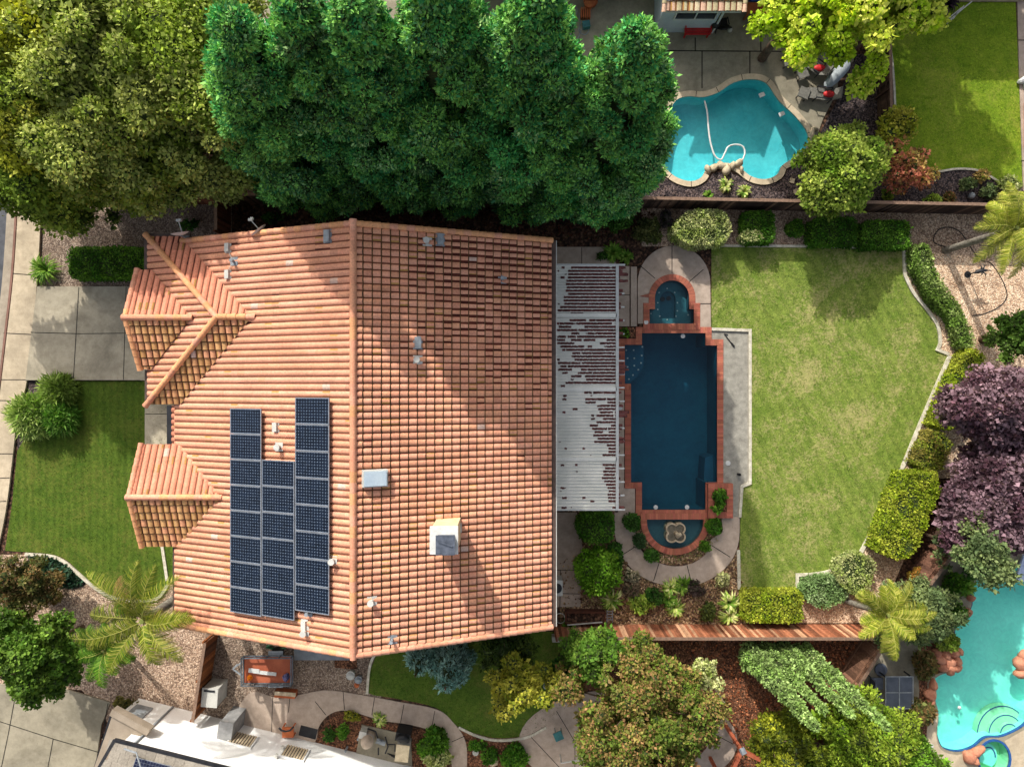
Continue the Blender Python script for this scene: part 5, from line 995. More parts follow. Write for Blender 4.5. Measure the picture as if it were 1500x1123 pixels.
shrub(1053, 725, 10, .75, 'upper leafy plant in the brick planter', GREEN, seed=1, n=8, L=.12); shrub(1052, 742, 9, .7, 'lower leafy plant in the brick planter', GREEN, seed=2, n=8, L=.12)
shrub(914, 487, 7, .4, 'little green plant in the pocket beside the patio cover', GREEN, seed=3, n=6)
SHR = [(945, 340, 26, 20, .9, 'dark olive shrub under the rightmost evergreen', F((84, 92, 44), (62, 74, 34), (104, 104, 60))), (905, 322, 28, 18, .8, 'dark green shrub in the shade right of the roof corner', DGREEN), (976, 322, 10, 16, .8, 'dusky purple brown shrub left of the pale variegated one', F((84, 76, 74), (64, 56, 56))),
 (1300, 285, 12, 8, .5, 'low green plant at the base of the pink shrub tree', LIME), (1366, 293, 16, 9, .5, 'low yellow-green plant by the dark fence top', LIME), (1418, 270, 13, 10, .6, 'pale green perennial left in the dark bark bed', GREY), (1438, 258, 11, 9, .6, 'orange tinged perennial at the top of the dark bark bed', F((170, 160, 90), (190, 150, 100), (120, 140, 60))),
 (1448, 280, 13, 10, .6, 'pale green perennial at the right of the dark bark bed', GREY), (1390, 290, 12, 8, .45, 'red flowered low plant by the dark fence', F((180, 90, 70), (120, 120, 60), (150, 70, 60))), (1478, 272, 16, 14, .9, 'cream tipped shrub beside the palm crown at right edge', PALE), (1462, 292, 14, 8, .5, 'low tan green plant behind the palm at the fence', F((150, 150, 90), (120, 124, 70))),
 (940, 884, 20, 14, .6, 'yellow-green mound in the planting bed above the sunlit fence', LIME), (925, 862, 14, 12, .5, 'dull purple brown twiggy plant in the planting bed', F((120, 104, 84), (96, 80, 66), (140, 124, 98))), (958, 874, 14, 12, .6, 'dark green mound beside the yellow-green one in the planting bed', DGREEN), (1036, 895, 13, 14, .6, 'olive mound near the twin variegated rosettes', F((96, 108, 50), (76, 88, 40))), (1020, 862, 16, 12, .5, 'dark purple brown ground plant below the curved path', F((84, 70, 66), (66, 54, 50), (104, 92, 80))), (1058, 848, 12, 12, .5, 'cream flowered shrub at the end of the curved path', F((206, 196, 160), (150, 156, 96), (180, 170, 130))), (925, 843, 16, 10, .4, 'cream and grey low shrub under the curved path', F((176, 164, 140), (130, 124, 96))), (1150, 850, 1, 1, .1, '', GREEN),
 (1345, 843, 14, 14, .8, 'orange and yellow shrub at the fence by the shaded patio', F((190, 150, 60), (150, 130, 50), (206, 128, 66))), (1352, 972, 19, 22, 1.1, 'dark red green shrub left of the rock heap', BRZ), (1347, 1040, 20, 22, 1.1, 'dark red green shrub below the patio table', BRZ), (1386, 940, 20, 14, .8, 'yellow-green shrub above the rock heap', LIME), (1404, 898, 14, 22, .8, 'green shrub hanging over the left aqua pool rim', GREEN), (1400, 855, 16, 16, .8, 'bright grassy shrub at the upper left aqua pool rim', GREEN), (1428, 835, 18, 12, .9, 'dark shrub at the top rim of the aqua pool', DGREEN), (1372, 925, 18, 14, .8, 'grey green shrub between palm and rock heap', GREY),
 (483, 1075, 9, 10, .5, 'small round dark green ball in the red bark bed', DGREEN), (503, 1070, 10, 14, .5, 'leafy green plant right of the small ball in red bark', GREEN), (632, 1085, 24, 24, .8, 'green shrub mass inside the bend of the side path', GREEN), (640, 1110, 24, 14, .9, 'pale green shrub at the bottom edge beside the side path', PALE), (700, 1092, 14, 10, .5, 'green plant in the triangular bark bed', GREEN), (716, 1108, 14, 12, .5, 'rounded green plant with a flat stone in the triangular bark bed', GREEN), (752, 1108, 22, 20, .7, 'bright grassy shrub by the left edge of the round patio', GREEN), (515, 1048, 12, 8, .35, 'yellowing strappy clump at the top of the red bark bed', GOLD), (1460, 250, 1, 1, .1, '', GREEN),
 (830, 915, 16, 8, .4, 'leafy plant spilling from the raised bed', GREEN), (185, 1030, 18, 14, .8, 'spiky olive shrub by the white roof corner', F((120, 110, 60), (90, 88, 44), (140, 128, 74))), (90, 840, 22, 12, .35, 'blue-green ground plant inside the curved edging', F((70, 104, 80), (54, 84, 66), (90, 120, 92))), (178, 892, 10, 9, .4, 'small green plant right of the front edging', GREEN), (75, 873, 22, 10, .5, 'dry tan green shrub under the bronze tree', F((140, 126, 80), (110, 104, 60))), (1195, 1053, 16, 14, .7, 'low dark green grassy clump under the cypress tips', DGREEN), (1104, 1062, 1, 1, .1, '', GREEN), (1436, 1040, 1, 1, .1, '', GREEN), (280, 330, 18, 8, .8, 'dark shrub by the fence under the olive trees', DGREEN), (300, 262, 20, 16, 1.2, 'dark green bush between the olive trees and leftmost evergreen', DGREEN), (400, 320, 18, 8, .8, 'dark green bush at the foot of the leftmost evergreen', DGREEN), (880, 375, 12, 6, .5, 'low plant at the shaded paving above patio cover', DGREEN), (1320, 1010, 1, 1, .1, '', GREEN)]
for i, (x, y, rx, ry, h, lb, cc) in enumerate(SHR):
    if lb: shrub(x, y, rx, h, lb, cc, seed=i+10, ry=ry, n=12, L=.1 if rx < 18 else .12, dens=230)
VAR = F((190, 200, 110), (150, 176, 76), (214, 214, 150), (110, 146, 54)); AG = F((110, 150, 50), (84, 126, 36), (140, 170, 70))
for x, y, r, h, lb, cc, n in [(70, 396, 24, .6, 'bright strappy clump at the end of the long hedge', AG, 150), (0, 0, 0, 0, 'largest strappy bush by the sidewalk corner', F((120, 150, 62), (94, 128, 44), (160, 176, 96)), 420), (0, 0, 0, 0, 'upper strappy bush beside the driveway', F((120, 150, 62), (94, 128, 44), (150, 168, 90)), 320), (0, 0, 0, 0, 'lower right strappy bush of the three by the front lawn', F((90, 140, 50), (70, 118, 38), (130, 160, 76)), 320),
    (896, 877, 18, .55, 'variegated rosette left in the planting bed', VAR, 70), (982, 860, 15, .5, 'yellow variegated rosette below the curved path', VAR, 60), (999, 856, 16, .5, 'greener rosette beside the yellow one below the curved path', AG, 60), (988, 888, 16, .5, 'variegated rosette nearest the fence in the middle of the bed', VAR, 60), (978, 876, 14, .45, 'leafy rosette between the yellow one and the fence', AG, 50), (1066, 880, 17, .6, 'upper of two variegated rosettes beside the box hedge', VAR, 70), (1067, 900, 17, .5, 'lower of two variegated rosettes beside the box hedge', VAR, 60),
    (1062, 272, 12, .4, 'strappy tuft in the dark bark, left of the pair', VAR, 50), (1089, 281, 12, .4, 'strappy tuft in the dark bark, right of the pair', VAR, 50), (1037, 287, 8, .3, 'small tuft in the dark bark near the fence', AG, 34), (896, 370, 16, .4, 'strappy clump at the upper right corner of the patio cover', AG, 90), (916, 376, 12, .4, 'strappy clump left of the spa terrace', AG, 60),
    (1378, 7, 24, .9, 'dark purple spiky plant at the top edge of the upper right lawn', F((50, 38, 52), (36, 28, 40), (70, 50, 66)), 60), (1196, 1050, 18, .5, 'dark green grassy tuft between cypresses and olive conifer', AG, 90), (1383, 935, 16, .5, 'yellow-green grassy tuft above the rock heap', VAR, 90), (1412, 858, 16, .5, 'green grassy tuft on the pool rim', AG, 90), (556, 1052, 12, .3, 'drooping yellow-green tuft in the red bark bed', VAR, 50), (756, 1112, 20, .5, 'bright grass clump beside the round patio', AG, 120)]:
    if r: blades(x, y, r, lb, cc, n, h, seed=int(x+y), w=.05 if n < 100 else .03)
for x, y, r, h, lb, cc, sd in [(46, 608, 27, 1.0, 'largest strappy bush by the sidewalk corner', F((120, 150, 62), (94, 128, 44), (176, 190, 116), (140, 160, 84)), 1), (86, 574, 21, .8, 'upper strappy bush beside the driveway', F((130, 152, 72), (104, 132, 50), (160, 176, 100)), 2), (88, 617, 22, .9, 'lower right strappy bush of the three by the front lawn', F((96, 144, 54), (76, 122, 40), (136, 164, 80)), 3)]:
    shrub(x, y, r, h, lb, cc, name='strappy_bush', L=.26, wid=.09, dens=420, seed=sd+60, n=7, ccr=.75, cat='bush', cv=.08)
# ground cover and grass blades: more than anyone could count
def scatter(poly, dens, label, cols, seed=0, hole=None, name='ground_cover', L=.08, z=0.0, cat='ground cover', up=True, mat=None, wid=.5):
    g = np.random.default_rng(seed+5); p2 = G2(poly); n = int(abs(area(p2))*dens); P = rand_in(p2, n, g); P = P if hole is None else P[~inside(P, hole)]; n = len(P); Q = np.column_stack([P, np.full(n, z)+g.random(n)*L*.3]); D = g.normal(0, .35, (n, 3))+np.array([0, 0, 1 if up else .1]); V = leaf_arrays(Q, D, L, wid, .5 if up else 1.4, 0, .1 if up else 2.5, g); ids = g.integers(0, 50, n)
    return quads_obj(name, V, leaf_cols(ids, 50, cols, g, .12, .25), None, [mat or M_leaf], None, label=label, cat=cat, kind='stuff')
scatter(BL, 260, 'short mown grass of the back lawn', F((120, 140, 52), (146, 156, 76), (100, 122, 40), (180, 168, 110)), 1, None, 'grass', .06, .02, 'grass', wid=.12)
scatter(FL, 260, 'short mown grass of the front lawn', F((78, 104, 28), (100, 122, 38), (64, 88, 22)), 2, None, 'grass', .06, .02, 'grass', wid=.12)
scatter(NL, 200, 'bright mown grass of the upper right lawn', F((112, 144, 28), (140, 164, 44), (90, 122, 22)), 3, None, 'grass', .06, .02, 'grass', wid=.12)
scatter(SL, 240, 'dark mown grass of the shaded side lawn', F((62, 94, 28), (80, 108, 38)), 4, None, 'grass', .06, .02, 'grass', wid=.12)
scatter(smooth([(45, 813), (75, 815), (96, 825), (116, 842), (122, 855), (100, 860), (60, 848)], True, 3), 420, 'dark blue-green ground cover inside the curved front edging', F((62, 96, 74), (46, 76, 58), (84, 112, 84)), 5, L=.11, z=.03)
scatter([(820, 820), (900, 790), (910, 815), (930, 840), (990, 858), (1040, 850), (1084, 812), (1086, 912), (822, 912)], 110, 'dry fallen leaves and stems strewn over the planting bed', F((150, 116, 84), (110, 76, 54), (190, 160, 124), (120, 124, 60)), 6, None, 'leaf_litter', .1, .015, 'leaf litter', False, wid=.35)
scatter([(930, 757), (1058, 757), (1048, 795), (1010, 824), (970, 824), (934, 795)], 160, 'dry leaves and creeping stems around the fountain basin', F((150, 120, 90), (96, 110, 54), (180, 156, 120)), 7, hole=outset(G2(BASIN), .3), name='leaf_litter', L=.09, z=.04, cat= 'leaf litter', up=False, wid=.35)
scatter([(345, 300), (960, 308), (960, 350), (812, 352), (520, 330), (345, 330)], 90, 'needles and leaves fallen under the tall evergreens', F((110, 60, 44), (84, 48, 36), (70, 84, 40)), 8, None, 'leaf_litter', .12, .01, 'leaf litter', False, wid=.3)
scatter([(860, 925), (1270, 930), (1180, 1080), (1150, 1180), (1080, 1180), (1060, 1000), (1000, 950)], 90, 'bark chips strewn over the red bark bed', F((176, 96, 60), (130, 70, 44), (200, 130, 90), (90, 52, 36)), 9, None, 'bark_chips', .09, .015, 'bark chips', False, wid=.4)
# ================================================================ neighbouring houses
nh = empty('neighbour_house', (9, 22, 0), 'pale house with a buff tiled porch roof at the top edge above the red bench', 'house')
BT = [S(222, 204, 170, .9), S(226, 186, 160, .9), S(206, 196, 160, .9), S(190, 176, 140, .9)]
z = 2.75; pe0, pe1 = W(972, 17, z), W(1090, 17, z)
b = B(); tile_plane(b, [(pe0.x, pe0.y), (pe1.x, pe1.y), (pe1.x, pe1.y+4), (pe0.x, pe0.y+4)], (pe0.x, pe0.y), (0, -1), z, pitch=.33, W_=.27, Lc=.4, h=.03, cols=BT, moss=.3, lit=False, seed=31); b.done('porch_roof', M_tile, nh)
for x in (pe0.x, pe1.x): b = B(); cap_row(b, (x, pe0.y+4, z+1.32), (x, pe0.y-.02, z), .1, .36, cols=BT, tan=0, seed=3); b.done('rake_tile', M_tile, nh)
b = B(); b.bar((pe0.x+.1, pe0.y+.05, z-.08), (pe1.x-.1, pe0.y+.05, z-.08), .1, .1); b.done('gutter', M_lgrey, nh)
M_pw = plain('pale_grey_wall', S(196, 206, 214, .85), S(180, 190, 198, .85), 1.5, .85, .1); b = B(); b.box(((pe0.x+pe1.x)/2-.3, pe0.y+.45+1.5, 1.25), (pe1.x-pe0.x-.9, 3, 2.5)); b.done('bay_wall', M_pw, nh)
cy_ = pe0.y+.43; b = B()
for x in (7.6, 8.55, 9.5): b.box((x, cy_, 1.75), (.06, .08, .9))
for zz in (1.3, 2.2): b.box((8.55, cy_, zz), (1.96, .09, .07))
f = b.done('window', M_white, nh); b = B(); b.box((8.55, cy_+.02, 1.75), (1.88, .05, .86)); b.done('pane', M_glass, f)
b = B(); b.bar((pe1.x-.65, cy_, 2.45), (pe1.x-.65, cy_, .05), .08, .08); b.done('downspout', M_white, nh)
b = B(); b.box((6.5, 23.0, 1.35), (19, 8.0, 2.7)); b.done('wall', M_stucco, nh)
b = B()
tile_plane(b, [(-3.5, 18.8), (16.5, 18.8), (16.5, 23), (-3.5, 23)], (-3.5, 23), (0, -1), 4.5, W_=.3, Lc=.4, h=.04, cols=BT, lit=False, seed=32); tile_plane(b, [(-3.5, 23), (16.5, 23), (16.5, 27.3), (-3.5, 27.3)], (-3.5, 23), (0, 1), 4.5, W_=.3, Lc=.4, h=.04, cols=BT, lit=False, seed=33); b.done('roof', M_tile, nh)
b = B()
for x in (3.2, 4.3, 5.3): b.box((x, 18.96, 1.15), (.07, .07, 2.2))
b.box((4.3, 18.96, 2.25), (2.3, .08, .08)); b.box((4.3, 18.96, .08), (2.3, .1, .1)); f = b.done('sliding_door', M_white, nh); b = B(); b.box((4.3, 18.98, 1.15), (2.2, .05, 2.1)); b.done('pane', M_glass, f)
n2 = empty('neighbour_house', (20, 26, 0), 'two storey house beyond the upper right lawn, casting the stepped shadow', 'house')
b = B(); b.box((19.4, 26.2, 2.5), (5.2, 7.8, 5)); b.box((26.2, 26.2, 2.5), (4.8, 7.8, 5)); b.box((22.9, 27.4, 2.4), (2.2, 5.4, 4.8)); b.done('wall', M_stucco, n2)
b = B()
for x0_, x1_, y0_ in ((16.4, 22.2, 21.75), (22.2, 23.6, 23.3), (23.6, 29.5, 21.75)): tile_plane(b, [(x0_, y0_), (x1_, y0_), (x1_, 26.2), (x0_, 26.2)], (16, 26.2), (0, -1), 5.1+PITCH*4.45*.5, pitch=.2, W_=.3, Lc=.4, h=.04, cols=BT, lit=False, seed=34)
b.done('roof', M_tile, n2)
b = B(); b.prism([G2([(1392, -3), (1500, -3), (1500, 3), (1392, 3)])], 0, .25); tag(b.done('planter_wall', M_stone), 'low pale wall along the top edge of the upper right lawn', 'wall')
b = B(); b.prism([G2([(1300, -20), (1374, -20), (1374, 32), (1300, 32)])], 0, .22); po = b.done('raised_planter', plain('planter_brick', S(150, 84, 66), S(120, 66, 52), 5), label='red raised planter bed under the smaller bright tree', cat='planter')
# white roofed house, lower left
wh = empty('neighbour_house', (-12, -20, 0), 'white roofed neighbouring house with grey upper roof at the bottom left edge', 'house')
zr = 2.7; zu = 4.3; wa, wb = W(240, 1031), W(700, 1146); wd = (wb-wa).normalized(); wn = Vector((wd.y, -wd.x, 0)); WANG = math.atan2(wd.y, wd.x)
def onw(px, py, out=0.0):                              # height on the long white wall of a point measured in the photo
    v = W(px, py)-W(CX, CY); dd = -(wa-Vector((0, 0, 0))).dot(-wn)-out; t = dd/Vector((v.x, v.y, 0)).dot(wn); p = Vector((v.x, v.y, 0))*t; return Vector((p.x, p.y, H*(1-t)))
M_ww = plain('white_wall_paint', S(240, 240, 238), S(228, 228, 224), .7, .8, .1)
b = B(); q2 = [wa, wb+wd*6, wb+wd*6+wn*9, wa+wn*9]; b.prism([[tuple(q[:2]) for q in q2]], 0, zu-.05); b.done('wall', M_ww, wh)
b = B(); q3 = [wa-wd*1.25, wa-wd*.003, wa-wd*.003+wn*7, wa-wd*1.25+wn*7]; b.prism([[tuple(q[:2]) for q in q3]], 0, 2.5); b.done('wing_wall', M_ww, wh)
b = B(); c = wa-wd*.62; b.box((c.x-wn.x*.03, c.y-wn.y*.03, 1.35), (.8, .06, 1.5), WANG); b.done('shutter_panel', M_grey, wh)
b = B(); c = wa+wd*.5-wn*.05; b.bar((c.x, c.y, .1), (c.x, c.y, 4.2), .07, .07); b.done('downspout', M_grey, wh)
GP = G2([(165, 1046), (214, 1074), (196, 1088), (186, 1140), (180, 1300), (90, 1300), (138, 1123)], zr+.15); b = B(); b.prism([GP], zr-.05, zr+.15); b.done('garage_roof', M_beige, wh); b = B(); b.prism([[(p[0]-.6, p[1]-1.2) for p in GP[:2]]+[(p[0]-.6, p[1]) for p in GP[2:5]]+[(GP[5][0]+.5, GP[5][1]), (GP[6][0]+.5, GP[6][1])]], 0, zr-.05); b.done('garage_wall', M_stucco, wh)
b = B(); b.strip(G2([(162, 1043), (190, 1058), (217, 1073)], zr+.3), .3, zr-.1, zr+.3); b.done('parapet', M_beige, wh)
b = B(); b.bar(W(163, 1046, zr), W(137, 1130, zr), .07, .1); b.done('gutter', M_dark, wh)
UP = [W(168, 1083, zu), W(400, 1141, zu), W(420, 1300, zu), W(120, 1300, zu)]
M_flat = plain('grey_roof_tile', S(150, 142, 128, .8), S(128, 120, 108, .8), 2, .9, .2)
b = B(); R = random.Random(3); o = Vector(UP[0]); dx = (UP[1]-UP[0]); Lx = dx.length; dx.normalize(); dy = Vector((dx.y, -dx.x, 0))
for j in range(16):
    for i in range(int(Lx/.42)+8):
        c = o+dx*((i-2+(j % 2)*.5)*.42)+dy*(j*.38+.2)+Vector((0, 0, .05+.11*j*.9)); f = R.uniform(.85, 1.12); b.col = (.27*f, .245*f, .205*f, 1); ang = math.atan2(dx.y, dx.x)
        if (i-2) >= -j*.22: b.box(c, (.41, .40, .03), M=Matrix.Rotation(ang, 3, 'Z') @ Matrix.Rotation(-.26, 3, 'X') @ Matrix.Rotation(0, 3, 'Y'))
b.done('upper_roof', M_tile, wh)
b = B(); b.bar(UP[0], UP[1]+dx*2, .12, .12); b.done('gutter', M_dark, wh); b = B(); b.bar(UP[0], UP[0]+dy*6-dx*1.3+Vector((0, 0, 1.4)), .12, .1); b.done('rake_trim', M_dark, wh)
for k in range(2):
    c = o+dx*(1.95+k*1.6)+dy*(.8)+Vector((0, 0, .4)); rr = empty('solar_panel', c, ['dark solar panel cut by the bottom edge on the grey roof, left one', 'dark solar panel cut by the bottom edge on the grey roof, right one'][k], 'solar panel'); Mx = Matrix.Rotation(math.atan2(dx.y, dx.x), 3, 'Z') @ Matrix.Rotation(-.26, 3, 'X'); b = B(); b.box(c, (1.55, 1.0, .04), M=Mx); b.done('frame', M_panelframe, rr); b = B()
    for i in range(12):
        for j in range(8): b.col = (.012, .016, .04, 1); b.box(c+Mx @ Vector((-.76+(i+.5)*1.52/12, -.485+(j+.5)*.97/8, .022)), (.117, .111, .006), M=Mx)
    b.done('cells', M_cell, rr)
qx = W(350, 1047); b = B(); b.box((qx.x, qx.y, .8), (.62, .85, 1.6), WANG+.1); b.box((qx.x, qx.y, 1.62), (.68, .92, .05), WANG+.1); tag(b.done('storage_cabinet', plain('grey_stucco', S(160, 160, 158, .9), S(134, 134, 134, .9), 3, .9, .2)), 'tall grey cabinet standing against the long white wall', 'cabinet')
for k, (x, y) in enumerate([(366, 1070), (437, 1094)]):  # windows with blinds in the long white wall
    c = onw(x, y); wv = 1.1; hv = 1.0; b = B(); cz = Vector((c.x, c.y, min(max(c.z, 1.3), 3.2)))-wn*.03; Mx = Matrix.Rotation(WANG, 3, 'Z')
    for s_ in (-1, 1): b.box(cz+Mx @ Vector((s_*wv/2, 0, 0)), (.06, .08, hv+.06), M=Mx); b.box(cz+Vector((0, 0, s_*hv/2)), (wv-.06, .08, .06), M=Mx)
    f = b.done('window', M_ww, wh); b = B()
    for i in range(8): b.box(cz+Mx @ Vector((-wv/2+.1+i*.13, .02, 0)), (.08, .05, hv-.06), M=Mx)
    b.done('blind', plain('tan_slat', S(206, 190, 162), S(180, 162, 136), 4), f); b = B(); b.box(cz+Mx @ Vector((0, -.005, 0)), (wv-.08, .02, hv-.07), M=Mx); b.done('pane', M_dark, f)
for x, y in [(413, 1098), (404, 1110)]:
    c = onw(x, y); b = B(); b.bar(c-wn*.0, c-wn*.2, .12, .12); b.done('wall_vent', M_lgrey, wh)
b = B(); b.bar(W(182, 1096, 4.75), W(200, 1102, 4.85), .05, .05); b.bar(W(200, 1102, 4.85), W(206, 1123, 5.2), .04, .04); b.done('conduit', M_grey, wh)
# house beyond the street is out of view; blue slab corner at the lower right pool is a diving slide deck
b = B(); b.prism([G2([(1500, 812), (1560, 812), (1560, 860), (1487, 850)], .6)], .5, .62); b.box((W(1515, 835).x, W(0, 835).y, .25), (.8, .8, .5)); tag(b.done('diving_platform', plain('pale_blue_fibreglass', S(176, 190, 216), S(160, 174, 200), 3, .4)), 'pale blue slab jutting over the upper right of the aqua pool', 'diving platform')
# ================================================================ things in the yards
def simple(name, label, cat, mat, fn, group=None):
    b = B(); fn(b); return b.done(name, mat, label=label, cat=cat, group=group)
# red bench and black chair
def bench(px, py, label):
    c = W(px, py); r = empty('bench', c, label, 'bench'); b = B()
    for i in range(4): b.box((c.x, c.y-.32+i*.12, .44), (1.25, .1, .03))
    b.done('seat', M_red, r); b = B()
    for i in range(4): b.box((c.x, c.y+.17+i*.03, .56+i*.12), (1.25, .03, .1))
    b.done('backrest', M_red, r)
    for sx in (-.55, .55):
        for sy in (-.3, .15): b = B(); b.box((c.x+sx, c.y+sy, .21), (.06, .06, .42)); b.done('leg', M_red, r)
        b = B(); b.bar((c.x+sx*1.1, c.y-.34, .64), (c.x+sx*1.1, c.y+.2, .66), .06, .04); b.bar((c.x+sx*1.1, c.y-.3, .42), (c.x+sx*1.1, c.y-.3, .64), .05, .04); b.done('armrest', M_red, r)
bench(1018, 47, 'red slatted bench under the window of the buff tiled porch')
def chair(px, py, rot, label, mat, fab=None, group=None, lounge=False, pillow=None):
    c = W(px, py); r = empty('lounge_chair' if lounge else 'chair', c, label, 'lounge chair' if lounge else 'chair', group); R = Matrix.Rotation(rot, 3, 'Z'); T = lambda x, y, z: c+R @ Vector((x, y, z)); L = 1.0 if lounge else .5
    b = B(); b.box(T(0, -.1, .36), (.55, L*.75, .05), M=R)
    if lounge: b.box(T(0, -.62, .34), (.52, .45, .04), M=R @ Matrix.Rotation(.25, 3, 'X'))
    b.done('seat', fab or mat, r); b = B(); b.box(T(0, L*.45+.05, .6), (.55, .5, .05), M=R @ Matrix.Rotation(.9, 3, 'X')); b.done('backrest', fab or mat, r)
    for sx in (-.27, .27):
        b = B(); b.bar(T(sx, -L*.45, .55), T(sx, L*.3, .57), .05, .03); b.done('armrest', mat, r)
        for sy in (-L*.42, L*.3): b = B(); b.bar(T(sx, sy, 0), T(sx, sy, .55), .035, .035); b.done('leg', mat, r)
    if pillow: b = B(); b.smooth = True; b.ball(T(0, L*.18, .46), (.3, .17, .09), 12, 8); tag(b.done('pillow', pillow, r), 'red pillow')
chair(1054, 42, math.pi+.2, 'black patio chair beside the red bench', M_black)
chair(1190, 103, -2.2, 'grey reclining lounge chair with red pillow nearest the bright tree', M_dark, M_fab, None, True, M_red)
chair(1203, 143, -1.7, 'grey reclining lounge chair with red pillow nearest the curved bed edge', M_dark, M_fab, None, True, M_red)
def ottoman(px, py, rot, label, m=M_fab):
    c = W(px, py); r = empty('footstool', c, label, 'footstool', None); b = B(); R = Matrix.Rotation(rot, 3, 'Z'); b.box(c+Vector((0, 0, .38)), (.5, .5, .08), M=R); b.done('seat', m, r)
    for sx in (-.2, .2):
        for sy in (-.2, .2): q = c+R @ Vector((sx, sy, .17)); b = B(); b.box(q, (.04, .04, .34)); b.done('leg', M_dark, r)
ottoman(1171, 112, .35, 'square grey footstool in front of the upper reclining chair'); ottoman(1173, 141, -.4, 'square grey footstool in front of the lower reclining chair'); ottoman(1151, 94, .2, 'dark square footstool nearest the patio joint')
b = B(); b.smooth = True; c = W(1218, 117); R = Matrix.Rotation(math.radians(48), 3, 'Z')
for k in range(9): pass
b.tube([c+R @ Vector((x, 0, .55+.05*math.sin(x*2))) for x in (-.78, -.65, -.3, .1, .5, .7, .8)], [.08, .2, .27, .3, .28, .2, .08], 14); b.smooth = False
tag(b.done('covered_umbrella', plain('grey_cover_cloth', S(168, 176, 178), S(140, 148, 152), 3, .8, .3)), 'long grey cover lying slanted beneath the bright tree by the lounge chairs', 'covered umbrella')
simple('grill', 'round black kettle grill between red bench and black chair', 'grill', M_black, lambda b: (b.ball((*W(1042, 46)[:2], .75), (.24, .24, .2), 14, 8), [b.bar((W(1042, 46).x+a_, W(1042, 46).y+c_, 0), (W(1042, 46).x+a_*.4, W(1042, 46).y+c_*.4, .65), .03, .03) for a_, c_ in ((-.2, -.15), (.2, -.15), (0, .22))]))
simple('ball', 'small silver ball on the patio right of the black chair', 'ball', M_lgrey, lambda b: b.ball((*W(1068, 46)[:2], .12), .12, 12, 8))
simple('table', 'orange brown table under the bright tree at the top edge', 'table', M_terra, lambda b: (b.box((*W(1104, 24)[:2], .74), (1.2, .5, .05)), [b.box((W(1104, 24).x+sx, W(1104, 24).y+sy, .36), (.06, .06, .72)) for sx in (-.5, .5) for sy in (-.2, .2)]))
simple('bicycle_crate', 'dark storage crate with blue bags at the top edge beside the porch', 'crate', M_blue, lambda b: (b.box((*W(1100, 8)[:2], .4), (.5, .4, .8)), b.ball((W(1098, 8).x, W(1098, 8).y, .85), (.2, .18, .12))))
simple('storage_box', 'black box in front of the orange brown table', 'box', M_black, lambda b: (b.box((*W(1106, 38)[:2], .25), (.5, .35, .5)), b.box((*W(1106, 38)[:2], .52), (.54, .39, .05))))
# hose corner by the evergreens
hs = B(); hs.smooth = True; g_ = [(848, 20), (850, 34), (848, 46), (856, 52), (862, 46), (858, 38), (852, 44), (846, 58), (840, 62), (836, 50), (838, 36), (842, 26), (846, 16), (838, 10), (832, 14)]
hs.tube([(*W(x, y)[:2], .05) for x, y in smooth(g_, False, 6)], .022, 6); tag(hs.done('garden_hose', M_grey), 'grey blue garden hose coiled on the ground between two evergreens', 'hose')
simple('bark_patch_bin', 'small teal box beside the coiled garden hose', 'box', M_teal, lambda b: (b.box((*W(858, 40)[:2], .15), (.34, .3, .3), .2), b.box((*W(858, 40)[:2], .31), (.36, .32, .03), .2)))
def pot(px, py, r, h, label, m, plant=None, z0=0, soil=None):
    c = W(px, py); t = empty('plant_pot', (c.x, c.y, z0), label, 'pot'); b = B(); b.smooth = True; b.tube([(c.x, c.y, z0), (c.x, c.y, z0+h*.8), (c.x, c.y, z0+h)], [r*.7, r*.95, r], 18, False); b.tube([(c.x, c.y, z0+h), (c.x, c.y, z0+h+.001), (c.x, c.y, z0+h*.7)], [r*1.08, r*.88, r*.85], 18, False); b.done('rim', m, t); b = B(); b.cyl((c.x, c.y), r*.86, z0+h*.5, z0+h*.8, 16); b.done('soil', M_soil, t)
pot(862, 10, .28, .5, 'terracotta pot at the top edge, larger of two', M_terra); pot(868, 8, .2, .35, 'terracotta pot at the top edge, smaller of two', M_terra)
simple('wooden_crate', 'small orange and brown slatted crate under the terracotta pots', 'crate', M_terra, lambda b: [b.box((W(857, 23).x-.2+i*.1, W(857, 23).y, .15), (.06, .5, .3)) for i in range(5)])
# stepping stones in dark bark
for x, y, lb in [(1160, 265, 'square pale stepping stone in the dark bark'), (1167, 281, 'round pale stepping stone in the dark bark near the fence')]:
    w = W(x, y); simple('stepping_stone', lb, 'stepping stone', M_stone, lambda b: b.prism([[(w.x+.17*math.cos(t*math.pi/(2 if y == 265 else 4)+.5), w.y+.17*math.sin(t*math.pi/(2 if y == 265 else 4)+.5)) for t in range(4 if y == 265 else 8)]], 0, .05))
simple('gazing_ball', 'grey blue round stone among the perennials by the dark fence', 'stone ball', M_grey, lambda b: b.ball((*W(1420, 288)[:2], .16), .16, 12, 8))
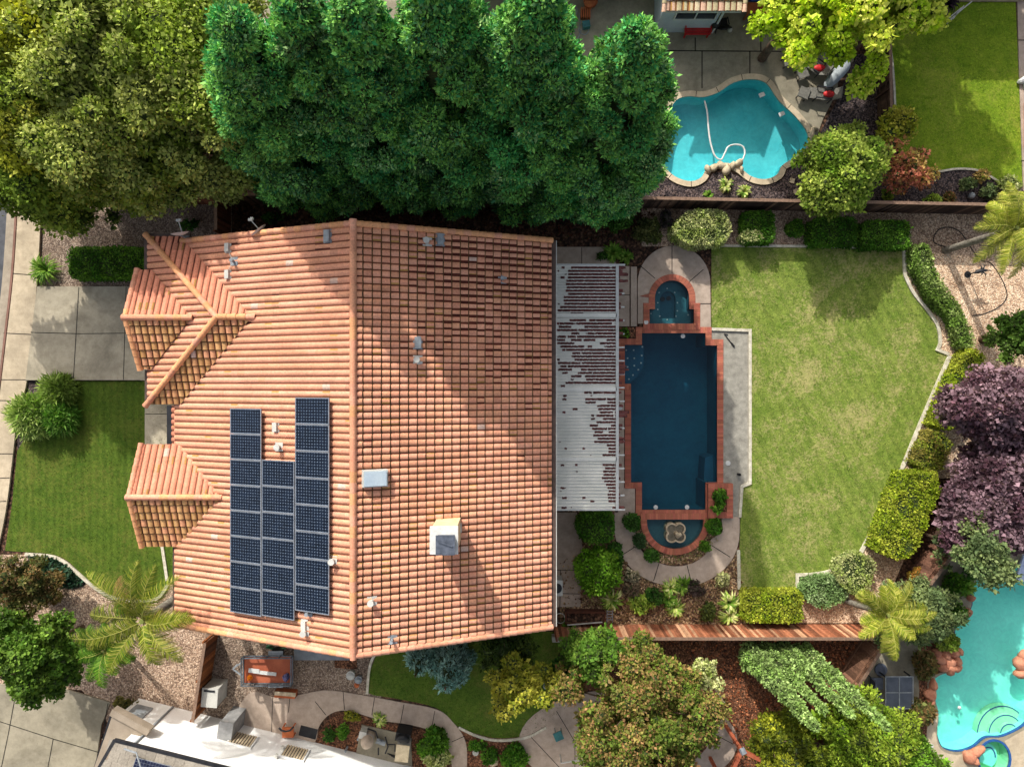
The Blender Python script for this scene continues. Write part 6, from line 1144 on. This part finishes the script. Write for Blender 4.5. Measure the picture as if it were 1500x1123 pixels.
# sculpture on tan gravel: a black metal heron-like figure with spread parts
c = W(1417, 402); scp = empty('garden_sculpture', c, 'dark metal garden sculpture standing on the pale gravel below the slanting palm', 'sculpture')
b = B(); b.smooth = True; b.tube([c, c+Vector((.02, 0, .5)), c+Vector((0, .03, .9))], [.04, .03, .04], 8); b.cyl((c.x, c.y), .16, 0, .04, 14); b.done('stand', M_black, scp)
b = B(); b.smooth = True; b.tube([c+Vector((-.3, -.08, .9)), c+Vector((-.15, -.02, .98)), c+Vector((.1, .04, 1.0)), c+Vector((.3, .02, 1.1))], [.03, .1, .09, .02], 8); b.tube([c+Vector((.3, .02, 1.1)), c+Vector((.48, .0, 1.0))], [.03, .01], 6); b.done('body', M_dark, scp)
for k, (dx_, dy_) in enumerate([(-.1, .28), (.12, .32), (.2, -.26), (-.05, -.24), (.02, .2)]): b = B(); b.smooth = True; b.tube([c+Vector((dx_*.2, dy_*.1, 1.0)), c+Vector((dx_*.7, dy_*.7, 1.12)), c+Vector((dx_, dy_, .98))], [.04, .03, .008], 6); b.done('wing', M_dark, scp)
b = B(); b.smooth = True; b.tube([(*p, .02) for p in G2(smooth([(1385, 362), (1368, 355), (1370, 342), (1380, 334), (1395, 334), (1408, 342), (1420, 360), (1435, 380), (1450, 385), (1462, 400), (1472, 420), (1474, 436), (1462, 450), (1440, 460), (1424, 462)]))], .022, 6); tag(b.done('drip_line', M_black), 'thin black irrigation line curving over the tan gravel', 'hose')
# swing frame poles at the top right lawn
b = B(); b.smooth = True
for p in ([(1424, 2), (1408, 15), (1392, 29)], [(1412, 9), (1402, 19), (1396, 28)], [(1408, 12), (1398, 20), (1390, 27)]): b.tube([W(x, y, .4) for x, y in p], .03, 6)
for x, y in ((1424, 2), (1394, 29), (1404, 18)): w = W(x, y, .4); b.tube([(w.x, w.y, 0), w], .025, 6)
tag(b.done('metal_rack', M_lgrey), 'thin pale metal rail rack beside the dark purple spiky plant', 'rack')
simple('white_bundle', 'crumpled white cloth bundle at the right edge of the upper right lawn', 'bundle', M_white, lambda b: [b.rock((W(1496, 120).x+dx_, W(1496, 120).y+dy_, .15), (.25, .3, .2), 7+int(dx_*50)) for dx_, dy_ in ((0, 0), (.2, -.25), (.35, .1))])
simple('brick_pier', 'low red and white brick pier at the right edge beside the upper lawn', 'pier', M_terra, lambda b: (b.box((W(1506, 185).x, W(1506, 185).y, .25), (.5, 2.2, .5)), b.box((W(1506, 185).x, W(1506, 185).y, .53), (.56, 2.26, .06))))
# pool details
simple('skimmer_cover', 'round white skimmer cover on the paving under the rafter ends', 'cover', M_white, lambda b: b.cyl(W(908, 597)[:2], .12, .046, .06, 18))
simple('skimmer_cover', 'round white cover on the grey gravel strip', 'cover', M_white, lambda b: (b.cyl(W(1066, 678)[:2], .12, .014, .05, 18), b.cyl(W(1066, 678)[:2], .06, .05, .06, 12)))
simple('garden_light', 'small black light with white lens at the lower end of the grey gravel strip', 'light', M_black, lambda b: (b.cyl(W(1081, 694)[:2], .06, 0, .22, 10), b.ball((*W(1081, 694)[:2], .25), .07)))
simple('pool_brush', 'dark cleaning tool lying on the grey gravel strip', 'tool', M_black, lambda b: (b.bar((*W(1062, 491)[:2], .04), (*W(1072, 504)[:2], .04), .04, .03), b.box((*W(1073, 505)[:2], .05), (.24, .07, .06), -.9), b.bar((*W(1060, 489)[:2], .05), (*W(1066, 490)[:2], .05), .03, .03)))
# air conditioner by the wall
c = W(814, 853); ac = empty('washing_unit', c, 'pale round-topped equipment unit half hidden under the lower right eave', 'equipment'); b = B(); b.box((c.x, c.y, .45), (.55, .75, .9)); b.done('cabinet', M_lgrey, ac); b = B(); b.cyl((c.x, c.y), .24, .9, .93, 20); b.done('fan_grille', M_dark, ac)
rb = empty('raised_bed', W(862, 902), 'dark timber raised bed with pale metal rail against the sunlit fence', 'raised bed'); b = B()
M_dw = plain('dark_timber', S(96, 56, 40), S(70, 42, 30), 4, .85)
x0_, y0_, x1_, y1_ = 828, 892, 884, 908
for p, q_ in (((x0_, y0_), (x1_, y0_)), ((x0_, y1_), (x1_, y1_)), ((x0_, y0_), (x0_, y1_)), ((x1_, y0_), (x1_, y1_))): b.bar((*W(*p)[:2], .25), (*W(*q_)[:2], .25), .07, .5)
b.done('timber_frame', M_dw, rb); b = B(); b.prism([G2([(829, 893), (883, 893), (883, 907), (829, 907)])], 0, .36); b.done('soil', M_soil, rb)
b = B(); b.bar((*W(830, 909)[:2], .55), (*W(880, 905)[:2], .55), .05, .05); b.done('rail', M_lgrey, rb)
simple('ladder', 'short metal rack standing beside the raised bed', 'rack', M_grey, lambda b: ([b.bar((*W(x, 890)[:2], .3), (*W(x, 908)[:2], .3), .03, .03) for x in (888, 896)], [b.bar((*W(888, y)[:2], .3), (*W(896, y)[:2], .3), .03, .03) for y in (892, 896, 900, 904)]))
b = B(); b.smooth = True; cc_ = W(820, 902); b.tube([(cc_.x+.24*math.cos(t*.4), cc_.y+.24*math.sin(t*.4), .3) for t in range(17)], .018, 5)
for t in range(3): b.tube([(cc_.x+.24*math.cos(t*2.1), cc_.y+.24*math.sin(t*2.1), .3), (cc_.x+.2*math.cos(t*2.1), cc_.y+.2*math.sin(t*2.1), 0)], .014, 5)
tag(b.done('tomato_cage', M_lgrey), 'round wire plant cage at the left end of the raised bed', 'plant cage')
# trailer
c = W(392, 982); tr_ = empty('utility_trailer', c, 'small flat trailer with red brown plywood deck parked under the eave', 'trailer'); zt = .62
dk = [W(x, y, zt) for x, y in ((357, 960), (429, 960), (428, 1000), (356, 1000))]; x0_, x1_, y1_, y0_ = dk[0].x, dk[1].x, dk[0].y, dk[2].y
b = B(); b.box(((x0_+x1_)/2, (y0_+y1_)/2, zt), (x1_-x0_, y1_-y0_, .04)); b.done('deck', M_woodr, tr_)
b = B()
for zz in (zt+.04, zt+.3):
    for p, q_ in (((x0_, y0_), (x1_, y0_)), ((x1_, y0_), (x1_, y1_)), ((x1_, y1_), (x0_, y1_)), ((x0_, y1_), (x0_, y0_))): b.bar((*p, zz), (*q_, zz), .05, .05)
for x in np.linspace(x0_, x1_, 5):
    for y in (y0_, y1_): b.bar((x, y, zt), (x, y, zt+.3), .04, .04)
b.done('rail_frame', plain('trailer_steel', S(104, 112, 118), S(80, 86, 92), 5, .5), tr_)
b = B(); hx = x0_-.55; b.bar((x0_, y0_+.25, zt-.05), (hx, (y0_+y1_)/2, zt-.08), .06, .06); b.bar((x0_, y1_-.25, zt-.05), (hx, (y0_+y1_)/2, zt-.08), .06, .06); b.bar((hx, (y0_+y1_)/2, zt-.08), (hx, (y0_+y1_)/2, .02), .05, .05); b.done('hitch', M_grey, tr_)
for y in (y0_-.12, y1_+.12):
    b = B(); cx_ = (x0_+x1_)/2+.35; b.smooth = True; b.tube([(cx_, y-.08, .28), (cx_, y+.08, .28)], [.28, .28], 20); b.done('wheel', M_black, tr_); b = B(); b.box((cx_, y, .6), (.7, .2, .03)); b.done('mudguard', M_grey, tr_)
b = B(); b.box(W(388, 985, .75), (1.1, .16, .04), -.12); b.box(W(372, 982, .78), (.5, .2, .03), -.12); tag(b.done('white_board', M_white), 'white plank lying on the trailer deck', 'board')
b = B(); w = W(366, 992, .66); b.cyl(w[:2], .14, .64, .67, 14); b.cyl(w[:2], .1, .67, .95, 12, .02); tag(b.done('traffic_cone', M_orange), 'small orange cone standing in the lower left corner of the trailer', 'cone')
b = B(); b.rock(W(419, 992, .78), (.26, .22, .16), 4); tag(b.done('cloth_bundle', plain('patterned_cloth', S(110, 108, 150), S(60, 56, 80), 12, .9)), 'purple blue cloth bundle in the lower right corner of the trailer', 'bundle')
c = W(322, 1006); ub = empty('utility_box', c, 'pale grey utility cabinet between the brown fence and the trailer', 'cabinet'); b = B(); b.box((c.x, c.y, .55), (.72, .85, 1.1), -.08); b.done('cabinet', M_lgrey, ub); b = B(); b.box((c.x, c.y, 1.12), (.76, .9, .05), -.08); b.done('lid', M_lgrey, ub); b = B(); b.box((c.x, c.y+.33, 1.16), (.5, .08, .04), -.08); b.done('handle', M_dark, ub)
simple('cinder_planter', 'brown topped low planter box at the lower right of the trailer', 'planter', M_terra, lambda b: (b.box((*W(421, 1012)[:2], .2), (1.0, .3, .4), -.08), ))
simple('planter_lid', 'pale plank lying on the low brown planter by the trailer', 'plank', M_stone, lambda b: b.box((*W(422, 1010)[:2], .43), (1.02, .18, .05), -.08))
simple('green_hose_reel', 'green hose bundle lying under the roof edge above the trailer', 'hose', M_green_p, lambda b: b.tube([(W(408, 944).x+.5*math.cos(t*.7), W(408, 944).y+.13*math.sin(t*.7), .06+t*.012) for t in range(24)], .035, 6))
pot(516, 984, .2, .4, 'white rimmed pot by the brick pad under the gable', M_lgrey); pot(527, 991, .17, .35, 'grey pot beside the white rimmed one', M_grey); pot(524, 1000, .12, .25, 'small terracotta pot below the grey one', M_terra)
# under-gable brick pad and seating by white house
c = W(426, 1064); ch_ = empty('garden_chair', c, 'orange garden chair with curved dark back against the white house', 'chair'); b = B(); b.box((c.x, c.y-.05, .42), (.55, .5, .06)); b.done('seat', M_terra, ch_); b = B(); b.smooth = True; b.tube([(c.x-.34, c.y+.32, .72), (c.x-.2, c.y+.2, .74), (c.x, c.y+.16, .75), (c.x+.2, c.y+.2, .74), (c.x+.36, c.y+.36, .72)], .045, 8); b.done('backrest', M_dark, ch_)
for sx in (-.24, .24):
    for sy in (-.26, .2): b = B(); b.box((c.x+sx, c.y+sy, .2), (.05, .05, .4)); b.done('leg', M_terra, ch_)
simple('doormat', 'dark rectangular mat at the white house door beside the bark bed', 'mat', M_dark, lambda b: b.box((*W(452, 1071)[:2], .062), (.85, .5, .02), -.25))
# machinery pad
c = W(570, 1083); b = B(); b.prism([G2([(530, 1060), (602, 1076), (604, 1120), (520, 1112)])], 0, .06); b.done('equipment_pad', M_patio2, kind='structure')
pe = empty('pool_filter', W(537, 1088), 'round tan filter tank standing on the pad behind the white house', 'filter tank'); b = B(); b.smooth = True; w = W(537, 1088, .8); b.tube([(w.x, w.y, .06), (w.x, w.y, .75), (w.x, w.y, .95), (w.x, w.y, 1.02)], [.3, .3, .22, .04], 20); b.done('tank', plain('tan_tank', S(186, 168, 150), S(160, 144, 126), 4), pe); b = B(); b.cyl(w[:2], .31, .5, .54, 20); b.done('clamp', M_grey, pe)
b = B(); b.box((*W(535, 1067)[:2], .3), (.3, .3, .6), -.2); b.box((*W(535, 1067)[:2], .61), (.34, .34, .04), -.2); tag(b.done('control_box', M_lgrey), 'small pale control box at the upper left of the equipment pad', 'control box')
pp = empty('pump', W(560, 1083), 'grey pump with pipes in the middle of the equipment pad', 'pump'); b = B(); b.smooth = True; q0 = W(560, 1083); b.tube([(q0.x-.25, q0.y+.1, .25), (q0.x+.2, q0.y-.05, .25)], .12, 14); b.ball((q0.x-.1, q0.y+.18, .42), .11); b.done('motor', M_grey, pp)
b = B(); b.smooth = True
for pts in ([(540, 1062), (552, 1066), (556, 1078)], [(556, 1090), (556, 1100)], [(566, 1074), (570, 1088), (566, 1098)], [(570, 1085), (580, 1085), (580, 1095)]): b.tube([(*W(x, y)[:2], .3) for x, y in pts], .035, 8)
b.done('pipe', M_dark, pp)
hb = empty('heater', W(593, 1090), 'cream topped pool heater at the right of the equipment pad', 'heater'); b = B(); b.box((*W(593, 1090)[:2], .4), (.6, .75, .75), -.12); b.done('cabinet', M_lgrey, hb); b = B(); b.box((*W(593, 1090)[:2], .79), (.64, .8, .05), -.12); b.done('lid', plain('cream_lid', S(206, 190, 158), S(180, 164, 134), 4), hb)
simple('folded_grill', 'black covered grill above the cream topped heater', 'grill', M_black, lambda b: (b.box((*W(594, 1066)[:2], .45), (.7, .4, .9), -.2), b.ball((*W(594, 1066)[:2], .95), (.32, .2, .15))))
simple('pipe_rack', 'row of thin dark pipes lying along the pad edge against the white house', 'pipes', M_dark, lambda b: [b.tube([(*W(568+i*3, 1101+i)[:2], .12+.04*i), (*W(590+i*3, 1108+i)[:2], .12+.04*i)], .03, 6) for i in range(4)])
for x, y, lb in ((509, 1093, 'left of two small black nozzles by the white house edge'), (527, 1076, 'slim grey post at the left of the equipment pad')): simple('sprinkler', lb, 'sprinkler', M_grey, lambda b: b.cyl(W(x, y)[:2], .05, 0, .45, 8))
pot(697, 1098, .14, .25, 'white rimmed pot in the triangular bark bed', M_lgrey)
simple('flat_stone', 'tan flat stone leaning in the triangular bark bed', 'stone', M_stone, lambda b: b.rock((*W(722, 1112)[:2], .1), (.28, .4, .12), 9))
# round patio furniture
c = W(817, 1070); tb = empty('side_table', c, 'small teal square table on the round patio left of the flowering tree', 'table'); b = B(); b.box((c.x, c.y, .5), (.42, .42, .04), .4); b.done('tabletop', M_teal, tb)
for sx in (-.15, .15):
    for sy in (-.15, .15): b = B(); b.bar((c.x+sx, c.y+sy, 0), (c.x+sx, c.y+sy, .48), .03, .03); b.done('leg', M_teal, tb)
def canopy_pole(p, q_, label): b = B(); b.smooth = True; b.tube([p, q_], .035, 8); b.tube([(q_[0], q_[1], 0), q_], .03, 8); b.tube([(p[0], p[1], 0), p], .03, 8); tag(b.done('shade_pole', M_lgrey), label, 'pole')
canopy_pole(tuple(W(1028, 1060, 2.2)), tuple(W(1061, 1029, 2.2)), 'pale slanting metal rail over the right side of the round patio'); 
b = B(); q1 = [W(1026, 1062, 2.15), W(1060, 1032, 2.15), W(1060, 1033, 1.75), W(1026, 1064, 1.75)]
b.bar(q1[2], q1[3], .03, .5); tag(b.done('swing_canopy', plain('green_canvas', S(70, 76, 60), S(54, 60, 48), 4)), 'dark canvas panel hanging below the slanting rail', 'canopy')
canopy_pole(tuple(W(822, 1117, .8)), tuple(W(862, 1110, .8)), 'pale rail at the bottom edge across the round patio')
gz = empty('pergola_roof', W(1110, 1130), 'corner of a red timber pergola at the bottom edge in the red bark', 'pergola'); zz = 2.4
A_, B_, D_ = W(1086, 1098, zz), W(1062, 1150, zz), W(1150, 1130, zz)
for p, q_ in ((A_, B_), (A_, D_)): b = B(); b.bar(p, q_, .16, .2); b.done('beam', M_woodr, gz)
b = B(); b.box((A_.x+.02, A_.y+.02, zz+.13), (.26, .3, .06), .5); b.done('bracket', M_grey, gz)
for p in (A_, B_, D_): b = B(); b.box((p.x, p.y-.02, zz/2-.06), (.14, .14, zz-.12)); b.done('post', M_woodr, gz)
# patio set by the aqua pool
def pad_chair(px, py, label, rot): 
    c = W(px, py); r = empty('patio_chair', c, label, 'chair'); R = Matrix.Rotation(rot, 3, 'Z'); b = B(); b.box(c+Vector((0, 0, .42)), (.55, .55, .07), M=R); b.done('seat', M_cush, r); b = B(); b.box(c+R @ Vector((0, .3, .65)), (.55, .07, .5), M=R); b.done('backrest', M_cush, r)
    for sx in (-.24, .24):
        for sy in (-.24, .24): b = B(); b.box(c+R @ Vector((sx, sy, .2)), (.04, .04, .4), M=R); b.done('leg', M_dark, r)
M_cush = plain('blue_grey_sling', S(96, 102, 116), S(78, 84, 96), 5, .7)
c = W(1305, 1004); tb = empty('patio_table', c, 'square dark framed glass patio table between cypresses and aqua pool', 'table')
M_tt = plain('smoked_glass', S(88, 94, 104), S(72, 78, 88), 2, .15)
b = B()
for sx, sy in ((-.32, -.38), (.32, -.38), (-.32, .38), (.32, .38)): b.box((c.x+sx, c.y+sy, .72), (.58, .7, .02))
b.done('glass_top', M_tt, tb); b = B()
for x in (-.65, 0, .65): b.box((c.x+x, c.y, .725), (.04, 1.5, .04))
for y in (-.76, 0, .76): b.box((c.x, c.y+y, .727), (1.34, .04, .04))
b.done('frame', M_grey, tb)
for sx in (-.62, .62):
    for sy in (-.72, .72): b = B(); b.box((c.x+sx, c.y+sy, .35), (.05, .05, .7)); b.done('leg', M_dark, tb)
pad_chair(1278, 995, 'upper dark patio chair left of the square table', math.pi/2); pad_chair(1277, 1018, 'lower dark patio chair left of the square table', math.pi/2)
simple('round_cover', 'round dark blue grey lid lying on the patio above the square table', 'lid', M_cush, lambda b: b.cyl(W(1289, 979)[:2], .3, .04, .12, 20))
simple('blue_mat', 'blue grey square mat on the shaded patio beside the pool rocks', 'mat', M_cush, lambda b: b.box((*W(1383, 881)[:2], .06), (.6, .5, .03), .6))
simple('pool_float', 'small white float drifting in the aqua pool', 'float', M_white, lambda b: b.ball((*W(1407, 1037)[:2], -.08), (.09, .09, .06), 10, 6))
simple('deck_lid', 'small pale lid on the aqua pool deck', 'lid', M_lgrey, lambda b: b.cyl(W(1363, 1091)[:2], .12, .055, .07, 14))
simple('small_bin', 'small grey bin in the shade under the bright green tree', 'bin', M_grey, lambda b: (b.cyl(W(805, 1004)[:2], .14, 0, .35, 12), b.cyl(W(799, 1002)[:2], .12, 0, .25, 12)))
simple('meter_box', 'pale box against the lower roof corner behind the fence', 'box', M_lgrey, lambda b: b.box((*W(815, 931)[:2], .25), (.45, .25, .5)))
# ================================================================ camera and light
cam = bpy.data.cameras.new('camera'); co = bpy.data.objects.new('camera', cam); C.objects.link(co); co.location = (0, 0, H); co.rotation_euler = (0, 0, 0)
cam.sensor_width = 36; cam.lens = 36*H/50.0; cam.clip_end = 2000; bpy.context.scene.camera = co
EL = math.radians(34); d = Vector((.39, -.92, 0)).normalized()*math.cos(EL)+Vector((0, 0, -math.sin(EL)))
sl = bpy.data.lights.new('sun', 'SUN'); sl.energy = SUN; sl.angle = math.radians(.6); sl.color = (1.0, .96, .89); so_ = bpy.data.objects.new('sun', sl); C.objects.link(so_); so_.rotation_euler = d.to_track_quat('-Z', 'Y').to_euler(); so_.location = (-8, 20, 30)
w_ = bpy.data.worlds.new('World'); bpy.context.scene.world = w_; w_.use_nodes = True; nt = w_.node_tree; sk_ = nt.nodes.new('ShaderNodeTexSky'); sk_.sky_type = 'NISHITA'; sk_.sun_disc = False; sk_.dust_density = 5.0; sk_.air_density = 1.0; sk_.ozone_density = .6; sk_.sun_elevation = EL; sk_.sun_rotation = math.atan2(-d.x, -d.y)
hs_ = nt.nodes.new('ShaderNodeHueSaturation'); hs_.inputs['Saturation'].default_value = .55; nt.links.new(sk_.outputs[0], hs_.inputs['Color']); nt.links.new(hs_.outputs[0], nt.nodes['Background'].inputs[0]); nt.nodes['Background'].inputs[1].default_value = SKY
sc = bpy.context.scene; sc.view_settings.view_transform = 'Standard'; sc.view_settings.look = 'None'; sc.view_settings.exposure = 0; sc.render.engine = 'CYCLES'
sc.cycles.max_bounces = 6; sc.cycles.transparent_max_bounces = 12; sc.cycles.diffuse_bounces = 3; sc.cycles.caustics_reflective = False; sc.cycles.caustics_refractive = False
